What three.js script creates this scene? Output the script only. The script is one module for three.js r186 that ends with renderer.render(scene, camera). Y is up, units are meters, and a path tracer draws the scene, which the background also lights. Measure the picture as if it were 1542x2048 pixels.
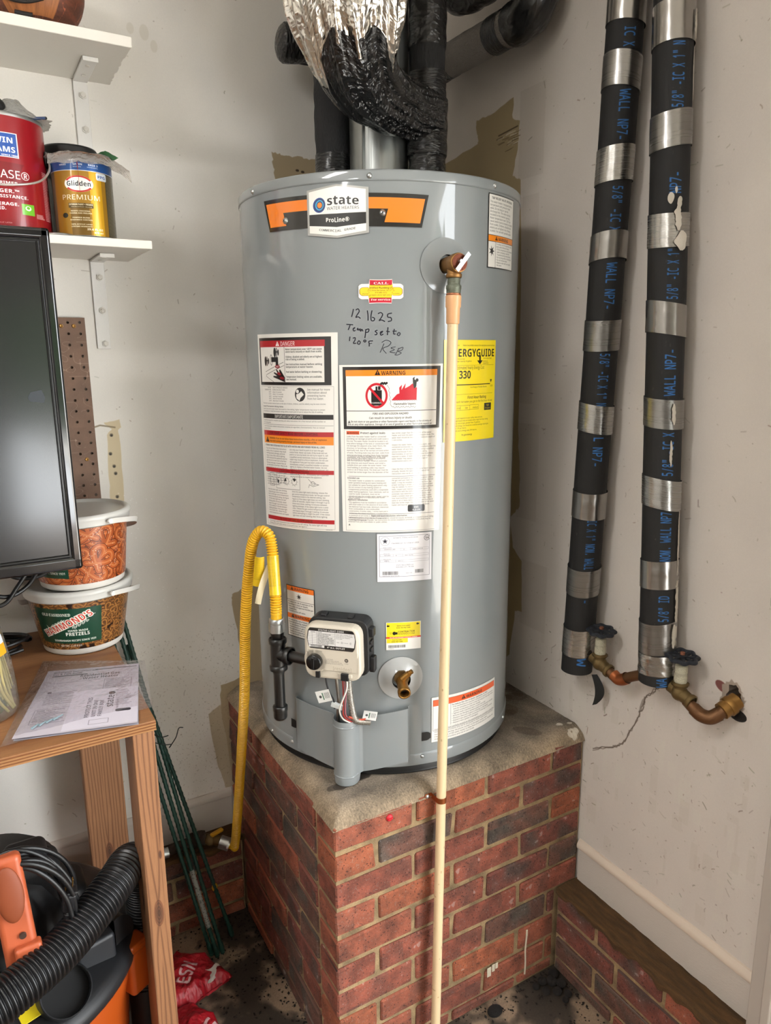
import * as THREE from 'three';
import { mergeGeometries } from 'three/addons/utils/BufferGeometryUtils.js';
import { RoundedBoxGeometry } from 'three/addons/geometries/RoundedBoxGeometry.js';
import { ConvexGeometry } from 'three/addons/geometries/ConvexGeometry.js';
import { RectAreaLightUniformsLib } from 'three/addons/lights/RectAreaLightUniformsLib.js';
import { ImprovedNoise } from 'three/addons/math/ImprovedNoise.js';

/* ---------- camera, sky, sun, exposure ---------- */
const scene = new THREE.Scene();
const camera = new THREE.PerspectiveCamera(70.46, 1542 / 2048, 0.05, 200);
camera.rotation.order = 'YXZ';
camera.position.set(-1.2462, 1.579, 1.853);
camera.rotation.set(-0.215765, -0.523863, -0.007906);
const renderer = new THREE.WebGLRenderer({ antialias: true });
renderer.toneMapping = THREE.LinearToneMapping;
renderer.toneMappingExposure = 4.1;
renderer.shadowMap.enabled = true;

const sunDir = new THREE.Vector3(-0.06, 0.85, 0.52).normalize();
scene.background = new THREE.Color(0.93, 0.97, 1.0); // bright overcast sky
scene.backgroundIntensity = 3.0;
const sun = new THREE.DirectionalLight(new THREE.Color(1, 0.96, 0.91), 9);
sun.position.copy(sunDir).multiplyScalar(20);
sun.castShadow = true;
sun.shadow.camera.left = sun.shadow.camera.bottom = -12; sun.shadow.camera.right = sun.shadow.camera.top = 12;
sun.shadow.mapSize.set(2048, 2048);
scene.add(sun);
// two unseen tube lamps added as fill on the garage ceiling
RectAreaLightUniformsLib.init();
const fillLampSpots = [[-2.4, 1.3], [-3.6, 2.9]], FILL_LAMP = 6.5;
for (const [x, z] of fillLampSpots) { const l = new THREE.RectAreaLight(new THREE.Color(1, 0.985, 0.96), FILL_LAMP, 1.2, 0.26); l.position.set(x, 2.785, z); l.lookAt(x, 0, z); scene.add(l); }


/* ---------- helpers ---------- */
let seed = 20240711;
const rnd = () => { seed = (seed + 0x6d2b79f5) | 0; let t = Math.imul(seed ^ (seed >>> 15), 1 | seed); t = (t + Math.imul(t ^ (t >>> 7), 61 | t)) ^ t; return ((t ^ (t >>> 14)) >>> 0) / 4294967296; };
const rr = (a, b) => a + (b - a) * rnd();
const noise = new ImprovedNoise();
const nz = (x, y, z = 0.37) => noise.noise(x, y, z);
const fbm = (x, y, z = 0.37, o = 4) => { let s = 0, a = 0.5, f = 1; for (let i = 0; i < o; i++) { s += a * noise.noise(x * f, y * f, z + i * 7.3); a *= 0.5; f *= 2; } return s; };
const V = (x, y, z) => new THREE.Vector3(x, y, z);
const D2R = Math.PI / 180;
const used = new Map();
function numbered(name) { const n = used.get(name) || 0; used.set(name, n + 1); return n ? name + '_' + String(n).padStart(3, '0') : name; }
function shadows(o) { o.castShadow = true; o.receiveShadow = true; return o; }
function norm(g) {
  const n = g.index ? g.toNonIndexed() : g;
  if (!n.attributes.normal) n.computeVertexNormals();
  if (!n.attributes.uv) n.setAttribute('uv', new THREE.BufferAttribute(new Float32Array(n.attributes.position.count * 2), 2));
  for (const k of Object.keys(n.attributes)) if (!['position', 'normal', 'uv'].includes(k)) n.deleteAttribute(k);
  n.morphAttributes = {};
  return n;
}
const M = (list) => list.length === 1 ? list[0] : mergeGeometries(list.map(norm));
function part(name, geos, mat, parent) {
  const m = shadows(new THREE.Mesh(Array.isArray(geos) ? M(geos) : geos, mat));
  m.name = name; parent.add(m); return m;
}
function thing(name, label, category, pos = [0, 0, 0], turn = 0, group) {
  const o = new THREE.Group(); o.name = numbered(name); o.position.set(...pos); o.rotation.y = turn;
  o.userData = { label, category }; if (group) o.userData.group = group;
  scene.add(o); return o;
}
function structure(name, pos = [0, 0, 0]) { const o = new THREE.Group(); o.name = name; o.userData = { kind: 'structure' }; o.position.set(...pos); scene.add(o); return o; }
const T = (g, x = 0, y = 0, z = 0, rx = 0, ry = 0, rz = 0) => { if (rx) g.rotateX(rx); if (ry) g.rotateY(ry); if (rz) g.rotateZ(rz); return g.translate(x, y, z); };
const box = (w, h, d, x = 0, y = 0, z = 0) => new THREE.BoxGeometry(w, h, d).translate(x, y, z);
const rbox = (w, h, d, r, x = 0, y = 0, z = 0, s = 2) => new RoundedBoxGeometry(w, h, d, s, r).translate(x, y, z);
const lathe = (pts, seg = 32) => new THREE.LatheGeometry(pts.map((p) => new THREE.Vector2(p[0], p[1])), seg);
function orient(g, a, b) { // a geometry built along +y from 0, moved so that it runs from a towards b
  const d = b.clone().sub(a); const q = new THREE.Quaternion().setFromUnitVectors(V(0, 1, 0), d.normalize());
  return g.applyQuaternion(q).translate(a.x, a.y, a.z);
}
const rod = (a, b, r1, r2 = r1, seg = 20) => { const l = a.distanceTo(b); return orient(new THREE.CylinderGeometry(r2, r1, l, seg).translate(0, l / 2, 0), a, b); };
const latheAt = (pts, a, b, seg = 32) => orient(lathe(pts, seg), a, b);
const curve = (pts) => new THREE.CatmullRomCurve3(pts.map((p) => p.isVector3 ? p : V(...p)), false, 'centripetal');
const tube = (pts, r, n = 40, k = 10) => new THREE.TubeGeometry(curve(pts), n, r, k, false);
function ribTube(pts, r, amp, pitch, k = 18, rFn = null, profile = null) { // a hose: rings whose radius rises and falls along it
  const c = curve(pts), L = c.getLength(), n = Math.round(L / pitch) * 5, f = c.computeFrenetFrames(n, false);
  const P = [], U = [], I = [], q = V(0, 0, 0);
  for (let i = 0; i <= n; i++) {
    c.getPointAt(i / n, q);
    const ph = (i % 5) / 5, w = profile ? profile(ph) : Math.cos(ph * 2 * Math.PI);
    const R = (rFn ? rFn(i / n) : r) + amp * w;
    for (let j = 0; j <= k; j++) {
      const a = j / k * 2 * Math.PI, N = f.normals[i], B = f.binormals[i];
      P.push(q.x + R * (Math.cos(a) * N.x + Math.sin(a) * B.x), q.y + R * (Math.cos(a) * N.y + Math.sin(a) * B.y), q.z + R * (Math.cos(a) * N.z + Math.sin(a) * B.z));
      U.push(j / k, i / n * L);
    }
  }
  for (let i = 0; i < n; i++) for (let j = 0; j < k; j++) { const a = i * (k + 1) + j, b = a + k + 1; I.push(a, a + 1, b, b, a + 1, b + 1); }
  const g = new THREE.BufferGeometry();
  g.setAttribute('position', new THREE.Float32BufferAttribute(P, 3)); g.setAttribute('uv', new THREE.Float32BufferAttribute(U, 2)); g.setIndex(I); g.computeVertexNormals();
  return g;
}
function gridGeo(nu, nv, fn, closeU = false) { // fn(s, t) -> [x, y, z]; uv = (s, t)
  const P = [], U = [], I = [];
  for (let j = 0; j <= nv; j++) for (let i = 0; i <= nu; i++) { const p = fn(i / nu, j / nv); P.push(p[0], p[1], p[2]); U.push(i / nu, j / nv); }
  for (let j = 0; j < nv; j++) for (let i = 0; i < nu; i++) { const a = j * (nu + 1) + i, b = a + nu + 1; I.push(a, a + 1, b, b, a + 1, b + 1); }
  const g = new THREE.BufferGeometry();
  g.setAttribute('position', new THREE.Float32BufferAttribute(P, 3)); g.setAttribute('uv', new THREE.Float32BufferAttribute(U, 2)); g.setIndex(I); g.computeVertexNormals();
  return g;
}
function hex(r, h) { return new THREE.CylinderGeometry(r, r, h, 6).translate(0, h / 2, 0); }
/* textures */
function canvas(w, h, draw, srgb = true, repeat = null) {
  const c = document.createElement('canvas'); c.width = w; c.height = h;
  draw(c.getContext('2d'), w, h);
  const t = new THREE.CanvasTexture(c); if (srgb) t.colorSpace = THREE.SRGBColorSpace;
  t.wrapS = t.wrapT = THREE.RepeatWrapping; t.anisotropy = 8; if (repeat) t.repeat.set(...repeat);
  return t;
}
function pixelTex(w, h, fn, srgb = true) { // fn(x, y) -> [r, g, b] 0..255
  const c = document.createElement('canvas'); c.width = w; c.height = h; const x = c.getContext('2d');
  const d = x.createImageData(w, h);
  for (let j = 0, o = 0; j < h; j++) for (let i = 0; i < w; i++, o += 4) { const p = fn(i, j); d.data[o] = p[0]; d.data[o + 1] = p[1]; d.data[o + 2] = p[2]; d.data[o + 3] = 255; }
  x.putImageData(d, 0, 0);
  const t = new THREE.CanvasTexture(c); if (srgb) t.colorSpace = THREE.SRGBColorSpace; t.wrapS = t.wrapT = THREE.RepeatWrapping; t.anisotropy = 8; return t;
}
const std = (o) => new THREE.MeshStandardMaterial(o);
const phys = (o) => new THREE.MeshPhysicalMaterial(o);
const col = (c, rough = 0.6, metal = 0, more = {}) => std({ color: c, roughness: rough, metalness: metal, ...more });
function fitText(c, s, x, y, w, size, weight = '', fam = 'sans-serif', align = 'left') { // text squeezed to a width
  c.font = `${weight} ${size}px ${fam}`; c.textAlign = 'left'; c.textBaseline = 'alphabetic';
  const m = c.measureText(s).width; c.save();
  c.translate(align === 'center' ? x - Math.min(w, m * (w ? w / m : 1)) / 2 : x, y); if (w) c.scale(w / m, 1); c.fillText(s, 0, 0); c.restore();
}
function txt(c, s, x, y, size, weight = '', align = 'left', fam = 'sans-serif', maxW = 0) {
  c.font = `${weight} ${size}px ${fam}`; c.textAlign = 'left'; c.textBaseline = 'alphabetic';
  const m = c.measureText(s).width, k = maxW && m > maxW ? maxW / m : 1; c.save();
  c.translate(align === 'center' ? x - m * k / 2 : align === 'right' ? x - m * k : x, y); c.scale(k, 1); c.fillText(s, 0, 0); c.restore();
}
function para(c, words, x, y, w, size, lh, lines, weight = '') { // justified small print
  c.font = `${weight} ${size}px sans-serif`; c.textAlign = 'left'; c.textBaseline = 'alphabetic';
  const ws = words.split(' '); let i = 0;
  for (let n = 0; n < lines && i < ws.length; n++) {
    let line = ws[i++];
    while (i < ws.length && c.measureText(line + ' ' + ws[i]).width < w) line += ' ' + ws[i++];
    c.fillText(line, x, y + n * lh);
  }
}
function tri(c, x, y, s, fg, bg) { c.fillStyle = fg; c.beginPath(); c.moveTo(x, y - s); c.lineTo(x + s * 0.6, y); c.lineTo(x - s * 0.6, y); c.fill(); c.fillStyle = bg; c.fillRect(x - s * 0.06, y - s * 0.65, s * 0.12, s * 0.35); c.fillRect(x - s * 0.06, y - s * 0.2, s * 0.12, s * 0.1); }
function rrect(c, x, y, w, h, r) { c.beginPath(); c.moveTo(x + r, y); c.arcTo(x + w, y, x + w, y + h, r); c.arcTo(x + w, y + h, x, y + h, r); c.arcTo(x, y + h, x, y, r); c.arcTo(x, y, x + w, y, r); c.closePath(); }
function bars(c, x, y, w, h) { let p = x; c.fillStyle = '#222'; while (p < x + w) { const q = 1 + Math.floor(rnd() * 3); c.fillRect(p, y, q, h); p += q + 1 + Math.floor(rnd() * 3); } }

/* common materials */
const fineBump = pixelTex(256, 256, (x, y) => { const v = 128 + 90 * fbm(x / 9, y / 9, 2.2, 3) + (rnd() - 0.5) * 50; return [v, v, v]; }, false);
const foamBump = pixelTex(256, 256, (x, y) => { const v = 128 + 130 * nz(x / 3.2, y / 3.2, 4.4) + 40 * nz(x / 11, y / 11, 1); return [v, v, v]; }, false);
const crumple = pixelTex(512, 512, (x, y) => {
  const u = x / 64, v = y / 64; const a = Math.abs(nz(u, v, 3.3)), b = Math.abs(nz(u * 2.1 + 5, v * 2.1, 8.1)), d = Math.abs(nz(u * 4.3, v * 4.3 + 3, 5.5));
  const w = 255 * Math.min(1, a * 0.9 + b * 0.5 + d * 0.25); return [w, w, w];
}, false);
const MAT = {
  black: col('#141414', 0.5), blackGloss: col('#0c0c0d', 0.22), steel: col('#b9bbbb', 0.35, 1), zinc: col('#c4c8c8', 0.3, 0.9),
  brass: col('#9a7440', 0.38, 0.85), oldBrass: col('#6b5534', 0.55, 0.6), copper: col('#a8613a', 0.4, 0.8), oldCopper: col('#5c4630', 0.5, 0.7),
  white: col('#d9d8d2', 0.55), ironPipe: phys({ color: '#0b0b0c', roughness: 0.28, clearcoat: 0.6, clearcoatRoughness: 0.25, bumpMap: fineBump, bumpScale: 0.0006 }),
};
/* ---------- the room ---------- */
const FT = 2.9; // ceiling
// paint with roller stipple, scuffs, bare patches; x and y in metres on the wall
function wallTexture(w, h, W, H, x0, y0, base, draw) {
  return canvas(w, h, (c) => {
    c.fillStyle = base; c.fillRect(0, 0, w, h);
    const d = c.getImageData(0, 0, w, h);
    for (let j = 0, o = 0; j < h; j++) for (let i = 0; i < w; i++, o += 4) {
      const v = 5 * fbm(i / 260, j / 260, 1.1, 3) + 4 * nz(i / 60, j / 90, 2.7) + (rnd() - 0.5) * 4;
      d.data[o] += v; d.data[o + 1] += v; d.data[o + 2] += v * 0.9;
    }
    c.putImageData(d, 0, 0);
    const px = (x, y) => [(x - x0) / W * w, h - (y - y0) / H * h];
    draw(c, px, w / W);
  });
}
const stroke = (c, px, pts, width, color, jit = 0) => { c.strokeStyle = color; c.lineWidth = width; c.lineJoin = 'round'; c.beginPath(); pts.forEach((p, i) => { const q = px(p[0], p[1]); const x = q[0] + (rnd() - 0.5) * jit, y = q[1] + (rnd() - 0.5) * jit; i ? c.lineTo(x, y) : c.moveTo(x, y); }); c.stroke(); };
function jagged(pts, n, amp) { const o = []; for (let i = 0; i < pts.length; i++) { const a = pts[i], b = pts[(i + 1) % pts.length]; for (let k = 0; k < n; k++) { const t = k / n; o.push([a[0] + (b[0] - a[0]) * t + (k ? rr(-amp, amp) : 0), a[1] + (b[1] - a[1]) * t + (k ? rr(-amp, amp) : 0)]); } } return o; }
const fillPoly = (c, px, pts, color) => { c.fillStyle = color; c.beginPath(); pts.forEach((p, i) => { const q = px(p[0], p[1]); i ? c.lineTo(q[0], q[1]) : c.moveTo(q[0], q[1]); }); c.closePath(); c.fill(); };
function scuffs(c, px, n, x0, x1, y0, y1, alpha = 0.5, len = 1) {
  for (let i = 0; i < n; i++) {
    const x = rr(x0, x1), y = rr(y0, y1), a = rr(0, 6.28), l = (Math.pow(rnd(), 4) * 0.018 + 0.001) * len;
    stroke(c, px, [[x, y], [x + Math.cos(a) * l * 0.5 + rr(-1, 1) * 0.002, y + Math.sin(a) * l * 0.5], [x + Math.cos(a) * l, y + Math.sin(a) * l]], rr(0.6, 1.7), `rgba(${60 + rnd() * 40},${50 + rnd() * 30},45,${alpha * rr(0.2, 1)})`);
  }
}
const wallBump = pixelTex(512, 512, (x, y) => { const v = 128 + 60 * nz(x / 5, y / 5, 1) + 60 * nz(x / 14, y / 12, 3) + 40 * fbm(x / 60, y / 60, 6, 2); return [v, v, v]; }, false);
const backMap = wallTexture(1536, 2048, 1.8, 2.4, -1.8, 0.2, '#dedad3', (c, px, s) => {
  const tan = '#a9987b', tan2 = '#b8ab93';
  fillPoly(c, px, jagged([[-0.499, 2.077], [-0.456, 2.072], [-0.39, 2.072], [-0.2, 2.06], [-0.02, 2.02], [-0.02, 1.96], [-0.3, 1.95], [-0.49, 1.99]], 10, 0.003), tan);
  fillPoly(c, px, jagged([[-0.956, 1.421], [-0.919, 1.427], [-0.917, 1.408], [-0.925, 1.401], [-0.922, 1.366], [-0.925, 1.224], [-0.956, 1.226], [-0.956, 1.292], [-0.951, 1.391], [-0.939, 1.405]], 5, 0.0015), '#cdbd9c');
  fillPoly(c, px, jagged([[-0.627, 0.986], [-0.632, 0.946], [-0.664, 0.936], [-0.666, 0.909], [-0.649, 0.775], [-0.648, 0.741], [-0.643, 0.689], [-0.711, 0.678], [-0.715, 0.61], [-0.69, 0.35], [-0.4, 0.35], [-0.3, 0.9], [-0.5, 1.1]], 5, 0.002), tan);
  fillPoly(c, px, jagged([[-0.715, 0.62], [-0.75, 0.6], [-0.735, 0.45], [-0.715, 0.36], [-0.69, 0.36]], 5, 0.002), tan2);
  for (const h of [[-0.941, 1.39], [-0.947, 1.345], [-0.941, 1.314], [-0.939, 1.296], [-0.94, 1.238]]) { const q = px(...h); c.fillStyle = '#6b604e'; c.beginPath(); c.arc(q[0], q[1], 3.4, 0, 7); c.fill(); c.fillStyle = '#2e2a24'; c.beginPath(); c.arc(q[0], q[1] + 1, 2, 0, 7); c.fill(); }
  for (const h of [[-0.43, 2.04], [-0.415, 2.038]]) { const q = px(...h); c.fillStyle = '#3a2c20'; c.beginPath(); c.ellipse(q[0], q[1], 4, 2.5, 0, 0, 7); c.fill(); }
  stroke(c, px, [[-1.0, 1.405], [-0.965, 1.415], [-0.93, 1.408]], 3, 'rgba(120,105,80,.8)');
  scuffs(c, px, 420, -1.3, -0.55, 0.25, 2.5, 0.45); scuffs(c, px, 1500, -0.92, -0.64, 0.3, 0.85, 0.4, 0.3);
  for (let i = 0; i < 60; i++) { const q = px(rr(-0.98, -0.82), rr(0.9, 1.25)); c.fillStyle = 'rgba(255,255,255,.7)'; c.fillRect(q[0], q[1], 1.6, 1.6); }
  for (const k of [[-0.795, 2.29, 9, 14], [-0.775, 2.265, 7, 11], [-0.825, 2.293, 7, 10]]) { const q = px(k[0], k[1]); c.fillStyle = 'rgba(175,165,140,.22)'; c.beginPath(); c.ellipse(q[0], q[1], k[2], k[3], 0, 0, 7); c.fill(); }
  stroke(c, px, [[-0.83, 0.24], [-0.8, 0.27], [-0.775, 0.3], [-0.77, 0.33]], 22, 'rgba(90,80,70,.5)');
});
const rightMap = wallTexture(1024, 2048, 1.3, 2.6, 0, 0.2, '#ccc4bc', (c, px) => {
  const tan = '#a18f6b';
  fillPoly(c, px, jagged([[0, 2.085], [0.03, 2.093], [0.193, 2.112], [0.196, 2.12], [0.188, 2.143], [0.187, 2.17], [0.246, 2.168], [0.335, 2.185], [0.333, 2.139], [0.361, 2.126], [0.356, 2.063], [0.339, 2.006], [0.37, 1.991], [0.385, 1.7], [0.39, 1.381], [0.401, 1.274], [0.405, 1.179], [0.39, 1.162], [0.368, 1.144], [0.383, 1.062], [0.421, 1.033], [0.428, 0.892], [0.4, 0.887], [0.383, 0.753], [0.3, 0.66], [0, 0.66]], 5, 0.0025), tan);
  for (const r of [[0.36, 1.99, 0.45, 2.19], [0.39, 1.15, 0.47, 1.4], [0.42, 0.86, 0.52, 1.04], [0.38, 1.45, 0.44, 1.95]]) { const a = px(r[0], r[3]), b = px(r[2], r[1]); c.fillStyle = 'rgba(150,138,128,.16)'; c.fillRect(a[0], a[1], b[0] - a[0], b[1] - a[1]); }
  for (let i = 0; i < 26; i++) { const z = rr(0.27, 0.34), y = rr(2.065, 2.11); stroke(c, px, [[z, y], [z + 0.025, y + rr(0, 0.004)]], rr(0.8, 2), i % 3 ? 'rgba(80,62,38,.7)' : 'rgba(215,205,185,.9)'); }
  stroke(c, px, [[0.279, 2.111], [0.354, 2.116]], 2.5, '#4b3a26', 1);
  // cracks
  for (let k = 0; k < 3; k++) stroke(c, px, jagged([[0.885, 0.864], [0.853, 0.829], [0.845, 0.805], [0.838, 0.777], [0.822, 0.739], [0.803, 0.696], [0.792, 0.68], [0.767, 0.659], [0.689, 0.615]], 5, 0.0035).slice(0, -5), 1.3, 'rgba(84,70,60,.8)', 2);
  fillPoly(c, px, jagged([[0.853, 0.829], [0.848, 0.81], [0.838, 0.78], [0.833, 0.78], [0.84, 0.81]], 4, 0.002), 'rgba(95,82,72,.5)');
  scuffs(c, px, 700, 0.4, 1.2, 0.3, 2.4, 0.5); scuffs(c, px, 300, 0.5, 1.2, 0.35, 0.95, 0.7);
  for (let k = 0; k < 90; k++) { const q = px(rr(0.5, 1.15), rr(0.4, 0.95)); c.fillStyle = `rgba(${rnd() > 0.5 ? '235,228,220' : '120,102,90'},.05)`; c.fillRect(q[0], q[1], rr(4, 26), rr(10, 60)); }
  { const q = px(1.03, 0.925); c.fillStyle = '#7b4a45'; c.beginPath(); c.ellipse(q[0], q[1], 12, 8, 0.4, 0, 7); c.fill(); }
  fillPoly(c, px, jagged([[1.03, 0.93], [1.05, 0.948], [1.068, 0.94], [1.08, 0.922], [1.083, 0.9], [1.07, 0.872], [1.045, 0.87], [1.027, 0.885]], 6, 0.004), '#9b8d80');
});
for (const t of [backMap, rightMap]) { t.wrapS = t.wrapT = THREE.MirroredRepeatWrapping; }
const backPaint = std({ map: backMap, roughness: 0.6, bumpMap: wallBump, bumpScale: 0.0009 });
const rightPaint = std({ map: rightMap, roughness: 0.62, bumpMap: wallBump, bumpScale: 0.0009 });
const plainPaint = col('#e4e1dc', 0.8);
function wallUV(g, axis, W, H, o, y0) { const p = g.attributes.position, u = g.attributes.uv; for (let i = 0; i < p.count; i++) u.setXY(i, ((axis === 'x' ? p.getX(i) : p.getZ(i)) - o) / W, (p.getY(i) - y0) / H); return g; }
const wallBack = structure('wall_back');
part('plaster', wallUV(box(6.2, FT - 0.0, 0.16, -2.95, FT / 2, -0.08), 'x', 1.8, 2.4, -1.8, 0.2), backPaint, wallBack);
const wallRight = structure('wall_right');
{ // plaster with a knocked-through hole for the brass stub
  const s = new THREE.Shape([[0, 0], [1.28, 0], [1.28, FT], [0, FT]].map((p) => new THREE.Vector2(...p)));
  s.holes.push(new THREE.Path(jagged([[1.045, 0.935], [1.06, 0.94], [1.072, 0.925], [1.077, 0.905], [1.068, 0.886], [1.052, 0.883], [1.042, 0.9]], 3, 0.0025).map((p) => new THREE.Vector2(...p))));
  const g = new THREE.ExtrudeGeometry(s, { depth: 0.12, bevelEnabled: false }); g.rotateY(-Math.PI / 2).translate(0.12, 0, 0);
  part('plaster', wallUV(g, 'z', 1.3, 2.6, 0, 0.2), rightPaint, wallRight);
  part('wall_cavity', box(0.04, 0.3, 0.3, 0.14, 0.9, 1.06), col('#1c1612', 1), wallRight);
}
// two open garage doors out of view; the farther placed to streak the heater
part('header', box(0.16, 0.7, 4.7, 0.08, FT - 0.35, 3.6), plainPaint, wallRight);
part('unseen_pier', box(0.16, 2.2, 0.4, 0.08, 1.1, 3.4), plainPaint, wallRight);  // out of view, splits the daylight reflected on the heater
part('end_return', box(0.16, FT, 0.25, 0.08, FT / 2, 6.05), plainPaint, wallRight);
part('plaster', box(0.16, FT, 6.2, -6.08, FT / 2, 3), plainPaint, structure('wall_left'));
const wallFront = structure('wall_front'), frontPaint = col('#7d7973', 0.85); // out of view; doorway and dark paint placed to shape screen and heater reflections
part('plaster', box(5.25, FT, 0.16, -3.525, FT / 2, 6.08), frontPaint, wallFront); part('unseen_door_header', box(0.75, 0.85, 0.16, -0.525, FT - 0.425, 6.08), frontPaint, wallFront); part('return', box(0.31, FT, 0.16, 0.005, FT / 2, 6.08), frontPaint, wallFront);
part('plasterboard', box(6.4, 0.14, 6.4, -3, FT + 0.07, 3), col('#e6e3dc', 0.85), structure('ceiling'));
{  // housings of the unseen fill lamps, added to brighten the side wall
  const lampWhite = col('#d9d8d4', 0.5), glow = std({ color: '#f4f2ec', emissive: new THREE.Color(1, 0.985, 0.96), emissiveIntensity: 2.5, roughness: 0.5 });
  fillLampSpots.forEach(([x, z], i) => { const t = thing('added_ceiling_lamp', i ? 'unseen white tube lamp added as fill on the ceiling deeper in the garage' : 'unseen white tube lamp added as fill on the ceiling nearer the water heater', 'lamp', [x, FT - 0.1, z]); part('housing', rbox(1.26, 0.07, 0.3, 0.01, 0, 0.064, 0), lampWhite, t); part('diffuser', rbox(1.2, 0.03, 0.26, 0.008, 0, 0.014, 0), glow, t); });
}
const floorMap = canvas(1024, 1024, (c, w, h) => { // covers 2 m
  c.fillStyle = '#8c7a68'; c.fillRect(0, 0, w, h);
  const d = c.getImageData(0, 0, w, h);
  for (let j = 0, o = 0; j < h; j++) for (let i = 0; i < w; i++, o += 4) {
    const a = fbm(i / 90, j / 90, 2, 4), b = fbm(i / 22 + 9, j / 22, 5, 3);
    let k = 1 + 0.5 * a + (rnd() - 0.5) * 0.16; k *= 0.42 + 0.5 * Math.min(1, Math.max(0, (a + 0.3 * b + 0.03) * 7)); if (b > 0.3) k *= 0.75;
    d.data[o] *= k; d.data[o + 1] *= k * 0.98; d.data[o + 2] *= k * 0.95;
  }
  c.putImageData(d, 0, 0);
});
{
  const floor = structure('floor');
  const g = box(6.4, 0.2, 6.4, -3, -0.1, 3); const p = g.attributes.position, u = g.attributes.uv;
  for (let i = 0; i < p.count; i++) u.setXY(i, p.getX(i) / 2, p.getZ(i) / 2);
  part('concrete', g, std({ map: floorMap, roughness: 0.75, bumpMap: fineBump, bumpScale: 0.001 }), floor);
  part('driveway', box(14, 0.2, 9.4, 7.16, -0.13, -1.3), col('#77746f', 0.9), floor);
  part('unseen_pale_slab', box(14, 0.2, 14, 7.16, -0.13, 10.4), col('#c4c0b8', 0.9), floor);  // out of view, pale to brighten the reflected streak on the heater
}
{ // unseen greenery beyond the doorway, placed to darken the screen reflection
  const unseen_hedge = (label, x, z, w, d, h) => { const t = thing('unseen_hedge', label, 'unseen_hedge', [x, -0.05, z]); const g = new THREE.BoxGeometry(w, h, d, Math.round(w * 2), Math.round(h * 4), Math.round(d * 2)).translate(0, h / 2, 0); const p = g.attributes.position; for (let i = 0; i < p.count; i++) { const X = p.getX(i), Y = p.getY(i), Z = p.getZ(i); if (Y > 0.01) p.setXYZ(i, X + 0.5 * nz(X, Y, Z), Y + 0.6 * nz(X * 1.3, Y, Z + 9), Z + 0.5 * nz(X, Y * 1.2, Z + 4)); } g.computeVertexNormals(); part('foliage', g, col('#2f3d22', 0.95), t); };
  unseen_hedge('unseen tall greenery outside beyond the side doorway, darkening the screen reflection', -2, 17, 16, 1.5, 4.5);
}
/* baseboards: a flat board and a narrow moulding along its top */
const boardPaint = std({ color: '#c4bcb3', roughness: 0.6, bumpMap: wallBump, bumpScale: 0.0006 });
function mouldProfile(len) { const s = new THREE.Shape(); s.moveTo(0, 0); s.lineTo(0.011, 0); s.quadraticCurveTo(0.013, 0.008, 0.009, 0.014); s.lineTo(0.004, 0.021); s.lineTo(0, 0.022); s.closePath(); return new THREE.ExtrudeGeometry(s, { depth: len, bevelEnabled: false }); }
{
  const b = structure('baseboard_back');
  part('board', rbox(2.3, 0.094, 0.016, 0.003, -1.848, 0.287, -0.003), boardPaint, b);
  part('moulding', mouldProfile(2.3).rotateY(-Math.PI / 2).translate(-0.7, 0.337, 0).applyMatrix4(new THREE.Matrix4()), boardPaint, b);
  const r = structure('baseboard_right');
  part('board', rbox(0.016, 0.094, 0.49, 0.003, 0.003, 0.287, 0.927), boardPaint, r);
  part('moulding', mouldProfile(0.49).rotateY(Math.PI).translate(0, 0.337, 1.172), std({ color: '#cfc0b0', roughness: 0.6, bumpMap: fineBump, bumpScale: 0.0006 }), r);
  const t = structure('trim_1');
  part('jamb_board', [rbox(0.05, FT - 0.005, 0.1, 0.003, -0.005, FT / 2, 1.222), rbox(0.02, FT - 0.005, 0.02, 0.004, -0.036, FT / 2, 1.215)], col('#b5aca3', 0.6), t);
}

/* ---------- bricks ---------- */
function brickTex(base, dark, flash, seedZ) {
  return pixelTex(256, 128, (x, y) => {
    const a = fbm(x / 40, y / 40, seedZ, 4), b = nz(x / 5, y / 5, seedZ + 3), f = fbm(x / 70 + 3, y / 90, seedZ + 9, 2);
    let m = Math.max(0, Math.min(1, (f - 0.02) * 3.2)) * flash; let k = 1 + 0.5 * a + 0.12 * b + (rnd() - 0.5) * 0.16;
    let r = [0, 1, 2].map((i) => (base[i] * (1 - m) + dark[i] * m) * k);
    if (b > 0.45 && rnd() > 0.35) r = r.map((v) => v * 0.5); if (b < -0.42 && rnd() > 0.4) r = r.map((v) => v * 0.75 + 48); if (rnd() > 0.994 || a > 0.36) r = r.map((v) => v * 0.6 + 72);
    return r;
  });
}
const bk = [[136, 76, 56], [120, 66, 52], [146, 82, 56], [110, 62, 52], [104, 70, 58], [128, 70, 54]];
const brickTexs = [brickTex(bk[0], [92, 64, 54], 0.35, 1.5), brickTex(bk[1], [80, 60, 52], 0.5, 7.5), brickTex(bk[2], [122, 68, 50], 0.2, 13.5), brickTex(bk[3], [74, 62, 56], 0.9, 23.5), brickTex(bk[4], [80, 70, 62], 1.0, 33.5), brickTex(bk[5], [90, 62, 54], 0.5, 43.5)];
const brickMats = [];
for (let i = 0; i < 12; i++) { const t = brickTexs[i % 6].clone(); t.offset.set(rnd(), rnd()); t.repeat.set(4.2, 8.4); brickMats.push(std({ map: t, roughness: 0.9, bumpMap: fineBump, bumpScale: 0.0022, color: new THREE.Color().setScalar(rr(0.85, 1.05)) })); }
const pickBrick = (w) => { const r = rnd(); return brickMats[(r < w ? [0, 2, 5, 6, 8, 11] : [1, 3, 4, 7, 9, 10])[Math.floor(rnd() * 6)]]; };
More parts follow.
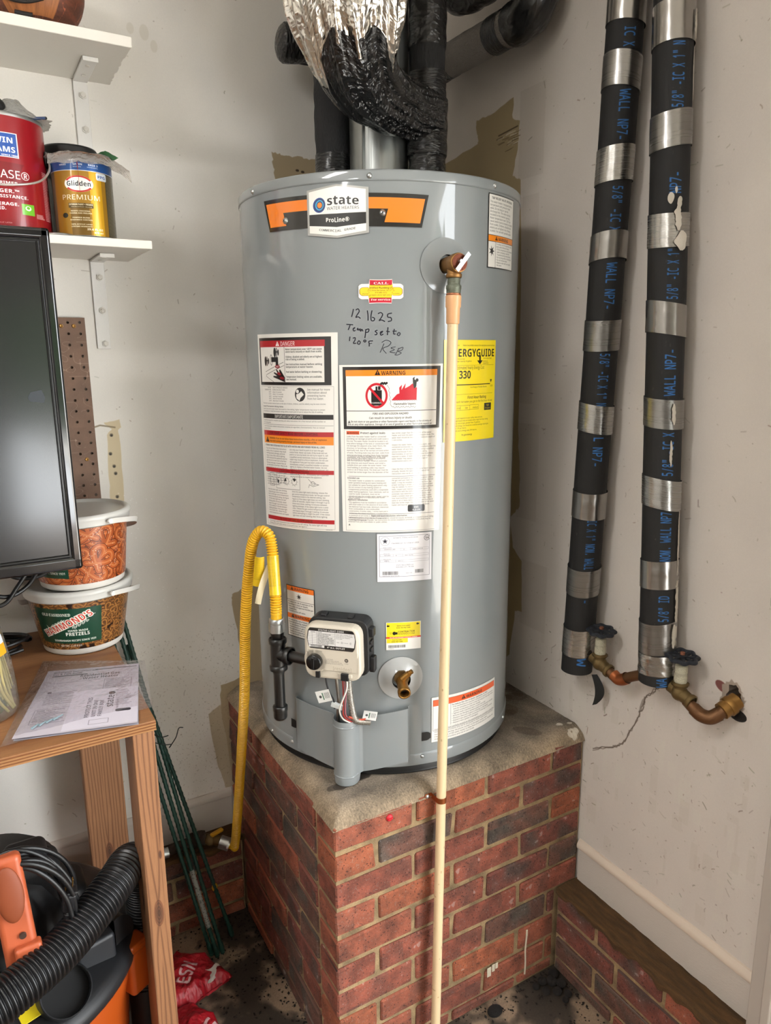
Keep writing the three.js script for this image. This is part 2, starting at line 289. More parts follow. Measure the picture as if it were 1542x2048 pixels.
function brickGeo(w, h, d) { // a slightly uneven chamfered block, uv in metres
  const c = 0.0035, P = [], j = () => rr(-0.0022, 0.0022);
  for (const sx of [-1, 1]) for (const sy of [-1, 1]) for (const sz of [-1, 1]) {
    const x = sx * w / 2 + j(), y = sy * h / 2 + j(), z = sz * d / 2 + j() * 0.6;
    P.push(V(x - sx * c, y - sy * c, z), V(x - sx * c, y, z - sz * c), V(x, y - sy * c, z - sz * c));
  }
  const g = new ConvexGeometry(P), p = g.attributes.position, n = g.attributes.normal, u = new Float32Array(p.count * 2), o = rnd(), q = rnd();
  for (let i = 0; i < p.count; i++) { const ax = Math.abs(n.getX(i)), ay = Math.abs(n.getY(i)), az = Math.abs(n.getZ(i)); u[2 * i] = o + (ax > az && ax > ay ? p.getZ(i) : p.getX(i)); u[2 * i + 1] = q + (ay > ax && ay > az ? p.getZ(i) : p.getY(i)); }
  g.setAttribute('uv', new THREE.BufferAttribute(u, 2)); return g;
}
function brick(parent, x, y, z, w, h, d, warm) { const m = part('brick', brickGeo(w, h, d), pickBrick(warm), parent); m.position.set(x, y, z); return m; }
const mortarMap = pixelTex(512, 512, (x, y) => { const k = 1 + 0.5 * fbm(x / 60, y / 60, 3, 4) + (rnd() - 0.5) * 0.28; return [142 * k, 120 * k, 88 * k]; });
const mortar = std({ map: mortarMap, roughness: 0.95, bumpMap: fineBump, bumpScale: 0.002 });
function metricUV(g, s = 1) { const n0 = norm(g), p = n0.attributes.position, n = n0.attributes.normal, u = n0.attributes.uv; for (let i = 0; i < p.count; i++) { const ax = Math.abs(n.getX(i)), ay = Math.abs(n.getY(i)), az = Math.abs(n.getZ(i)); u.setXY(i, (ax > az && ax > ay ? p.getZ(i) : p.getX(i)) * s, (ay > ax && ay > az ? p.getZ(i) : p.getY(i)) * s); } return n0; }
const PW = 0.6947, PD = 0.6786, PH = 0.64, CO = 0.0677, BL = 0.1989, JT = 0.0105;
{
  const t = thing('brick_pedestal', 'knee-high red brick pedestal with a worn mortar top under the grey water heater', 'pedestal', [-PW / 2, 0, PD / 2]);
  const ox = PW / 2, oz = -PD / 2;
  part('mortar_core', metricUV(box(PW - 0.007, PH - 0.004, PD - 0.007, 0.0015, PH / 2 - 0.002, -0.0015), 3), mortar, t);
  const bh = CO - JT;
  for (let k = 0; k < 10; k++) {
    const y = PH - k * CO - bh / 2; if (y < 0.0) break;
    const even = k % 2 === 0, hh = Math.min(bh, 2 * (y + bh / 2 - 0.004 - (y - 0) / 2) * 1);
    const yy = y - bh / 2 < 0.004 ? (y + bh / 2 + 0.004) / 2 : y, h2 = y - bh / 2 < 0.004 ? y + bh / 2 - 0.004 : bh;
    if (h2 < 0.012) break;
    // front face, running from the outer corner to the side wall
    const end = y < 0.24 ? -0.078 : -0.006; let x = -PW;
    const first = even ? BL - JT : BL / 2 - JT * 0.5;
    let w = first;
    while (x < end - 0.02) { const ww = Math.min(w, end - x); brick(t, x + ww / 2 + ox, yy, PD - 0.044 + oz + rr(-0.0008, 0.001), ww, h2, 0.088, x < -0.3 ? 0.75 : 0.55); x += ww + JT; w = BL - JT; }
    // side face, running from the same corner back to the rear wall; the corner brick shows on both
    let z = PD - (even ? 0.088 : 0.088); const endz = y < 0.24 ? 0.078 : 0.004; z -= JT; w = even ? BL - JT : BL / 2 - JT / 2 + 0.004;
    while (z > endz + 0.02) { const ww = Math.min(w, z - endz); brick(t, -PW + 0.044 + ox + rr(-0.001, 0.0008), yy, z - ww / 2 + oz, 0.088, h2, ww, 0.35); z -= ww + JT; w = BL - JT; }
  }
  // worn mortar wash over the top course, sagging to the brick edges
  const capTex = canvas(768, 768, (c, w, h) => {
    c.fillStyle = '#786d60'; c.fillRect(0, 0, w, h); const d = c.getImageData(0, 0, w, h);
    for (let j = 0, o = 0; j < h; j++) for (let i = 0; i < w; i++, o += 4) { const k = 1 + 0.55 * fbm(i / 80, j / 80, 4, 4) + 0.2 * nz(i / 4, j / 4, 9) + (rnd() - 0.5) * 0.25, e = Math.max(0, 1 - Math.min(i / 60, (h - j) / 60)); d.data[o] *= k * (1 + 0.14 * e); d.data[o + 1] *= k * (1 + 0.1 * e); d.data[o + 2] *= k * (1 + 0.02 * e); }
    c.putImageData(d, 0, 0);
    c.fillStyle = 'rgba(48,40,32,.55)'; for (let i = 0; i < 16; i++) { c.beginPath(); c.ellipse(60 + i * 9, h - 108 + Math.sin(i) * 6 - i * 1.5, 16 + rnd() * 8, 10 + rnd() * 6, 0, 0, 7); c.fill(); }
    c.fillStyle = 'rgba(60,48,34,.30)'; for (let i = 0; i < 30; i++) { c.beginPath(); c.ellipse(rr(w * 0.5, w), rr(h * 0.3, h * 0.95), rr(15, 60), rr(10, 40), rnd() * 3, 0, 7); c.fill(); }
    c.fillStyle = 'rgba(205,196,180,.8)'; for (let i = 0; i < 14; i++) { c.beginPath(); c.ellipse(rr(w - 50, w - 12), rr(h - 60, h - 12), rr(4, 12), rr(3, 8), rnd() * 3, 0, 7); c.fill(); }
  });
  const cap = gridGeo(90, 90, (s, v) => {
    const x = -PW - 0.002 + s * (PW + 0.001), z = PD + 0.002 - v * (PD + 0.001);
    const e = Math.max(0, Math.min(x + PW + 0.002, PD + 0.002 - z)), b = Math.min(1, e / 0.035), n = fbm(x * 18, z * 18, 2.2, 3);
    let y = PH - 0.006 + 0.0318 * Math.sqrt(b) * (1 + 0.25 * n * (1 - b)) + 0.0022 * fbm(x * 70, z * 70, 5, 3); if (b >= 1) y = Math.min(y, PH + 0.0262);
    return [x + ox + 0.004 * n * (1 - b) * (s > 0.02 ? 1 : 0), y, z + oz];
  });
  part('mortar_cap', cap, std({ map: capTex, roughness: 0.95, bumpMap: fineBump, bumpScale: 0.003, side: THREE.DoubleSide }), t);
  part('wall_plug', [latheAt([[0, 0], [0.0075, 0], [0.008, 0.003], [0.006, 0.006], [0, 0.0065]], V(-0.5655 + ox, 0.622, PD + oz), V(-0.5655 + ox, 0.622, PD + oz + 1), 14), box(0.012, 0.002, 0.003, -0.5655 + ox, 0.622, PD + oz + 0.0068)], col('#c21f2c', 0.5), t);
  const drip = part('paint_drip', [tube([[-0.168, 0.145, PD + 0.002], [-0.171, 0.1, PD + 0.0022], [-0.169, 0.06, PD + 0.002], [-0.17, 0.03, PD + 0.002]], 0.0022, 16, 6), rbox(0.005, 0.018, 0.003, 0.001, -0.167, 0.15, PD + 0.001), rbox(0.012, 0.026, 0.002, 0.0009, -0.285, 0.092, PD + 0.001), rbox(0.009, 0.02, 0.002, 0.0009, -0.272, 0.098, PD + 0.001), rbox(0.008, 0.016, 0.002, 0.0009, -0.262, 0.1, PD + 0.001)], col('#cfc4ae', 0.7), t); drip.position.set(ox, 0, oz);
}
function base(parent, along, a, b) { // the brick foot of a wall, standing 7 cm proud of the plaster
  const h = 0.24, dp = 0.072;
  const core = part('brick_base', metricUV(along === 'x' ? box(b - a, h - 0.004, dp + 0.02 - 0.006, (a + b) / 2, h / 2 - 0.002, (dp - 0.026) / 2) : box(dp + 0.02 - 0.006, h - 0.004, b - a, -(dp - 0.026) / 2, h / 2 - 0.002, (a + b) / 2), 3), mortar, parent);
  for (let k = 0; k < 4; k++) {
    const bh = CO - JT, y1 = h - 0.004 - k * CO, y0 = Math.max(0.003, y1 - bh); if (y1 - y0 < 0.014) continue;
    let p = along === 'x' ? b - 0.004 : a + 0.004, w = k % 2 ? BL - JT : BL * 0.62; const s = along === 'x' ? -1 : 1, e = along === 'x' ? a : b;
    while ((e - p) * s > 0.03) { const ww = Math.min(w, (e - p) * s); const q = p + s * ww / 2; if (along === 'x') brick(core, q, (y0 + y1) / 2, dp - 0.03, ww, y1 - y0, 0.06, 0.5); else brick(core, -(dp - 0.03), (y0 + y1) / 2, q, 0.06, y1 - y0, ww, 0.3); p += s * (ww + JT); w = BL - JT; }
  }
  // rough mortar on the top of the foot
  const g = gridGeo(120, 14, (s, v) => { const q = a + s * (b - a), n = fbm(q * 16, 4, 3, 3), m = Math.max(0, (v - 0.75) / 0.25), r = Math.min(1, v / 0.75) * (dp - 0.006) + 0.0085 * Math.min(1, m * 2.2); const y = h + 0.003 - 0.006 * Math.max(0, v - 0.45) + 0.004 * fbm(q * 30, r * 30, 3, 3) * (1 - m) - m * m * (0.014 + 0.045 * Math.max(-0.25, n)); return along === 'x' ? [q, y, r] : [-r, y, a + b - q]; });
  part('mortar_ledge', g, std({ map: mortarMap, color: '#8f7a5e', roughness: 0.95, bumpMap: fineBump, bumpScale: 0.003, side: THREE.DoubleSide }), parent);
}
base(wallBack, 'x', -2.4, -PW - 0.001);
base(wallRight, 'z', PD + 0.001, 1.17);
/* ---------- water heater ---------- */
const HX = -0.378, HZ = 0.335, HR = 0.3124, HY = 0.667;
const heater = thing('water_heater', 'tall grey gas water heater standing on the brick pedestal', 'water heater', [HX, HY, HZ]);
const cyl = (th, y, r = HR) => [r * Math.sin(th * D2R), y - HY, r * Math.cos(th * D2R)]; // in the heater's own frame; y is the height above the floor
const cylW = (th, y, r = HR) => V(HX + r * Math.sin(th * D2R), y, HZ + r * Math.cos(th * D2R));
const nrm = (th) => V(Math.sin(th * D2R), 0, Math.cos(th * D2R));
const paintBump = pixelTex(128, 128, (x, y) => { const v = 128 + 50 * nz(x / 6, y / 6, 1.1); return [v, v, v]; }, false);
const grey = phys({ color: '#868b8d', roughness: 0.36, specularIntensity: 0.6, clearcoat: 1, clearcoatRoughness: 0.05, clearcoatNormalScale: new THREE.Vector2(1, 1), bumpMap: paintBump, bumpScale: 0.00005 });
grey.bumpMap = null;
const paper = (map, rough = 0.35) => phys({ map, roughness: rough, clearcoat: 0.8, clearcoatRoughness: 0.07, bumpMap: paintBump, bumpScale: 0.00006 });
// a sheet wrapped on the jacket: corners as [degrees, height]; top and bottom edges may bulge (metres along s)
function patch(q, lift = 0.0009, top = null, bot = null, n = 28, m = 4) {
  const th = 0.0006, front = gridGeo(n, m, (s, t) => {
    const a = q[3][0] * (1 - s) + q[2][0] * s, b = q[0][0] * (1 - s) + q[1][0] * s;
    const ya = q[3][1] * (1 - s) + q[2][1] * s + (bot ? bot(s) : 0), yb = q[0][1] * (1 - s) + q[1][1] * s + (top ? top(s) : 0);
    return cyl(a * (1 - t) + b * t, ya * (1 - t) + yb * t, HR + lift + th);
  });
  return front;
}
const rect = (a0, a1, y1, y0) => [[a0, y1], [a1, y1], [a1, y0], [a0, y0]];
// jacket with a rolled seam near the top and the bottom, then the lid
part('jacket', lathe([[HR, 0.05], [HR, 1.2245]], 128), grey, heater);
part('bottom_ring', lathe([[HR - 0.012, 0.022], [HR + 0.0006, 0.0225], [HR + 0.0024, 0.025], [HR + 0.0024, 0.046], [HR + 0.0008, 0.051], [HR, 0.0515]], 128), grey, heater);
part('base_pan', lathe([[0, -0.0], [HR - 0.009, 0.0], [HR - 0.007, 0.003], [HR - 0.011, 0.005], [HR - 0.011, 0.03], [HR - 0.03, 0.045]], 96), col('#0a0a0b', 0.45), heater);
part('lid', lathe([[HR, 1.2225], [HR + 0.0022, 1.2232], [HR + 0.0024, 1.2260], [HR + 0.002, 1.2395], [HR - 0.0005, 1.2428], [HR - 0.005, 1.2440], [HR - 0.02, 1.2434], [0, 1.2434]], 128), grey, heater);
function screwAt(th, y, r, s, mat, parent, phillips = false) {
  const a = cylW(th, y, r - 0.002).sub(V(HX, HY, HZ)), n = nrm(th);
  const g = [latheAt([[0, 0], [s * 1.25, 0], [s * 1.25, 0.0025], [s, 0.003], [s * 0.9, 0.0045], [s * 0.5, 0.0058], [0, 0.006]], a, a.clone().add(n), 14)];
  const m = part('screw', g, mat, parent);
  if (phillips) { const p = a.clone().addScaledVector(n, 0.0056); for (const k of [0.6, 0.6 + Math.PI / 2]) { const b = new THREE.BoxGeometry(s * 1.3, s * 0.25, 0.0012); b.rotateZ(k); b.rotateY(th * D2R); b.translate(p.x, p.y, p.z); part('cross_slot', b, MAT.black, m); } }
  return m;
}
for (const [a, y] of [[-84, 1.898], [-33.1, 1.898], [16.5, 1.899], [66, 1.898]]) screwAt(a, y, HR + 0.002, 0.0042, MAT.zinc, heater);
for (const [a, y] of [[-88, 0.7], [-72.1, 0.709], [-14.4, 0.711], [37.1, 0.707]]) screwAt(a, y, HR + 0.002, 0.0038, MAT.zinc, heater);

/* printed sheets */
const WARN = (c, x, y, s, fg = '#1a1208', bg = '#f08020', word = 'WARNING') => { c.font = `bold ${s}px sans-serif`; const w = c.measureText(word).width; tri(c, x - w / 2 - s * 0.15, y, s * 0.95, fg, bg); c.fillStyle = fg; txt(c, word, x + s * 0.55, y, s, 'bold', 'center'); };
{ // name plate: orange band, dark panel, white hexagon badge
  const plate = part('name_plate', patch([[-76.65, 1.874], [-12.76, 1.8665], [-15.26, 1.8085], [-73.75, 1.8145]], 0.001, null, null, 48), paper(canvas(1536, 280, (c, w, h) => {
    c.fillStyle = '#15130f'; c.fillRect(0, 0, w, h); c.fillStyle = '#f5841f'; c.fillRect(24, 36, w - 48, h - 72);
    c.fillStyle = '#15130f'; c.beginPath(); c.moveTo(225, 130); c.lineTo(w - 325, 130); c.lineTo(w - 350, h); c.lineTo(240, h); c.fill();
  })), heater);
  const hexTop = (s) => 0.0075 * (1 - Math.abs(2 * s - 1)) - 0.0, hexBot = (s) => -0.0075 * (1 - Math.abs(2 * s - 1));
  part('badge', patch(rect(-55.6, -33.5, 1.8785, 1.799), 0.0022, hexTop, hexBot, 32), phys({ color: '#b3b2ae', roughness: 0.15, clearcoat: 1, clearcoatRoughness: 0.05 }), plate);
  part('badge_print', patch(rect(-54.7, -34.4, 1.875, 1.8025), 0.0034, hexTop, hexBot, 32), paper(canvas(768, 580, (c, w, h) => {
    c.fillStyle = '#efeee8'; c.fillRect(0, 0, w, h);
    const rings = [['#1f3f86', 88, 98, 0], ['#17305f', 74, 84, 6], ['#3fa7d6', 60, 68, 4], ['#1d3a73', 44, 52, 8], ['#f08a24', 33, 37, 8]];
    for (const [f, rx, ry, dx] of rings) { c.fillStyle = f; c.beginPath(); c.ellipse(145 + dx, 200, rx, ry, 0, 0, 7); c.fill(); }
    c.fillStyle = '#16161a'; fitText(c, 'state', 250, 212, 435, 150, 'bold');
    fitText(c, 'WATER HEATERS', 252, 272, 430, 52);
    c.fillStyle = '#141414'; c.fillRect(0, 318, w, 158); c.fillStyle = '#f2f0ea'; fitText(c, 'ProLine®', 232, 420, 320, 74, 'bold');
    c.fillStyle = '#222'; fitText(c, 'COMMERCIAL GRADE', 135, 536, 500, 38, 'bold', 'monospace');
  })), plate);
  screwAt(-65.2, 1.8305, HR + 0.003, 0.0048, MAT.zinc, plate, true); screwAt(-28.8, 1.8335, HR + 0.003, 0.0048, MAT.zinc, plate, true);
}
const P1 = 'Water temperature over 125F can cause severe burns instantly or death from scalds. Children, disabled and elderly are at highest risk of being scalded.';
const P2 = 'If you do not follow these instructions exactly, a fire or explosion may result causing property damage, personal injury or loss of life. Before lighting smell all around the appliance area for gas. Be sure to smell next to the floor because some gas is heavier than air and will settle on the floor. What to do if you smell gas: do not try to light any appliance. Do not touch any electric switch; do not use any phone in your building. Immediately call your gas supplier from a neighbor\'s phone. Follow the gas supplier\'s instructions. If you cannot reach your gas supplier, call the fire department.';
const P3 = 'Use only your hand to push in or turn the gas control knob. Never use tools. If the knob will not push in or turn by hand, do not try to repair it, call a qualified service technician. Force or attempted repair may result in a fire or explosion. Do not use this appliance if any part has been underwater. Immediately contact a qualified installer or service agency to replace a flooded water heater. Do not attempt to repair the unit. It must be replaced. DO NOT USE THIS APPLIANCE IF THERE HAS BEEN AN IGNITION OF VAPORS. Immediately call a qualified service technician to inspect the appliance.';
const P4 = 'Once the status light starts blinking, release the gas control temperature knob. Set the gas control temperature knob to the desired setting. See Figure 4. If the status light does not start blinking within 90 seconds, repeat steps 3 through 5 up to three more times, waiting 10 minutes between lighting attempts. If the status light turns a solid color, release the gas control temperature knob and repeat steps 3 through 5 waiting 10 minutes before attempting to relight the pilot.';
part('safety_sheet', patch([[-85.6, 1.619], [-45.2, 1.619], [-46.3, 1.2215], [-84.7, 1.21]], 0.0009, null, null, 40), paper(canvas(760, 1400, (c, w, h) => {
  c.fillStyle = '#e6e3dd'; c.fillRect(0, 0, w, h);
  c.fillStyle = '#151212'; c.fillRect(22, 26, w - 70, 330); c.fillStyle = '#e6e3dd'; c.fillRect(40, 88, w - 140, 246); c.fillStyle = '#b3121f'; c.fillRect(34, 46, w - 128, 44);
  tri(c, 255, 84, 34, '#efece6', '#b3121f'); c.fillStyle = '#efece6'; fitText(c, 'DANGER', 285, 84, 140, 42);
  c.fillStyle = '#151212'; c.fillRect(322, 88, 3, 246);
  // tap, bath edge and hand pictogram
  c.beginPath(); c.ellipse(178, 180, 12, 36, 0, 0, 7); c.lineWidth = 4; c.strokeStyle = '#111'; c.stroke(); c.fillRect(178, 160, 70, 34); c.fillRect(228, 160, 28, 56);
  for (const [x, y] of [[105, 188], [222, 128]]) { c.beginPath(); c.ellipse(x, y, 14, 34, 0, 0, 7); c.fill(); c.fillRect(x + 16, y - 32, 8, 64); c.fillRect(x + 10, y - 8, 26, 8); c.beginPath(); c.ellipse(x + 38, y, 8, 22, 0, 0, 7); c.fill(); }
  c.lineWidth = 2.4; c.beginPath(); c.moveTo(100, 262); c.lineTo(312, 196); c.moveTo(112, 282); c.lineTo(318, 218); c.moveTo(112, 282); c.lineTo(106, 294); c.lineTo(200, 334); c.stroke();
  c.fillStyle = '#8b1520'; c.beginPath(); c.ellipse(246, 226, 26, 12, 0, 0, 7); c.fill(); c.fillStyle = '#e6e3dd'; txt(c, 'HOT', 246, 231, 14, 'bold', 'center');
  c.fillStyle = '#1a1010'; c.beginPath(); c.moveTo(320, 334); c.lineTo(320, 300); c.lineTo(276, 246); c.lineTo(262, 250); c.lineTo(270, 276); c.lineTo(238, 244); c.lineTo(230, 250); c.lineTo(246, 276); c.lineTo(206, 264); c.lineTo(202, 272); c.lineTo(240, 292); c.lineTo(196, 290); c.lineTo(196, 300); c.lineTo(244, 312); c.closePath(); c.fill();
  c.fillStyle = '#8b1520'; c.beginPath(); c.ellipse(262, 276, 22, 10, 0.3, 0, 7); c.ellipse(290, 306, 24, 10, 0.1, 0, 7); c.fill();
  c.fillStyle = '#222'; ['Water temperature over 125°F can cause', 'severe burns instantly or death from scalds.', '', 'Children, disabled and elderly are at highest', 'risk of being scalded.', '', 'See instruction manual before setting', 'temperature at water heater.', '', 'Feel water before bathing or showering.', '', 'Temperature limiting valves are available,', 'see manual.'].forEach((s, i) => s && txt(c, s, 334, 114 + i * 17.2, 17, 'bold', 'left', 'sans-serif', 310));
  c.fillStyle = '#2a2626'; ['WATER', 'TEMPERATURE', '160°F', '150°F', '140°F', '130°F', '120°F'].forEach((s, i) => txt(c, s, 160, 378 + i * 15.5, 13, '', 'right'));
  ['TIME TO PRODUCE SERIOUS', 'BURNS ON ADULT SKIN', 'About 1/2 second', 'About 1-1/2 seconds', 'Less than 5 seconds', 'About 30 seconds', 'More than 5 minutes'].forEach((s, i) => txt(c, s, 178, 378 + i * 15.5, 13, ''));
  c.fillStyle = '#151212'; c.beginPath(); c.ellipse(458, 420, 46, 48, 0, 0, 7); c.fill(); c.fillStyle = '#e6e3dd'; c.beginPath(); c.arc(436, 398, 13, 0, 7); c.fill(); c.beginPath(); c.moveTo(424, 418); c.lineTo(448, 412); c.lineTo(470, 396); c.lineTo(492, 420); c.lineTo(462, 444); c.lineTo(452, 464); c.lineTo(426, 446); c.fill();
  c.fillStyle = '#333'; ['See manual for more', 'information about', 'preventing burns', 'from hot water.'].forEach((s, i) => txt(c, s, 520, 392 + i * 21, 19, '', 'left'));
  c.fillStyle = '#2a2626'; para(c, 'The time to produce serious burns on the skin of infants, children, and the elderly may be even shorter.', 44, 490, 640, 13.5, 16, 2); txt(c, 'Install Thermostatic Mixing Valves', 44, 512, 15, 'bold'); para(c, 'Even if you set the water heater thermostat to a low setting, higher temperatures may occur in certain circumstances. Install thermostatic mixing valves at each point of use to reduce the risk of scalding.', 44, 530, 640, 13.5, 16, 3);
  c.fillStyle = '#151212'; c.fillRect(36, 560, w - 72, 34); c.fillStyle = '#efece6'; fitText(c, 'IMPORTANT/IMPORTANTE', 190, 588, 290, 30);
  c.fillStyle = '#2a2626'; para(c, 'Read the manual for complete operating and safety instructions. For a free manual call the number on the rating plate.', 44, 612, 640, 13.5, 16, 2); c.fillRect(36, 636, w - 72, 2); para(c, 'Lea el manual para obtener instrucciones completas de seguridad y funcionamiento. Para un manual gratuito llame.', 44, 655, 640, 13.5, 16, 2);
  c.fillStyle = '#b3121f'; c.fillRect(36, 682, w - 72, 34); c.fillStyle = '#4b0a10'; fitText(c, 'FOR YOUR SAFETY READ BEFORE LIGHTING', 120, 707, 480, 26, 'bold');
  c.fillStyle = '#f08a1c'; c.fillRect(36, 716, w - 72, 58); tri(c, 82, 766, 40, '#1a1208', '#f08a1c'); c.fillStyle = '#4a2a08'; txt(c, 'WARNING: If you do not follow these instructions exactly, a fire or explosion', 112, 742, 16, 'bold', 'left', 'sans-serif', 560); txt(c, 'may result causing property damage, personal injury or loss of life.', 112, 762, 16, 'bold', 'left', 'sans-serif', 480);
  c.fillStyle = '#2a2626'; fitText(c, 'STORAGE TANK SYSTEM MUST BE FILLED WITH WATER AND AIR PURGED FROM ALL LINES', 46, 796, 610, 17, 'bold');
  para(c, P2, 52, 818, 262, 15, 17.6, 18); para(c, P3, 340, 818, 350, 15, 17.6, 18);
  c.fillStyle = '#b3121f'; c.fillRect(36, 1000 - 44, w - 72, 30); c.fillStyle = '#4b0a10'; fitText(c, 'LIGHTING INSTRUCTIONS', 220, 979, 300, 24, 'bold');
  c.strokeStyle = '#333'; c.lineWidth = 2.5; c.strokeRect(92, 996, 60, 92); c.strokeRect(176, 992, 256, 112); for (let k = 0; k < 3; k++) { c.beginPath(); c.arc(214 + k * 82, 1046, 24, 0, 7); c.stroke(); c.fillStyle = '#222'; c.beginPath(); c.moveTo(214 + k * 82, 1046); c.arc(214 + k * 82, 1046, 22, 2 + k, 3.6 + k); c.fill(); for (let a = 0; a < 9; a++) c.fillRect(212 + k * 82 + 32 * Math.cos(a * 0.7), 1044 + 32 * Math.sin(a * 0.7), 4, 4); } c.beginPath(); c.ellipse(120, 1050, 22, 28, 0, 0, 7); c.stroke();
  c.beginPath(); c.moveTo(510, 1020); c.lineTo(540, 1046); c.lineTo(600, 1060); c.lineTo(552, 1074); c.lineTo(520, 1060); c.lineTo(512, 1084); c.stroke(); c.beginPath(); c.ellipse(552, 1050, 18, 12, 0.3, 0, 7); c.stroke();
  c.fillStyle = '#2a2626'; para(c, P4 + ' ' + P2, 56, 1124, 262, 15, 17.6, 11); para(c, P4 + ' If the status light does not start blinking after three lighting attempts, turn the gas control knob to OFF and call a qualified service technician or your gas supplier.', 352, 1124, 340, 15, 17.6, 11);
  c.fillStyle = '#b3121f'; c.fillRect(36, 1318, w - 72, 30); c.fillStyle = '#4b0a10'; fitText(c, 'TO TURN OFF GAS TO APPLIANCE', 200, 1341, 340, 24, 'bold');
  c.fillStyle = '#2a2626'; para(c, 'Turn the gas control temperature knob clockwise to the OFF setting. The status light will stop blinking. Set to OFF when service is to be performed. See Figure 4.', 60, 1364, 620, 14.5, 16, 2); txt(c, '100342761', w - 50, 1394, 12, '', 'right');
  c.strokeStyle = '#8a8580'; c.lineWidth = 2; c.strokeRect(30, 364, w - 62, h - 378);
})), heater);
const W1 = 'Leaks from the water heater itself or connected plumbing can damage property and could cause a fire risk. The water heater should be located in an area where leakage of the tank or connections will not damage the adjacent area, lower floors, the structure, or furnishings. All water heaters eventually leak, due to the normal corrosive action of water. Plumbing leaks may also leak. Leaks from external plumbing, including those from improper installation, may cause early failure of the tank due to corrosion if not repaired.';
const W2 = 'To minimize potential damage from leaks, inspect and maintain your water heater in accordance with the instruction manual. Install an automatic leak detection and shutoff device, and install a suitable drain pan under the water heater. Your local building or plumbing codes may require some or all of these items. The drain pan must be at least two inches larger than the diameter of the water heater and must be piped to an adequate drain.';
const W3 = 'This water heater is suitable for combination water (potable) heating and space heating and not suitable for space heating applications only. Do not connect to any heating system or component(s) previously used with a nonpotable water heating appliance. Toxic chemicals, such as used for boiler treatment, must not be introduced into the potable water heater used for space heating.';
const W4 = 'This appliance must be installed in accordance with local codes or in the absence of local codes, the National Fuel Gas Code. Minimum clearances from combustible or non-combustible construction, 0 inches sides, 1 inches back and 4 inches top. For closet installation, 4 inches front. A minimum of 24 inches is required for access to serviceable parts such as the drain valve, relief valve and thermostat.';
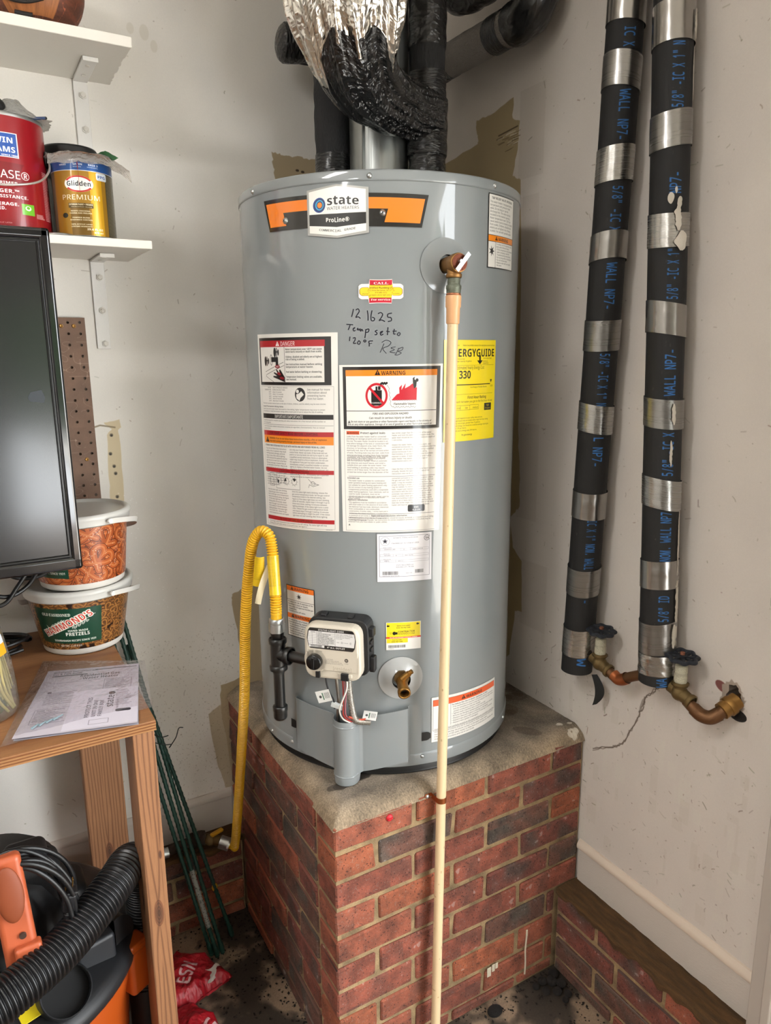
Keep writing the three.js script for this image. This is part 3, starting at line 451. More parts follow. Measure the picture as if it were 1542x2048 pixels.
part('warning_sheet', patch([[-44.95, 1.557], [-6.9, 1.558], [-8.0, 1.2215], [-44.8, 1.2225]], 0.0009, null, null, 40), paper(canvas(840, 1200, (c, w, h) => {
  c.fillStyle = '#e6e3dd'; c.fillRect(0, 0, w, h);
  c.fillStyle = '#17110f'; c.fillRect(28, 14, w - 48, 434); c.fillStyle = '#e6e3dd'; c.fillRect(54, 76, w - 104, 350); c.fillStyle = '#f08a1c'; c.fillRect(52, 36, w - 100, 42); WARN(c, 410, 72, 40);
  c.strokeStyle = '#c01828'; c.lineWidth = 17; c.fillStyle = '#151212'; c.fillRect(256, 176, 84, 106); c.fillRect(290, 150, 16, 28); c.fillRect(310, 148, 20, 26); c.fillStyle = '#e6e3dd'; txt(c, 'FLAMMABLES', 298, 268, 13, 'bold', 'center', 'sans-serif', 80);
  c.beginPath(); c.arc(298, 214, 80, 0, 7); c.stroke(); c.beginPath(); c.moveTo(242, 158); c.lineTo(354, 270); c.stroke();
  c.fillStyle = '#151212'; for (let k = 0; k < 6; k++) { c.beginPath(); c.arc(334 + k * 9, 132 - (k % 2) * 5, 8, 0, 7); c.fill(); }
  c.strokeStyle = '#555'; c.lineWidth = 2.5; c.beginPath(); c.moveTo(382, 140); for (let k = 0; k < 9; k++) c.quadraticCurveTo(392 + k * 2 + (k % 2 ? 9 : -4), 150 + k * 15, 394 + k * 2, 158 + k * 15); for (let k = 0; k < 10; k++) c.quadraticCurveTo(424 + k * 20, 300 + (k % 2) * 8, 434 + k * 20, 290); c.stroke();
  c.beginPath(); for (let k = 0; k < 10; k++) { c.moveTo(424 + k * 20, 250); c.quadraticCurveTo(434 + k * 20, 243, 444 + k * 20, 250); } c.stroke();
  c.fillStyle = '#c2142a'; c.beginPath(); c.moveTo(416, 246); c.lineTo(460, 206); c.lineTo(480, 200); c.lineTo(478, 160); c.lineTo(500, 140); c.lineTo(496, 176); c.lineTo(530, 130); c.lineTo(524, 166); c.lineTo(560, 150); c.lineTo(586, 132); c.lineTo(600, 160); c.lineTo(622, 160); c.lineTo(620, 246); c.closePath(); c.fill();
  c.fillStyle = '#1a1414'; c.beginPath(); c.moveTo(586, 96); c.lineTo(604, 86); c.lineTo(600, 104); c.lineTo(620, 118); c.lineTo(616, 156); c.lineTo(598, 168); c.lineTo(588, 130); c.closePath(); c.fill(); c.beginPath(); c.arc(622, 110, 12, 0, 7); c.fill();
  c.fillStyle = '#222'; fitText(c, 'Flammable Vapors', 434, 280, 178, 22, 'bold');
  c.fillStyle = '#151212'; c.fillRect(52, 318, w - 104, 4); c.fillStyle = '#222'; txt(c, 'FIRE AND EXPLOSION HAZARD', 410, 346, 20, 'bold', 'center'); txt(c, 'Can result in serious injury or death', 410, 376, 20, 'bold', 'center');
  tri(c, 74, 404, 18, '#222', '#e6e3dd'); c.fillStyle = '#222'; [['Do not store or use gasoline or other flammable vapors and liquids in the vicinity of', 88, 660], ['this or any other appliance. Storage of or use of gasoline or other flammable vapors or', 62, 690], ['liquids in the vicinity of this or any other appliance can result in serious injury or death.', 62, 690]].forEach((r, i) => fitText(c, r[0], r[1], 401 + i * 19, r[2], 18, 'bold'));
  c.fillStyle = '#e0541c'; c.fillRect(50, 462, 106, 24); WARN(c, 103, 481, 16, '#1a1208', '#e0541c'); c.fillStyle = '#222'; txt(c, 'Protect against leaks', 164, 482, 20, 'bold');
  c.fillStyle = '#2f2b2b'; para(c, W1, 50, 506, 348, 15.2, 16.6, 14); para(c, W2, 50, 646, 348, 15.2, 16.6, 8); para(c, 'two inches larger than the diameter of the water heater and must be piped to an adequate drain. The water level should be limited to a maximum depth of 1-3/4 inches.', 420, 482, 372, 15.2, 16.6, 4); para(c, 'Inspect the water heater, drain valve, pipes, and connected accessories regularly. Immediately shut the water heater off and have it inspected by a qualified service technician if you find that the wiring, thermostat(s), or surrounding insulation have been exposed to water. If leaks or a damp area from a water heater may appear it may be a sign of condensation and is not a leak.', 420, 566, 372, 15.2, 16.6, 12); para(c, 'Clean the floor at the base of the water heater at least annually. Review the operation and care of the instructions and Use & Care Guide.', 420, 740, 372, 15.2, 16.6, 3);
  c.fillStyle = '#444'; c.fillRect(60, 786, w - 110, 2.5); c.fillStyle = '#2f2b2b'; txt(c, 'Intended use', 50, 806, 16, 'bold'); para(c, W3, 58, 824, 340, 15.2, 16.4, 9); para(c, '• Not for installation in a Manufactured Home (Mobile Home)', 48, 946, 350, 15.2, 16.4, 1); txt(c, 'Appliance Installation', 50, 966, 16, 'bold'); para(c, W4, 58, 984, 340, 15.2, 16.4, 9); para(c, 'connected pursuant to the outlet of a system where the gas vent and meet the requirements for thermal water, it may be installed directly on the floor. For proper venting in certain cases a field installed vent may be needed. ' + W2, 420, 806, 372, 15.2, 16.4, 13);
  c.fillStyle = '#2a2a2c'; rrect(c, 556, 1000, 148, 50, 12); c.fill(); c.fillStyle = '#c8c6c2'; txt(c, 'EMS', 630, 1024, 20, 'bold', 'center'); txt(c, '<0.25 EPA', 630, 1043, 16, 'bold', 'center');
  c.fillStyle = '#444'; c.fillRect(60, 1062, w - 110, 2.5); c.fillStyle = '#222'; txt(c, 'State and local installation information', 400, 1082, 16, 'bold', 'center');
  c.fillStyle = '#2f2b2b'; para(c, 'California installation instructions: This water heater should be braced, anchored, or strapped to avoid falling or moving during an earthquake. See instructions for correct installation procedures. Instructions may be obtained from your local dealer or public utilities.', 50, 1098, 740, 15, 15, 3); tri(c, 60, 1152, 13, '#222', '#e6e3dd'); txt(c, 'WARNING: Cancer and Reproductive Harm', 70, 1152, 14.5, 'bold'); para(c, 'Complies with 40 ng/J NOx requirements of Texas and Utah. This water heater meets or exceeds the following standards:', 50, 1168, 740, 14.5, 14, 2);
  c.strokeStyle = '#666'; c.lineWidth = 2; c.strokeRect(30, 452, w - 56, h - 462);
})), heater);
part('service_sticker', patch(rect(-37.4, -21.8, 1.7075, 1.6795), 0.0009, (s) => (s > 0.24 && s < 0.76 ? 0.0105 - 0.006 * (0.25 - (s - 0.5) ** 2) * 2 : -0.004 * Math.max(0, (Math.abs(s - 0.5) - 0.42) / 0.08) ** 2), (s) => (s > 0.22 && s < 0.74 ? -0.0095 + 0.004 * (0.25 - (s - 0.48) ** 2) * 2 : 0.004 * Math.max(0, (Math.abs(s - 0.5) - 0.42) / 0.08) ** 2), 60, 8), paper(canvas(640, 380, (c, w, h) => {
  c.fillStyle = '#f4e9e4'; c.fillRect(0, 0, w, h); c.fillStyle = '#c82038'; c.fillRect(160, 10, 320, 110); c.fillRect(150, 270, 320, 100);
  c.fillStyle = '#7a3a18'; rrect(c, 10, 84, w - 20, 214, 64); c.fill(); c.fillStyle = '#f0cf2c'; rrect(c, 18, 92, w - 36, 198, 58); c.fill();
  c.fillStyle = '#f6efe9'; fitText(c, 'CALL', 215, 76, 210, 50, 'bold', 'serif'); fitText(c, 'For service', 175, 336, 280, 40, 'bold', 'serif');
  c.fillStyle = '#4a3a10'; fitText(c, 'Certified Plumbing LLC', 135, 146, 370, 38, 'bold'); fitText(c, '4312 Hicks Rd Garner, NC 27529', 125, 184, 390, 30); fitText(c, '919-880-1072', 235, 220, 170, 30); fitText(c, 'Plumbing repairs done right and affordable', 55, 258, 530, 30);
})), heater);
{ // pen writing laid on the jacket as thin ribbons; coordinates read off a 100-unit wide note
  const W = (u, v) => [-41.4 + u * 0.205, 1.6705 - v * 0.00105];
  const strokes = [
    [[10, 8], [8.5, 15], [6.5, 22]], [[14, 10], [18, 8], [20, 12], [16, 19], [14, 23], [18, 22], [22, 25]],
    [[34, 11], [35, 20], [35, 29]], [[42, 11], [40, 22], [41, 29], [45, 29], [46, 25], [42, 23]], [[52, 17], [57, 15], [60, 18], [57, 25], [54, 29], [58, 28], [64, 31]], [[76, 16], [69, 18], [69, 23], [74, 24], [75, 29], [69, 31]],
    [[-3, 35], [9, 36]], [[4, 35], [2, 41], [0, 45]], [[9, 44], [12, 41], [9, 43], [10, 47], [13, 46]], [[16, 46], [17, 42], [19, 46], [21, 43], [22, 48], [24, 44], [26, 48]], [[31, 44], [30, 54], [29, 60]], [[31, 45], [36, 44], [35, 49], [31, 50]],
    [[51, 46], [47, 48], [50, 51], [49, 54], [46, 54]], [[57, 52], [60, 48], [56, 50], [57, 55], [61, 53]], [[69, 41], [68, 55]], [[66, 48], [72, 49]], [[80, 44], [79, 53], [82, 53]], [[77, 48], [84, 48]], [[87, 51], [85, 54], [88, 56], [90, 52], [87, 50]],
    [[3, 57], [2, 65]], [[8, 60], [12, 59], [12, 63], [9, 69], [14, 69]], [[18, 65], [16, 69], [19, 71], [21, 67], [18, 64]], [[29, 63], [27, 65], [29, 67], [31, 65], [29, 63]], [[43, 65], [36, 66], [36.5, 70], [36.5, 75]], [[36.5, 70], [41.5, 69.4]],
    [[62, 70], [57, 82], [55, 86]], [[58, 68], [66, 64], [74, 68], [70, 74], [60, 79], [66, 88]], [[82, 76], [74, 78], [80, 81], [72, 85], [82, 87]], [[88, 78], [82, 90]], [[86, 80], [95, 77], [93, 82], [86, 84], [92, 87], [84, 91], [80, 90]],
  ];
  const gs = strokes.map((s, si) => {
    const c2 = new THREE.CatmullRomCurve3(s.map((p) => V(p[0], p[1], 0)), false, 'centripetal'), n = s.length * 4;
    const wd = si > 23 ? 0.45 : 0.75;
    return gridGeo(1, n, (a, t) => { const p = c2.getPoint(t), g = c2.getTangent(t), k = (a - 0.5) * 2 * wd; const q = W(p.x - g.y * k * 1.25, p.y + g.x * k * 1.25); return cyl(q[0], q[1], HR + 0.0006); });
  });
  part('pen_writing', gs, std({ color: '#23222f', roughness: 0.5, side: THREE.DoubleSide }), heater);
}
part('maintenance_label', patch(rect(13.2, 32.2, 1.885, 1.7445), 0.0009), paper(canvas(400, 560, (c, w, h) => {
  c.fillStyle = '#e8e6e0'; c.fillRect(0, 0, w, h); c.strokeStyle = '#222'; c.lineWidth = 8; c.strokeRect(4, 4, w - 8, h - 8); c.fillStyle = '#222'; txt(c, 'T&P RELIEF VALVE OPENING', w / 2, 40, 24, 'bold', 'center', 'sans-serif', 330);
  c.fillStyle = '#333'; para(c, 'This water heater is equipped with a temperature and pressure relief valve. Do not plug or cap the discharge line. The valve must be installed in the marked opening. ' + P1 + ' For use with potable water only. Install only a listed relief valve rated for this heater.', 20, 68, 360, 21, 24, 10);
  c.fillStyle = '#f08a1c'; c.fillRect(8, 308, w - 16, 48); WARN(c, 200, 345, 34); c.strokeStyle = '#333'; c.lineWidth = 4; c.beginPath(); c.moveTo(100, 356); c.lineTo(100, h); c.moveTo(0, 308); c.lineTo(w, 308); c.moveTo(0, 356); c.lineTo(w, 356); c.stroke();
  c.fillStyle = '#151515'; c.beginPath(); for (let k = 0; k < 14; k++) { const a = k / 14 * 6.283, r = k % 2 ? 14 : 36; c.lineTo(52 + r * Math.cos(a), 430 + r * 1.2 * Math.sin(a)); } c.fill();
  c.fillStyle = '#333'; ['To reduce risk of explosion, injury', 'and scalds follow all steps:', '• If this temperature and pressure', '  valve is dripping, read the', '  Troubleshooting instructions.', '• Do not plug valve or discharge', '• Do not remove valve', '• Replace valve with one rated', '  the same'].forEach((s, i) => txt(c, s, 110, 378 + i * 20, 18, '', 'left', 'sans-serif', 275));
})), heater);
part('energy_label', patch(rect(-6.5, 19.6, 1.6035, 1.4015), 0.0009), paper(canvas(640, 800, (c, w, h) => {
  c.fillStyle = '#ecd31c'; c.fillRect(0, 0, w, h); c.fillStyle = '#2a2208'; txt(c, 'U.S. Government', 40, 48, 16); txt(c, 'Federal law prohibits removal of this label before consumer purchase', 200, 48, 16, '', 'left', 'sans-serif', 420);
  c.fillStyle = '#141004'; fitText(c, 'ENERGYGUIDE', 30, 130, 590, 84, 'bold'); c.fillRect(398, 120, 22, 54); c.beginPath(); c.moveTo(372, 160); c.lineTo(446, 160); c.lineTo(409, 192); c.fill();
  c.fillStyle = '#332a0a'; txt(c, 'Water Heater - Natural Gas', 40, 152, 15); txt(c, 'Tank Size (Storage Capacity): 40 gallons', 40, 170, 15); txt(c, 'STATE INDUSTRIES', 452, 150, 15); txt(c, 'MODEL(S)', 452, 172, 15); txt(c, 'GS640YOCS', 452, 188, 15); c.fillRect(40, 196, 570, 1.5);
  fitText(c, 'Estimated Yearly Energy Cost', 130, 228, 340, 34); c.fillStyle = '#141004'; txt(c, '$', 84, 300, 84, 'bold'); txt(c, '330', 158, 300, 84, 'bold');
  c.fillRect(60, 346, 500, 7); c.beginPath(); c.moveTo(560, 314); c.lineTo(590, 314); c.lineTo(575, 340); c.fill(); c.fillStyle = '#332a0a'; txt(c, '$297', 60, 378, 18); txt(c, '$335', 566, 372, 18); txt(c, 'Cost Range of Similar Models', 290, 376, 17); c.fillRect(40, 424, 560, 1.5);
  txt(c, 'First Hour Rating', 260, 462, 30, 'bold'); txt(c, '(How much hot water you get in the first hour of use)', 60, 492, 24, '', 'left', 'sans-serif', 540);
  c.strokeStyle = '#332a0a'; c.lineWidth = 2; c.strokeRect(60, 514, 120, 36); c.strokeRect(180, 514, 110, 36); c.strokeRect(290, 512, 110, 36); ['very small', 'low', 'medium'].forEach((s, i) => txt(c, s, 140 + i * 110, 540, 19, '', 'center')); c.fillStyle = '#141004'; c.fillRect(480, 504, 104, 58); c.fillStyle = '#ecd31c'; txt(c, 'high', 532, 528, 20, '', 'center'); txt(c, '77 Gallons', 532, 552, 17, '', 'center');
  c.fillStyle = '#332a0a'; ['Your cost will depend on your utility rates and use.', 'Cost range based only on models with a high first hour rating', '(fueled by natural gas, greater than 75 gallons).', 'Estimated energy cost based on a national average natural gas', 'cost of $1.09 per therm.', 'Estimated yearly energy use: 299 therms.'].forEach((s, i) => txt(c, s, 70, 620 + i * 20, 17)); txt(c, 'ftc.gov/energy', 260, 756, 18, 'bold', 'center');
})), heater);
part('rating_plate', patch(rect(-31.9, -11.0, 1.2185, 1.1165), 0.0012), paper(canvas(640, 600, (c, w, h) => {
  c.fillStyle = '#e2e1e6'; c.fillRect(0, 0, w, h); c.strokeStyle = '#5a5a66'; c.lineWidth = 4; c.strokeRect(26, 26, w - 52, h - 90);
  c.fillStyle = '#3a3a46'; c.beginPath(); for (let k = 0; k < 10; k++) { const a = -Math.PI / 2 + k * Math.PI / 5, r = k % 2 ? 14 : 34; c.lineTo(92 + r * Math.cos(a), 92 + r * Math.sin(a)); } c.fill(); c.setLineDash([5, 4]); c.beginPath(); c.arc(92, 92, 52, 0, 7); c.stroke(); c.setLineDash([]);
  c.lineWidth = 6; c.beginPath(); c.arc(582, 66, 32, 0.5, 5.8); c.stroke(); c.fillStyle = '#222'; txt(c, 'SA', 586, 80, 40, 'bold', 'center'); c.fillStyle = '#444450';
  txt(c, 'AUTOMATIC STORAGE WATER HEATER', 330, 56, 17, '', 'center'); txt(c, 'CSA/ANSI Z21.10.1/CSA 4.1-2020', 325, 126, 22, '', 'center');
  const rowsY = [176, 250, 320]; [['MODEL NUMBER', 'GS640YOCS 400'], ['TYPE OF GAS', 'NATURAL'], ['INPUT BTU/HR', '40000']].forEach((q, i) => { txt(c, q[0], 70, rowsY[i], 13); txt(c, q[1], 80, rowsY[i] + 24, 18); c.strokeStyle = '#777782'; c.lineWidth = 2; c.strokeRect(34, rowsY[i] + 6, [240, 150, 70][i], 26); c.strokeRect(34 + [240, 150, 70][i], rowsY[i] + 6, 110, 26); c.strokeRect(34 + [350, 260, 180][i], rowsY[i] + 6, w - 72 - [350, 260, 180][i], 26); txt(c, ['40', '40', '5'][i], 60 + [240, 150, 70][i], rowsY[i] + 26, 17); txt(c, ['SERIAL 2244128', 'MAX 150 PSI', 'MIN 4.0'][i], 60 + [350, 260, 180][i], rowsY[i] + 26, 17); });
  txt(c, 'STATE INDUSTRIES LLC', 320, 400, 20, '', 'center'); txt(c, 'ASHLAND CITY, TN USA', 320, 424, 20, '', 'center');
  bars(c, 60, 470, 180, 44); bars(c, 440, 456, 100, 44); c.fillStyle = '#444450'; txt(c, 'Model Number  GS6 40 YOCS 400', 60, 532, 13); txt(c, 'Made in USA', 330, 500, 13);
})), heater);
part('gas_warning_label', patch(rect(-72.2, -57.6, 1.088, 0.97), 0.0009), paper(canvas(400, 560, (c, w, h) => {
  c.fillStyle = '#e2dfd9'; c.fillRect(0, 0, w, h); c.strokeStyle = '#161210'; c.lineWidth = 9; c.strokeRect(4, 4, w - 8, h - 8);
  c.fillStyle = '#e8701c'; c.fillRect(8, 8, w - 16, 52); WARN(c, 200, 48, 42); c.fillStyle = '#161210'; c.beginPath(); for (let k = 0; k < 16; k++) { const a = k / 16 * 6.283, r = k % 2 ? 14 : 40; c.lineTo(190 + r * Math.cos(a), 110 + r * 0.9 * Math.sin(a)); } c.fill(); c.fillRect(8, 156, w - 16, 4);
  c.fillStyle = '#222'; ['To reduce the risk of explosion or fire', 'resulting in injury or death:', '• Use a new CSA approved flexible gas', '  supply line.', '• Install a shut-off valve.'].forEach((s, i) => txt(c, s, 20, 186 + i * 25, 22, 'bold', 'left', 'sans-serif', 360));
  c.fillStyle = '#e8701c'; c.fillRect(8, 306, w - 16, 52); WARN(c, 200, 346, 42); c.fillStyle = '#222'; ['To reduce the risk of death, carbon', 'monoxide poisoning, explosion, or fire:', '• Do not connect a natural gas water', '  heater to an L.P. gas supply.', '• Do not convert an L.P. gas water', '  heater to a natural gas supply.', '• Do not install in a mobile home.'].forEach((s, i) => txt(c, s, 20, 384 + i * 25, 22, 'bold', 'left', 'sans-serif', 360));
})), heater);
part('rewards_sticker', patch(rect(-28.8, -15.2, 1.027, 0.9655), 0.0009), paper(canvas(512, 400, (c, w, h) => {
  c.fillStyle = '#e9e7e2'; c.fillRect(0, 0, w, h); c.fillStyle = '#ecd51e'; c.fillRect(8, 6, w - 16, 206); c.fillRect(8, 236, 310, 64); c.fillStyle = '#d8321e'; c.fillRect(0, 212, w, 22);
  c.fillStyle = '#2a2408'; txt(c, 'RM6D-31-IF-LQ2M1', 256, 60, 22, 'bold', 'center'); txt(c, 'Enter the Key Code:', 256, 88, 22, 'bold', 'center'); fitText(c, 'CONTRACTOR', 172, 152, 250, 36, 'bold'); fitText(c, 'REWARDS.COM', 172, 182, 250, 32);
  c.fillStyle = '#161204'; for (const [x, y, s] of [[26, 52, 1], [460, 36, 1], [120, 160, 1.8]]) { c.beginPath(); c.arc(x, y, 14 * s, 0, 7); c.fill(); c.fillRect(x, y - 9 * s, 26 * s, 18 * s); } c.fillStyle = '#2a2408'; txt(c, 'Scan to', 50, 150, 15); txt(c, 'register:', 50, 168, 15); txt(c, 'Enter Key Code:', 160, 262, 18, 'bold', 'center'); txt(c, 'GM6E-04JP-CXNN', 160, 288, 20, 'bold', 'center');
  c.fillStyle = '#f4efe6'; txt(c, 'PEEL LABEL BACK AND ADHERE TO RESIDENTIAL PAPERWORK', 256, 228, 14, 'bold', 'center'); bars(c, 30, 330, 250, 40); c.fillStyle = '#333'; txt(c, '4 72008543', 30, 390, 16);
})), heater);
part('chamber_warning_label', patch([[-10.5, 0.846], [25.7, 0.838], [26.6, 0.7345], [-10.5, 0.7395]], 0.0009), paper(canvas(840, 480, (c, w, h) => {
  c.fillStyle = '#e4e2dd'; c.fillRect(0, 0, w, h); c.fillStyle = '#e8581c'; c.fillRect(14, 30, w - 28, 66); WARN(c, 470, 82, 46, '#1a1208', '#e8581c'); c.strokeStyle = '#444'; c.lineWidth = 3; c.strokeRect(14, 30, w - 28, h - 150); c.beginPath(); c.moveTo(200, 96); c.lineTo(200, 330); c.stroke();
  c.fillStyle = '#1c1c1c'; c.beginPath(); c.moveTo(100, 300); c.quadraticCurveTo(60, 240, 110, 190); c.quadraticCurveTo(110, 240, 140, 250); c.quadraticCurveTo(180, 280, 140, 312); c.fill(); c.fillStyle = '#b4452a'; c.beginPath(); c.moveTo(140, 140); c.lineTo(160, 180); c.lineTo(140, 200); c.fill();
  c.fillStyle = '#2c2a2a'; ['To reduce the risk of death, explosion, or fire:', '• If the manifold/burner assembly is removed for service or maintenance', '   must be reinstalled correctly to retain the integrity of the water heater', '   sealed combustion chamber design.', '• Tighten both manifold door screws securely.', '• Remove any fiberglass between gasket and combustion chamber.', '• Replace view port if glass is missing or damaged.', '• Replace two piece wire connector if missing or removed.', '• Replace door gasket if damaged.'].forEach((s, i) => txt(c, s, 212, 122 + i * 25, 22, i ? '' : 'bold', 'left', 'sans-serif', 590));
  ['Follow the manual carefully located on the manifold/burner assembly or read the', 'installation instructions and use & care guide to obtain replacement parts/call', 'number for ordering, the phone number on the water heater label.', 'Clean the base of the water heater to allow flow of combustion air. Review the', 'installation instructions and Use & Care Guide.'].forEach((s, i) => txt(c, s, 30, 356 + i * 26, 22, i === 2 ? '' : '', 'left', 'sans-serif', 780));
})), heater);

/* domed plastic rings round the two valves */
function escutcheon(th, y, R, bore, mat) {
  const a = cylW(th, y, HR - 0.004).sub(V(HX, HY, HZ)), n = nrm(th);
  const gs = gridGeo(48, 6, (s, t) => { const r = bore + (R - bore) * (1 - t), an = s * 2 * Math.PI; const px = r * Math.cos(an), py = r * Math.sin(an); // follows the jacket
    const lift = 0.002 + 0.012 * Math.pow(t, 1.5); const sag = Math.sqrt(Math.max(0, HR * HR - px * px)); const tn = th * D2R; const lx = px, lz = sag + lift; return [lx * Math.cos(tn) + lz * Math.sin(tn), y - HY + py, -lx * Math.sin(tn) + lz * Math.cos(tn)]; });
  const m = part('valve_ring', gs, mat, heater);
  part('bore', latheAt([[0, 0], [bore, 0], [bore, 0.014]], a.clone().addScaledVector(n, 0.002), a.clone().addScaledVector(n, 1), 32), MAT.black, m);
  return m;
}
const clearish = phys({ color: '#a7acae', roughness: 0.16, clearcoat: 1, clearcoatRoughness: 0.08, transmission: 0.35, thickness: 0, side: THREE.DoubleSide });
escutcheon(-6.3, 1.742, 0.0515, 0.0195, clearish);
escutcheon(-23.2, 0.901, 0.048, 0.02, phys({ color: '#a9aaa9', roughness: 0.35, clearcoat: 0.4, side: THREE.DoubleSide }));
{ // brass relief valve: body out of the tank, drum with a stamped disc, flip lever, outlet pointing down
  const th = -6.3, y = 1.742, n = nrm(th), o = cylW(th, y, HR - 0.01).sub(V(HX, HY, HZ)), at = (d, dy = 0, dx = 0) => o.clone().addScaledVector(n, d).add(V(Math.cos(th * D2R) * dx, dy, -Math.sin(th * D2R) * dx));
  const body = part('relief_valve', [latheAt([[0.0135, 0], [0.0145, 0.012], [0.0145, 0.02], [0.0155, 0.026], [0.0155, 0.042], [0.017, 0.046], [0.0178, 0.052], [0.0178, 0.064], [0.0165, 0.0668], [0, 0.068]], at(0), at(1), 32), rod(at(0.046, 0), at(0.046, -0.022), 0.0125, 0.0135, 24), latheAt([[0.0135, 0], [0.0152, 0.001], [0.0152, 0.006], [0.0138, 0.008], [0, 0.0082]], at(0.046, -0.018), at(0.046, -1), 28)], std({ color: '#9c7446', roughness: 0.42, metalness: 0.85, bumpMap: fineBump, bumpScale: 0.0004 }), heater);
  part('stamped_disc', latheAt([[0, 0], [0.0155, 0], [0.0155, 0.0014], [0, 0.0014]], at(0.0668), at(1), 32), std({ color: '#9a6a58', roughness: 0.5, metalness: 0.6, map: canvas(128, 128, (c) => { c.fillStyle = '#b9907a'; c.fillRect(0, 0, 128, 128); c.fillStyle = '#6d4a3c'; for (let k = 0; k < 240; k++) c.fillRect(rnd() * 128, rnd() * 128, 3, 2); }), bumpMap: fineBump, bumpScale: 0.0008 }), body);
  const lever = new THREE.BoxGeometry(0.008, 0.042, 0.0016); lever.rotateZ(-0.72).rotateY(th * D2R + 0.1); const lp = at(0.075, 0.0005, 0.003); lever.translate(lp.x, lp.y, lp.z);
  const lugs = []; for (const s of [-1, 1]) { const p = at(0.072, s * 0.010 + 0.0005, 0.003 + s * 0.0085); lugs.push(T(new THREE.BoxGeometry(0.004, 0.005, 0.007), 0, 0, 0, 0, 0, -0.72).rotateY(th * D2R).translate(p.x, p.y, p.z)); }
  const pin = at(0.071, 0.002, -0.001);
  part('lever', [lever, ...lugs, new THREE.CylinderGeometry(0.003, 0.003, 0.008, 12).rotateX(Math.PI / 2).translate(pin.x, pin.y, pin.z)], MAT.zinc, body);
}
{ // brass drain valve with a hose nozzle
  const th = -23.2, n = nrm(th), o = cylW(th, 0.904, HR - 0.004).sub(V(HX, HY, HZ)), at = (d, dy = 0, dx = 0) => o.clone().addScaledVector(n, d).add(V(Math.cos(th * D2R) * dx, dy, -Math.sin(th * D2R) * dx));
  const b = part('drain_valve', [latheAt([[0.013, 0], [0.013, 0.02], [0.0115, 0.026], [0.0115, 0.05], [0.0135, 0.053], [0.0135, 0.062], [0.0092, 0.0622], [0.0092, 0.045]], at(0, 0.002), at(1, -0.25), 28), rod(at(0.03, 0.006), at(0.034, 0.02, 0.014), 0.0075, 0.0065, 16), rod(at(0.034, 0.02, 0.014), at(0.036, 0.025, 0.02), 0.005, 0.005, 10)], std({ color: '#a0763c', roughness: 0.35, metalness: 0.9, bumpMap: fineBump, bumpScale: 0.0003 }), heater);
  part('nozzle_core', latheAt([[0, 0], [0.0092, 0], [0.0092, 0.002]], at(0.046, -0.008), at(1, -0.25), 20), MAT.black, b);
  part('valve_slot', T(new THREE.CylinderGeometry(0.0165, 0.0165, 0.006, 9), 0, 0, 0, Math.PI / 2, 0, 0).rotateY(th * D2R).translate(...at(0.02, 0.004).toArray()), MAT.oldBrass, b);
}
{ // burner access door: two sheet panels pressed out round a half-round trough
  const y0 = 0.676, y1 = 0.826, arc = [];
  const prof = (u) => { // u 0..1 across, outward offset in metres
    const a = Math.abs(u - 0.495); if (a < 0.095) return 0.018 + 0.03 * Math.sqrt(Math.max(0, 1 - (a / 0.095) ** 2)); if (a < 0.12) return 0.018 - 0.004 * (a - 0.095) / 0.025; return u < 0.02 || u > 0.98 ? 0.003 : 0.013; };
  const thAt = (u) => -68.4 + u * (68.4 - 19.4);
  const topAt = (u) => { const a = Math.abs(u - 0.495); return a < 0.1 ? 0.8165 : u < 0.52 ? 0.832 - (u / 0.42) * 0.0165 : 0.8165 + ((u - 0.62) / 0.38) * 0.0185; };
  const botAt = (u) => { const a = Math.abs(u - 0.495); return a < 0.1 ? 0.668 : 0.685 + 0.022 * Math.min(1, (a - 0.1) * 3); };
  const g = gridGeo(120, 10, (s, t) => cyl(thAt(s), botAt(s) * (1 - t) + topAt(s) * t, HR + prof(s) + (Math.abs(s - 0.495) < 0.1 && (Math.abs(t - 0.1) < 0.03 || Math.abs(t - 0.9) < 0.03) ? 0.002 : 0)));
  const bck = gridGeo(120, 2, (s, t) => cyl(thAt(1 - s), botAt(1 - s) * (1 - t) + topAt(1 - s) * t, HR + prof(1 - s) - 0.0015));
  const rim = gridGeo(120, 1, (s, t) => cyl(thAt(s), topAt(s), HR + prof(s) - 0.0018 * t));
  const sides = [0, 1].map((e) => gridGeo(1, 4, (s, t) => cyl(thAt(e), botAt(e) * (1 - t) + topAt(e) * t, HR + (e ? prof(e) * (1 - s) : prof(e) * s))));
  const lip = grey.clone(); lip.side = THREE.DoubleSide;
  const door = part('access_door', [g, bck, rim, ...sides], lip, heater);
  for (const yy of [0.688, 0.804]) part('pressed_bead', tube([...Array(9)].map((_, i) => { const s = 0.402 + i / 8 * 0.186; return cyl(thAt(s), yy, HR + prof(s) + 0.0008); }), 0.0022, 24, 8), grey, door);
  // flat bracket plates either side, each with a slot
  const plate = (a0, a1, ya, yb, slot) => { const p = part('door_bracket', patch([[a0, ya], [a1, ya], [a1, yb], [a0, yb]], 0.0012, null, null, 6), grey, heater);
    part('slot', patch([[slot - 1.9, 0.768], [slot + 1.9, 0.768], [slot + 1.9, 0.7475], [slot - 1.9, 0.7475]], 0.0022, (s) => -0.005 * (s > 0.5 ? (s - 0.5) ** 2 * 4 : 0), (s) => 0.005 * (s > 0.5 ? (s - 0.5) ** 2 * 4 : 0), 10), MAT.black, p); return p; };
  plate(-71.8, -66.5, 0.833, 0.712, -70.2); plate(-20.4, -14.6, 0.838, 0.722, -12.9);
}
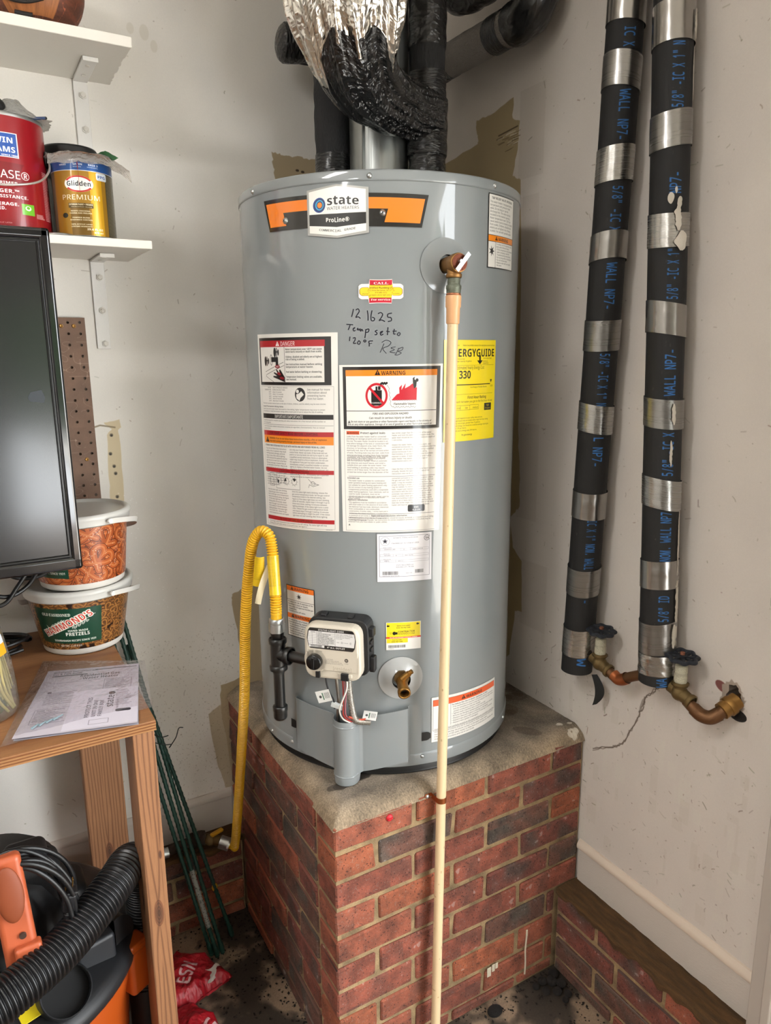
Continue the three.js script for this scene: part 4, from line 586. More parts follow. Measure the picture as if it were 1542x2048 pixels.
{ // combination gas control: black back, ivory face, label, dial, plugs and leads
  const th = -45.5, r0 = HR; const G = new THREE.Group(); // built facing +z, then turned to the jacket
  const turnG = (g, dx, dy, dz) => { g.translate(dx, dy, dz + r0); g.rotateY(th * D2R); return g.translate(0, 0.985 - HY, 0); };
  const put = (name, geos, mat, parent) => part(name, geos.map((e) => turnG(e[0], e[1], e[2], e[3])), mat, parent);
  const sh = (w, h, r) => { const s = new THREE.Shape(); s.moveTo(-w / 2 + r, -h / 2); s.lineTo(w / 2 - r, -h / 2); s.quadraticCurveTo(w / 2, -h / 2, w / 2, -h / 2 + r); s.lineTo(w / 2 - 0.001, h / 2 - r); s.quadraticCurveTo(w / 2 - 0.002, h / 2, w / 2 - r, h / 2); s.lineTo(-w / 2 + r, h / 2); s.quadraticCurveTo(-w / 2, h / 2, -w / 2, h / 2 - r); s.lineTo(-w / 2, -h / 2 + r); s.quadraticCurveTo(-w / 2, -h / 2, -w / 2 + r, -h / 2); return s; };
  const slab = (w, h, r, d, b) => new THREE.ExtrudeGeometry(sh(w - 2 * b, h - 2 * b, r), { depth: d - 2 * b, bevelEnabled: true, bevelSize: b, bevelThickness: b, bevelSegments: 3, curveSegments: 6 }).translate(0, 0, b);
  const ctl = put('gas_control', [[slab(0.131, 0.122, 0.02, 0.042, 0.003), 0.004, 0.003, 0.004], [rbox(0.012, 0.01, 0.02, 0.002), -0.03, 0.064, 0.03], [rbox(0.012, 0.01, 0.02, 0.002), 0.028, 0.063, 0.03], [rbox(0.012, 0.02, 0.018, 0.003), 0.071, 0.036, 0.028], [rbox(0.012, 0.034, 0.018, 0.003), 0.073, -0.034, 0.028], [rbox(0.006, 0.008, 0.018, 0.002), 0.07, 0.014, 0.028], [rbox(0.006, 0.008, 0.018, 0.002), 0.07, -0.002, 0.028], [rbox(0.01, 0.016, 0.016, 0.002), -0.064, 0.03, 0.026], [new THREE.CylinderGeometry(0.017, 0.017, 0.03, 20).rotateX(Math.PI / 2), 0, 0.005, -0.005]], col('#151517', 0.5), heater);
  const ivory = phys({ color: '#cdc4b4', roughness: 0.45, clearcoat: 0.25, clearcoatRoughness: 0.3 });
  const face = put('face_cover', [[slab(0.121, 0.117, 0.018, 0.03, 0.006), 0, 0, 0.044], [slab(0.112, 0.07, 0.014, 0.006, 0.003), 0.0, 0.022, 0.071], [new THREE.CylinderGeometry(0.024, 0.0265, 0.006, 32).rotateX(Math.PI / 2), -0.035, -0.018, 0.0745], [rbox(0.03, 0.008, 0.004, 0.0015), 0.027, -0.0465, 0.0745], [rbox(0.046, 0.0012, 0.0015, 0.0005), 0.026, -0.025, 0.0745], [rbox(0.046, 0.0012, 0.0015, 0.0005), 0.026, -0.0375, 0.0745]], ivory, ctl);
  const lab = gridGeo(10, 2, (s, t) => [(s - 0.5) * 0.105, (t - 0.5) * 0.045, 0]);
  { const p = lab.attributes.position; for (let i = 0; i < p.count; i++) if (Math.abs(p.getX(i)) > 0.0515 && Math.abs(p.getY(i)) > 0.0215) p.setX(i, p.getX(i) * 0.93); }
  put('status_label', [[lab, 0, 0.0305, 0.0776]], paper(canvas(800, 330, (c, w, h) => {
    c.fillStyle = '#cdc4b4'; c.fillRect(0, 0, w, h); c.fillStyle = '#1a1817'; rrect(c, 2, 2, w - 4, h - 4, 60); c.fill(); c.fillStyle = '#dcdad8'; c.fillRect(16, 52, w - 32, 214); c.fillStyle = '#dcdad8'; fitText(c, 'STATUS LIGHT CODE', 190, 42, 420, 36, 'bold');
    c.fillStyle = '#222'; txt(c, 'FLASHES', 60, 74, 20, 'bold'); txt(c, 'STATUS', 180, 74, 20, 'bold'); const R = ['Control OFF/Pilot Out', 'Normal Operation', 'Thermopile Voltage Low', 'High Temperature Shutdown', 'Temperature Sensor Failure', 'Gas Control or Valve Failure', 'Flame Sensor Fail']; R.forEach((s, i) => { txt(c, s, 176, 101 + i * 26, 21, 'bold', 'left', 'sans-serif', 270); c.fillRect(20, 80 + i * 26, 440, 2.5); }); c.fillRect(160, 56, 3, 208); c.fillRect(88, 80, 3, 184); c.fillRect(462, 56, 3, 208);
    ['If status light is blinking, call for', 'service with the count of flashes', 'and see the user manual or', 'service label.'].forEach((s, i) => txt(c, s, 474, 82 + i * 22, 19, '', 'left', 'sans-serif', 300)); txt(c, 'Flash', 490, 206, 18); txt(c, '3 second', 600, 206, 18); for (const x of [574, 714]) { c.beginPath(); c.arc(x, 200, 9, 0, 7); c.lineWidth = 3; c.strokeStyle = '#222'; c.stroke(); for (let a = 0; a < 8; a++) c.fillRect(x - 2 + 17 * Math.cos(a * 0.785), 198 + 17 * Math.sin(a * 0.785), 4, 4); }
    c.fillStyle = '#dcdad8'; c.fillRect(16, 272, 270, 36); bars(c, 60, 274, 190, 32); c.fillStyle = '#e8e6e2'; fitText(c, '4" w.c. OUTLET', 330, 306, 290, 34, 'bold');
  })), ctl);
  const printG = gridGeo(2, 2, (s, t) => [(s - 0.5) * 0.108, (t - 0.5) * 0.042, 0]);
  put('face_print', [[printG, 0.0005, -0.0155, 0.0775]], paper(canvas(800, 310, (c, w, h) => { c.fillStyle = '#cdc4b4'; c.fillRect(0, 0, w, h); c.fillStyle = '#4a453e'; txt(c, 'TURN SHUT OFF CLOCKWISE', 20, 24, 18); txt(c, 'FULLY IN OR FULLY OUT', 36, 44, 16); ['TO LIGHT PILOT', 'Hold reset button until LED', 'blinks then release knob. Set dial.', 'See lighting instructions before use.'].forEach((s, i) => txt(c, s, 290, 140 + i * 22, 18)); c.beginPath(); c.arc(630, 128, 30, 0, 7); c.fill(); c.fillStyle = '#cdc4b4'; txt(c, 'RS', 630, 138, 26, 'bold', 'center'); c.fillStyle = '#4a453e'; txt(c, 'E17963', 630, 186, 18, '', 'center'); for (let a = 0; a < 12; a++) { c.fillRect(120 + 100 * Math.cos(a * 0.52) - 4, 168 + 100 * Math.sin(a * 0.52), 9, 4); } txt(c, 'VAC HOT', 60, 290, 20); txt(c, 'A B C', 150, 298, 20); c.fillStyle = '#b3a997'; txt(c, '[resideo]', 560, 296, 72, 'bold', 'center', 'sans-serif', 300); })), ctl);
  put('dial', [[lathe([[0.0145, 0], [0.0165, 0.002], [0.016, 0.012], [0.0145, 0.0155], [0, 0.016]], 32).rotateX(Math.PI / 2), -0.035, -0.018, 0.0775], [rbox(0.006, 0.026, 0.004, 0.0015), -0.035, -0.018, 0.0935]], MAT.blackGloss, ctl);
  for (const [w, x] of [[0.016, 0.027], [0.009, -0.031]]) put('plug', [[rbox(w, 0.012 + w * 0.2, 0.008, 0.001), x, -0.0485, 0.0755]], col('#121213', 0.5), ctl);
  const tn = (x, y, z) => { const v = V(x, y, z + r0).applyAxisAngle(V(0, 1, 0), th * D2R); return [v.x, v.y + 0.985 - HY, v.z]; };
  const tb = (pts, r, n = 30, k = 8) => tube(pts.map((p) => tn(...p)), r, n, k);
  const wire = (name, pts, r, c, rough = 0.5, metal = 0) => part(name, tb(pts, r), col(c, rough, metal), ctl);
  wire('burner_tube', [[-0.002, -0.056, 0.05], [0.0, -0.09, 0.046], [0.0, -0.12, 0.04], [-0.006, -0.16, 0.03], [-0.006, -0.25, 0.012]], 0.0038, '#b9b6b0', 0.3, 1);
  part('flexible_conduit', ribTube([[0.024, -0.056, 0.046], [0.026, -0.09, 0.046], [0.029, -0.13, 0.042], [0.036, -0.165, 0.034], [0.06, -0.175, 0.016]].map((p) => tn(...p)), 0.0065, 0.0007, 0.0035, 14), col('#a5a098', 0.4, 0.8), ctl);
  wire('red_lead', [[0.022, -0.052, 0.076], [0.021, -0.08, 0.07], [0.018, -0.12, 0.062], [0.016, -0.146, 0.056], [0.03, -0.17, 0.034], [0.056, -0.168, 0.02]], 0.0016, '#a3342e');
  wire('rose_lead', [[0.025, -0.052, 0.076], [0.026, -0.085, 0.069], [0.021, -0.13, 0.06], [0.02, -0.15, 0.05], [0.036, -0.172, 0.028]], 0.0015, '#a3616a');
  wire('orange_lead', [[0.024, -0.15, 0.05], [0.04, -0.163, 0.034], [0.06, -0.164, 0.022], [0.074, -0.165, 0.012]], 0.002, '#b8482c');
  wire('white_lead', [[0.032, -0.052, 0.077], [0.03, -0.075, 0.074], [0.018, -0.105, 0.068], [0.009, -0.13, 0.062], [0.012, -0.155, 0.052], [0.03, -0.175, 0.034]], 0.0017, '#e2ded6');
  wire('black_lead', [[-0.024, -0.056, 0.05], [-0.021, -0.075, 0.055], [-0.014, -0.095, 0.058], [-0.006, -0.112, 0.056], [-0.006, -0.135, 0.05]], 0.002, '#26262a');
  put('wire_connector', [[rbox(0.026, 0.01, 0.009, 0.0015).rotateZ(-0.25), 0.002, -0.125, 0.056]], col('#cfd3d2', 0.4), ctl);
  const tagPaper = paper(canvas(128, 100, (c) => { c.fillStyle = '#dfdfdc'; c.fillRect(0, 0, 128, 100); c.fillStyle = '#3e6b52'; c.fillRect(54, 20, 10, 60); c.fillStyle = '#444'; for (let i = 0; i < 6; i++) c.fillRect(74 + i * 8, 22, 3, 50); c.beginPath(); c.arc(34, 50, 12, 0, 7); c.fill(); }));
  put('tag', [[rbox(0.032, 0.026, 0.0006, 0.0002).rotateZ(0.32), -0.026, -0.105, 0.06]], tagPaper, ctl); put('tag', [[rbox(0.03, 0.02, 0.0006, 0.0002).rotateX(-0.9), 0.062, -0.158, 0.02]], tagPaper, ctl);
}
/* ---------- pipes round the heater ---------- */
const TOP = HY + 1.2434;
{ // galvanised flue with a draught ring foot
  const t = thing('flue_pipe', 'bare galvanised flue pipe rising from the middle of the heater lid', 'flue', [HX, TOP, HZ]);
  const galv = std({ color: '#9fa2a0', roughness: 0.55, metalness: 1, roughnessMap: canvas(256, 256, (c) => { for (let i = 0; i < 256; i++) { const v = 140 + Math.floor(rnd() * 110); c.fillStyle = `rgb(${v},${v},${v})`; c.fillRect(i, 0, 1, 256); } }, false), bumpMap: fineBump, bumpScale: 0.00015 });
  part('pipe', lathe([[0.0655, 0.003], [0.0655, 0.85]], 64), galv, t);
  part('foot_flange', lathe([[0.0745, 0], [0.0745, 0.004], [0.067, 0.006], [0.0665, 0.022]], 64), MAT.black, t);
  part('seam', box(0.007, 0.84, 0.003, -0.058, 0.43, 0.034), galv, t);
  const a = V(-0.012, 0.024, 0.0655); part('foot_screw', latheAt([[0, 0], [0.004, 0], [0.004, 0.003], [0, 0.006]], a, V(-0.026, 0.024, 0.13), 10), MAT.black, t);
}
const foamBlack = std({ color: '#1d1d1e', roughness: 0.85, bumpMap: foamBump, bumpScale: 0.0012 });
const foamGrey = std({ color: '#86807a', roughness: 0.95, bumpMap: foamBump, bumpScale: 0.0016 });
const tapeBlack = phys({ color: '#09090a', roughness: 0.3, clearcoat: 0.5, clearcoatRoughness: 0.2, bumpMap: crumple, bumpScale: 0.004 });
function wrap(pts, r, amp, n = 40, k = 28, f = 14) { // tape wound round a run: slightly lumpy tube
  const c = curve(pts), L = c.getLength(), fr = c.computeFrenetFrames(n, false), q = V(0, 0, 0);
  return gridGeo(k, n, (s, t) => { c.getPointAt(t, q); const i = Math.round(t * n), a = -s * 2 * Math.PI, R = r + amp * (fbm(Math.cos(a) * 1.6 + 3, Math.sin(a) * 1.6 + t * L * f, 2.7, 3) + 0.35 * Math.abs(Math.sin(t * L * 70 + a))); const N = fr.normals[i], B = fr.binormals[i]; return [q.x + R * (Math.cos(a) * N.x + Math.sin(a) * B.x), q.y + R * (Math.cos(a) * N.y + Math.sin(a) * B.y), q.z + R * (Math.cos(a) * N.z + Math.sin(a) * B.z)]; });
}
const nL = V(-0.455, TOP, 0.2594), nR = V(-0.301, TOP, 0.4106);
const up = (p, d, dx = 0, dz = 0) => V(p.x + dx, p.y + d, p.z + dz);
{
  const t = thing('insulated_pipe', 'black foam-covered water pipe standing on the heater lid beside the flue, half behind the foil', 'pipe', nL.toArray()), O = nL;
  const L = (p) => V(p.x - O.x, p.y - O.y, p.z - O.z);
  part('foam_sleeve', wrap([up(nL, 0), up(nL, 0.14), up(nL, 0.34, -0.003), up(nL, 0.46, -0.004)].map(L), 0.0385, 0.004), foamBlack, t);
  for (const [a, b] of [[0.035, 0.105], [0.3, 0.36]]) part('tape_band', wrap([up(nL, a), up(nL, (a + b) / 2), up(nL, b)].map(L), 0.0405, 0.003, 12), tapeBlack, t);
}
{
  const t = thing('insulated_pipe', 'black water pipe wound in shiny tape on the heater lid, with the wrapped branch', 'pipe', nR.toArray()), O = nR, L = (p) => V(p.x - O.x, p.y - O.y, p.z - O.z);
  part('foam_sleeve', wrap([up(nR, 0), up(nR, 0.2), up(nR, 0.4), up(nR, 0.62)].map(L), 0.0375, 0.003), foamBlack, t);
  for (const [a, b, r] of [[0.0, 0.1, 0.0395], [0.088, 0.2, 0.043], [0.19, 0.252, 0.04], [0.3, 0.47, 0.0395]]) part('tape_band', wrap([up(nR, a), up(nR, (a + b) / 2), up(nR, b)].map(L), r, 0.005, 24), tapeBlack, t);
}
{ // L-shaped run near the ceiling: along the rear wall into the corner, then out along the side wall to an elbow
  const t = thing('insulated_pipe', 'grey and black foam pipe run bending round the corner under the ceiling', 'pipe', [0, 0, 0]);
  const y = 2.296;
  part('foam_sleeve', wrap([[-0.49, y, 0.095], [-0.3, y, 0.095], [-0.13, y, 0.095]], 0.039, 0.003, 30), foamBlack, t);
  part('end_elbow', wrap([[-0.498, y - 0.004, 0.095], [-0.492, y - 0.004, 0.096], [-0.475, y - 0.003, 0.1], [-0.452, y, 0.1], [-0.42, y + 0.004, 0.095]], 0.0405, 0.006, 26), tapeBlack, t);
  part('elbow_cap', T(new THREE.SphereGeometry(0.0405, 24, 16).scale(0.42, 1, 1), -0.496, y - 0.004, 0.0955), tapeBlack, t);
  part('corner_elbow', wrap([[-0.16, y, 0.095], [-0.1, y, 0.095], [-0.08, y + 0.004, 0.12], [-0.075, y + 0.006, 0.18]], 0.0395, 0.004, 30), tapeBlack, t);
  part('foam_sleeve', wrap([[-0.075, y + 0.006, 0.16], [-0.073, y + 0.006, 0.3], [-0.07, y + 0.004, 0.42]], 0.039, 0.002, 30), foamGrey, t);
  part('tape_band', wrap([[-0.072, y + 0.005, 0.345], [-0.072, y + 0.005, 0.37], [-0.071, y + 0.005, 0.395]], 0.041, 0.002, 12), tapeBlack, t);
  part('elbow', wrap([[-0.071, y + 0.004, 0.415], [-0.07, y + 0.004, 0.455], [-0.069, y + 0.03, 0.492], [-0.068, y + 0.09, 0.498], [-0.068, y + 0.3, 0.498]], 0.0435, 0.008, 44), tapeBlack, t);
}
{
  const t = thing('insulated_pipe', 'short taped pipe end at the top edge above the grey foam run', 'pipe', [0, 0, 0]);
  part('taped_elbow', wrap([[-0.13, 2.62, 0.25], [-0.125, 2.5, 0.245], [-0.12, 2.42, 0.25], [-0.112, 2.4, 0.29], [-0.108, 2.4, 0.33], [-0.105, 2.4, 0.39]], 0.04, 0.006, 50), tapeBlack, t);
}
{ // tank teed off the taped pipe, bundled in reflective wrap and bound at the neck with black tape
  const t = thing('expansion_tank', 'expansion tank bundled in crinkled silver foil wrap with black tape round its neck', 'tank', [-0.3, 2.08, 0.41]);
  const ax = curve([[0, 0, 0], [-0.07, -0.002, 0.02], [-0.137, 0.006, 0.045], [-0.195, 0.024, 0.07], [-0.232, 0.065, 0.095], [-0.25, 0.12, 0.112], [-0.255, 0.2, 0.122], [-0.255, 0.31, 0.122], [-0.255, 0.45, 0.122]]);
  const N = 110, fr = ax.computeFrenetFrames(N, false), q = V(0, 0, 0);
  const R = (t) => { const k = [[0, 0.043], [0.107, 0.044], [0.214, 0.05], [0.317, 0.062], [0.413, 0.08], [0.5, 0.096], [0.618, 0.118], [0.78, 0.13], [1, 0.138]]; for (let i = 1; i < k.length; i++) if (t <= k[i][0]) { const a = k[i - 1], b = k[i], u = (t - a[0]) / (b[0] - a[0]); return a[1] + (b[1] - a[1]) * (u * u * (3 - 2 * u) * 0.5 + u * 0.5); } return 0.14; };
  const surf = (t0, t1, off, fold, nu, nv) => gridGeo(nu, nv, (s, v) => { const a = -s * 2 * Math.PI, b0 = typeof t0 === 'function' ? t0(a) : t0, b1 = typeof t1 === 'function' ? t1(a) : t1, tt = b0 + (b1 - b0) * v; ax.getPointAt(tt, q); const i = Math.round(tt * N);
    const pleat = fold * (Math.abs(nz(Math.cos(a) * 4 + 2, Math.sin(a) * 4, tt * 1.3)) * 1.4 + 0.6 * Math.abs(nz(Math.cos(a) * 9, Math.sin(a) * 9, 6 + tt * 4)) + 0.8 * fbm(Math.cos(a) * 2.5, Math.sin(a) * 2.5 + tt * 9, tt * 6, 3));
    const rad = R(tt) + off + pleat; const Nn = fr.normals[i], B = fr.binormals[i]; return [q.x + rad * (Math.cos(a) * Nn.x + Math.sin(a) * B.x), q.y + rad * (Math.cos(a) * Nn.y + Math.sin(a) * B.y), q.z + rad * (Math.cos(a) * Nn.z + Math.sin(a) * B.z)]; });
  const edge = (a) => 0.4 + 0.05 * Math.sign(Math.sin(a * 2 + 0.5)) * Math.abs(Math.sin(a * 2 + 0.5)) ** 0.3 + 0.012 * Math.sin(a * 7);
  part('foil_wrap', surf((a) => edge(a) - 0.03, 1, -0.002, 0.017, 200, 150), std({ color: '#e0dbd2', roughness: 0.24, metalness: 1, bumpMap: (() => { const b = crumple.clone(); b.repeat.set(3, 2); return b; })(), bumpScale: 0.0035, side: THREE.DoubleSide }), t);
  part('black_tape', surf(0.0, edge, 0.005, 0.009, 160, 80), phys({ color: '#08080a', roughness: 0.2, clearcoat: 0.7, clearcoatRoughness: 0.15, bumpMap: (() => { const b = crumple.clone(); b.repeat.set(2, 2); return b; })(), bumpScale: 0.01, side: THREE.DoubleSide }), t);
}
/* relief discharge pipe and its strap */
{
  const n = nrm(-6.3), oz = HR - 0.01 + 0.046, topX = HX + oz * n.x, topZ = HZ + oz * n.z;
  const t = thing('discharge_pipe', 'cream plastic discharge pipe dropping from the brass relief valve past the pedestal', 'pipe', [topX, 0.02, topZ]);
  const a = V(0, 1.742 - 0.02 - 0.02, 0), b = V(-0.4655 - topX, 0, PD + 0.0235 + 0.0105 - topZ), at = (y) => b.clone().lerp(a, y / a.y);
  const cream = phys({ color: '#dfc59c', roughness: 0.38, clearcoat: 0.25, clearcoatRoughness: 0.3, map: canvas(64, 1024, (c, w, h) => { c.fillStyle = '#fff'; c.fillRect(0, 0, w, h); for (let i = 0; i < 90; i++) { c.fillStyle = `rgba(120,90,60,${rr(0.1, 0.5)})`; c.fillRect(rnd() * w, rnd() * h, rr(1, 3), rr(1, 4)); } for (let i = 0; i < 10; i++) { c.fillStyle = 'rgba(150,110,70,.45)'; c.fillRect(rnd() * w, rnd() * h, rr(6, 16), 1.5); } }) });
  part('pipe', rod(b, at(a.y - 0.09), 0.0105, 0.0105, 32), cream, t);
  part('coupling', [latheAt([[0.0105, 0], [0.0128, 0.002], [0.0132, 0.03], [0.0148, 0.032], [0.015, 0.052], [0.013, 0.0535], [0, 0.0535]], at(a.y - 0.0905), a, 36)], phys({ color: '#dda878', roughness: 0.4, clearcoat: 0.3 }), t);
  part('threaded_adapter', [latheAt([[0.0128, 0], [0.0138, 0.002], [0.0138, 0.007], [0.0145, 0.008], [0.0145, 0.014], [0.012, 0.016], [0.0118, 0.02], [0.0124, 0.0215], [0.0118, 0.023], [0.0124, 0.0245], [0.0118, 0.026], [0.0124, 0.0275], [0.0118, 0.029], [0.0124, 0.031], [0.0118, 0.034]], at(a.y - 0.034), a, 24)], std({ color: '#6f7364', roughness: 0.5, metalness: 0.6, bumpMap: fineBump, bumpScale: 0.0008 }), t);
  part('solder_ring', latheAt([[0.0125, 0], [0.0142, 0.001], [0.0142, 0.003], [0.0125, 0.004]], at(a.y - 0.0375), a, 24), std({ color: '#b9795a', roughness: 0.4, metalness: 0.8 }), t);
  const sy = 0.618, sp = at(sy).add(V(topX, 0.02, topZ));
  const s = thing('pipe_strap', 'copper strap holding the cream pipe to the top course of bricks', 'strap', [sp.x, sp.y, sp.z]);
  part('band', gridGeo(40, 1, (u, v) => { const R = 0.0114; let x, z; if (u < 0.2) { x = -R - 0.016 * (1 - u / 0.2); z = -0.0235 + 0.0018 - 0.0105 + 0.0105; } else if (u > 0.95) { x = R; z = -0.0225; } else { const q = (u - 0.2) / 0.75, an = Math.PI * (1.25 - q * 1.25) ; x = R * Math.cos(an > Math.PI ? Math.PI : an); z = an > Math.PI ? -0.022 + 0.022 * ((1.25 * Math.PI - an) / (0.25 * Math.PI)) : R * Math.sin(an); } return [x, (v - 0.5) * 0.013, z - 0.0]; }), std({ color: '#b0663c', roughness: 0.35, metalness: 0.9, side: THREE.DoubleSide }), s);
  part('screw', latheAt([[0, 0], [0.0045, 0], [0.005, 0.002], [0.003, 0.0035], [0, 0.004]], V(-0.021, 0, -0.0225), V(-0.021, 0, 1), 12), MAT.zinc, s);
}
/* gas supply: black iron tee and drip leg, yellow connector, shut-off at the foot of the wall */
{
  const C0 = [-0.7215, 0, 0.48];
  const t = thing('gas_tee', 'black iron gas tee with drip leg beside the ivory control', 'gas pipe', [C0[0], 0.8, C0[2]]);
  const cy = 0.153; const pipe = 0.0118;
  const along = V(-0.675 - C0[0] + 0.035, 0, 0.548 - C0[2] + 0.06).normalize();
  part('tee_body', [rod(V(0, cy - 0.034, 0), V(0, cy + 0.034, 0), 0.0165, 0.0165, 28), latheAt([[0.0165, 0], [0.0195, 0.001], [0.0195, 0.01], [0.0165, 0.012]], V(0, cy + 0.024, 0), V(0, 9, 0), 28), latheAt([[0.0165, 0], [0.0195, 0.001], [0.0195, 0.01], [0.0165, 0.012]], V(0, cy - 0.037, 0), V(0, 9, 0), 28), rod(V(0, cy, 0), along.clone().multiplyScalar(0.03).setY(cy), 0.0155, 0.0155, 28), latheAt([[0.0165, 0], [0.0195, 0.001], [0.0195, 0.011], [0.0165, 0.012]], along.clone().multiplyScalar(0.022).setY(cy), along.clone().multiplyScalar(1).setY(cy), 28)], MAT.ironPipe, t);
  part('side_nipple', rod(along.clone().multiplyScalar(0.03).setY(cy), along.clone().multiplyScalar(0.1).setY(cy), pipe, pipe, 24), MAT.ironPipe, t);
  part('drip_leg', [rod(V(0, 0.025, 0), V(0, cy - 0.03, 0), pipe, pipe, 24), rod(V(0, cy - 0.045, 0), V(0, cy - 0.035, 0), 0.0126, 0.0132, 24)], MAT.ironPipe, t);
  part('cap', latheAt([[0, 0], [0.011, 0.0], [0.0145, 0.004], [0.0152, 0.008], [0.0152, 0.02], [0.0165, 0.022], [0.0165, 0.031], [0.0145, 0.033], [0.0118, 0.033]], V(0, 0, 0), V(0, 9, 0), 14), MAT.ironPipe, t);
  part('top_nipple', [latheAt([[0.0118, 0], [0.0118, 0.005], [0.014, 0.007], [0.015, 0.016], [0.014, 0.02], [0.0115, 0.022], [0.0115, 0.03]], V(0, cy + 0.033, 0), V(0, 9, 0), 24)], MAT.ironPipe, t);
  const yl = phys({ color: '#e0ab12', roughness: 0.38, clearcoat: 0.4, clearcoatRoughness: 0.25 });
  const h = thing('gas_connector', 'yellow corrugated gas connector looping down beside the pedestal', 'gas hose', [C0[0], 0.25, C0[2]]);
  const Lp = (x, y, z) => [x - C0[0], y - 0.25, z - C0[2]];
  const path = [Lp(-0.7215, 1.042, 0.48), Lp(-0.7205, 1.085, 0.477), Lp(-0.719, 1.135, 0.469), Lp(-0.7175, 1.178, 0.461), Lp(-0.72, 1.207, 0.452), Lp(-0.73, 1.2145, 0.436), Lp(-0.742, 1.193, 0.42), Lp(-0.751, 1.112, 0.4), Lp(-0.757, 1.016, 0.385), Lp(-0.756, 0.91, 0.362), Lp(-0.752, 0.815, 0.335), Lp(-0.744, 0.652, 0.27), Lp(-0.737, 0.455, 0.195), Lp(-0.735, 0.312, 0.145), Lp(-0.735, 0.262, 0.127)];
  part('hose', ribTube(path, 0.0106, 0.0015, 0.0056, 20, null, (p) => p < 0.5 ? 1 : -1), yl, h);
  part('hose_end', rod(V(...Lp(-0.722, 1.03, 0.48)), V(...Lp(-0.721, 1.058, 0.4795)), 0.0118, 0.0108, 24), yl, h);
  part('hose_end', [T(new THREE.SphereGeometry(0.0128, 20, 14), ...Lp(-0.7355, 0.256, 0.125)), rod(V(...Lp(-0.737, 0.257, 0.123)), V(...Lp(-0.75, 0.262, 0.112)), 0.0105, 0.0105, 20)], yl, h);
  part('nut', [T(hex(0.0178, 0.018), ...Lp(-0.7215, 1.003, 0.48)), latheAt([[0.014, 0], [0.0165, 0.002], [0.0162, 0.012], [0.0125, 0.013]], V(...Lp(-0.7215, 1.02, 0.48)), V(...Lp(-0.7215, 9, 0.48)), 28)], MAT.zinc, h);
  part('flare_nut', [rod(V(...Lp(-0.748, 0.261, 0.114)), V(...Lp(-0.768, 0.268, 0.1)), 0.0195, 0.0195, 6), rod(V(...Lp(-0.746, 0.26, 0.116)), V(...Lp(-0.75, 0.262, 0.113)), 0.0175, 0.0185, 24)], MAT.zinc, h);
  const tagMap = canvas(256, 512, (c, w, hh) => { c.fillStyle = '#e3bb16'; c.fillRect(0, 0, w, hh); c.fillStyle = '#4a3c06'; for (let i = 0; i < 20; i++) { c.save(); c.translate(14 + i * 12, 8); c.rotate(Math.PI / 2); c.font = '10px sans-serif'; c.fillText('WARNING this connector must be replaced before 20 years of use do not bend sharply', 0, 0, 490); c.restore(); } });
  part('caution_sleeve', new THREE.CylinderGeometry(0.0125, 0.0125, 0.083, 28).rotateX(-0.17).rotateZ(-0.035).translate(...Lp(-0.7193, 1.125, 0.4705)), paper(tagMap), h);
  const tg = part('caution_tag', [gridGeo(6, 8, (s, t) => [(s - 0.5) * 0.026 * (1 - 0.25 * t) - 0.01 + 0.004 * t, (t - 0.5) * 0.068, 0.006 * Math.sin(s * 3) + 0.004 * t])], std({ map: tagMap, roughness: 0.4, side: THREE.DoubleSide }), h); tg.position.set(...Lp(-0.736, 1.132, 0.452)); tg.rotation.set(0.1, -0.5, 0.02);
  const wt = part('torn_tag', [gridGeo(4, 8, (s, t) => [(s - 0.5) * 0.013 - 0.006 * (1 - t) + t * 0.012 * t, (t - 0.5) * 0.086, 0.004 * Math.sin(t * 4 + s * 2)])], std({ color: '#cbbf9f', roughness: 0.6, side: THREE.DoubleSide }), h); wt.position.set(...Lp(-0.742, 1.105, 0.46)); wt.rotation.set(0, -0.5, -0.12);
  const g = thing('gas_supply_pipe', 'rusty gas pipe with brass shut-off running along the brick foot behind the stakes', 'gas pipe', [-0.8, 0.24, 0.08]);
  const G = (x, y, z) => V(x + 0.8, y - 0.24, z - 0.08);
  const rust = std({ color: '#43342a', roughness: 0.9, bumpMap: foamBump, bumpScale: 0.0025 });
  part('pipe', [wrap([G(-0.92, 0.262, 0.06), G(-0.86, 0.266, 0.058), G(-0.815, 0.268, 0.06)], 0.0125, 0.004, 24, 16, 60), wrap([G(-0.838, 0.27, 0.06), G(-0.82, 0.272, 0.062), G(-0.8, 0.27, 0.064)], 0.0185, 0.006, 16, 16, 80)], rust, g);
  part('union', [rod(G(-0.925, 0.262, 0.062), G(-0.9, 0.262, 0.062), 0.015, 0.015, 18)], MAT.zinc, g);
  part('valve_body', [rod(G(-0.805, 0.27, 0.064), G(-0.766, 0.268, 0.098), 0.0135, 0.0135, 18), T(new THREE.SphereGeometry(0.0155, 18, 12), ...G(-0.79, 0.27, 0.082).toArray())], MAT.oldBrass, g);
  part('valve_handle', [rbox(0.038, 0.009, 0.012, 0.003).rotateY(0.3).translate(...G(-0.772, 0.291, 0.088).toArray()), rod(G(-0.782, 0.276, 0.084), G(-0.782, 0.29, 0.086), 0.005, 0.005, 10)], col('#c08a14', 0.5), g);
}
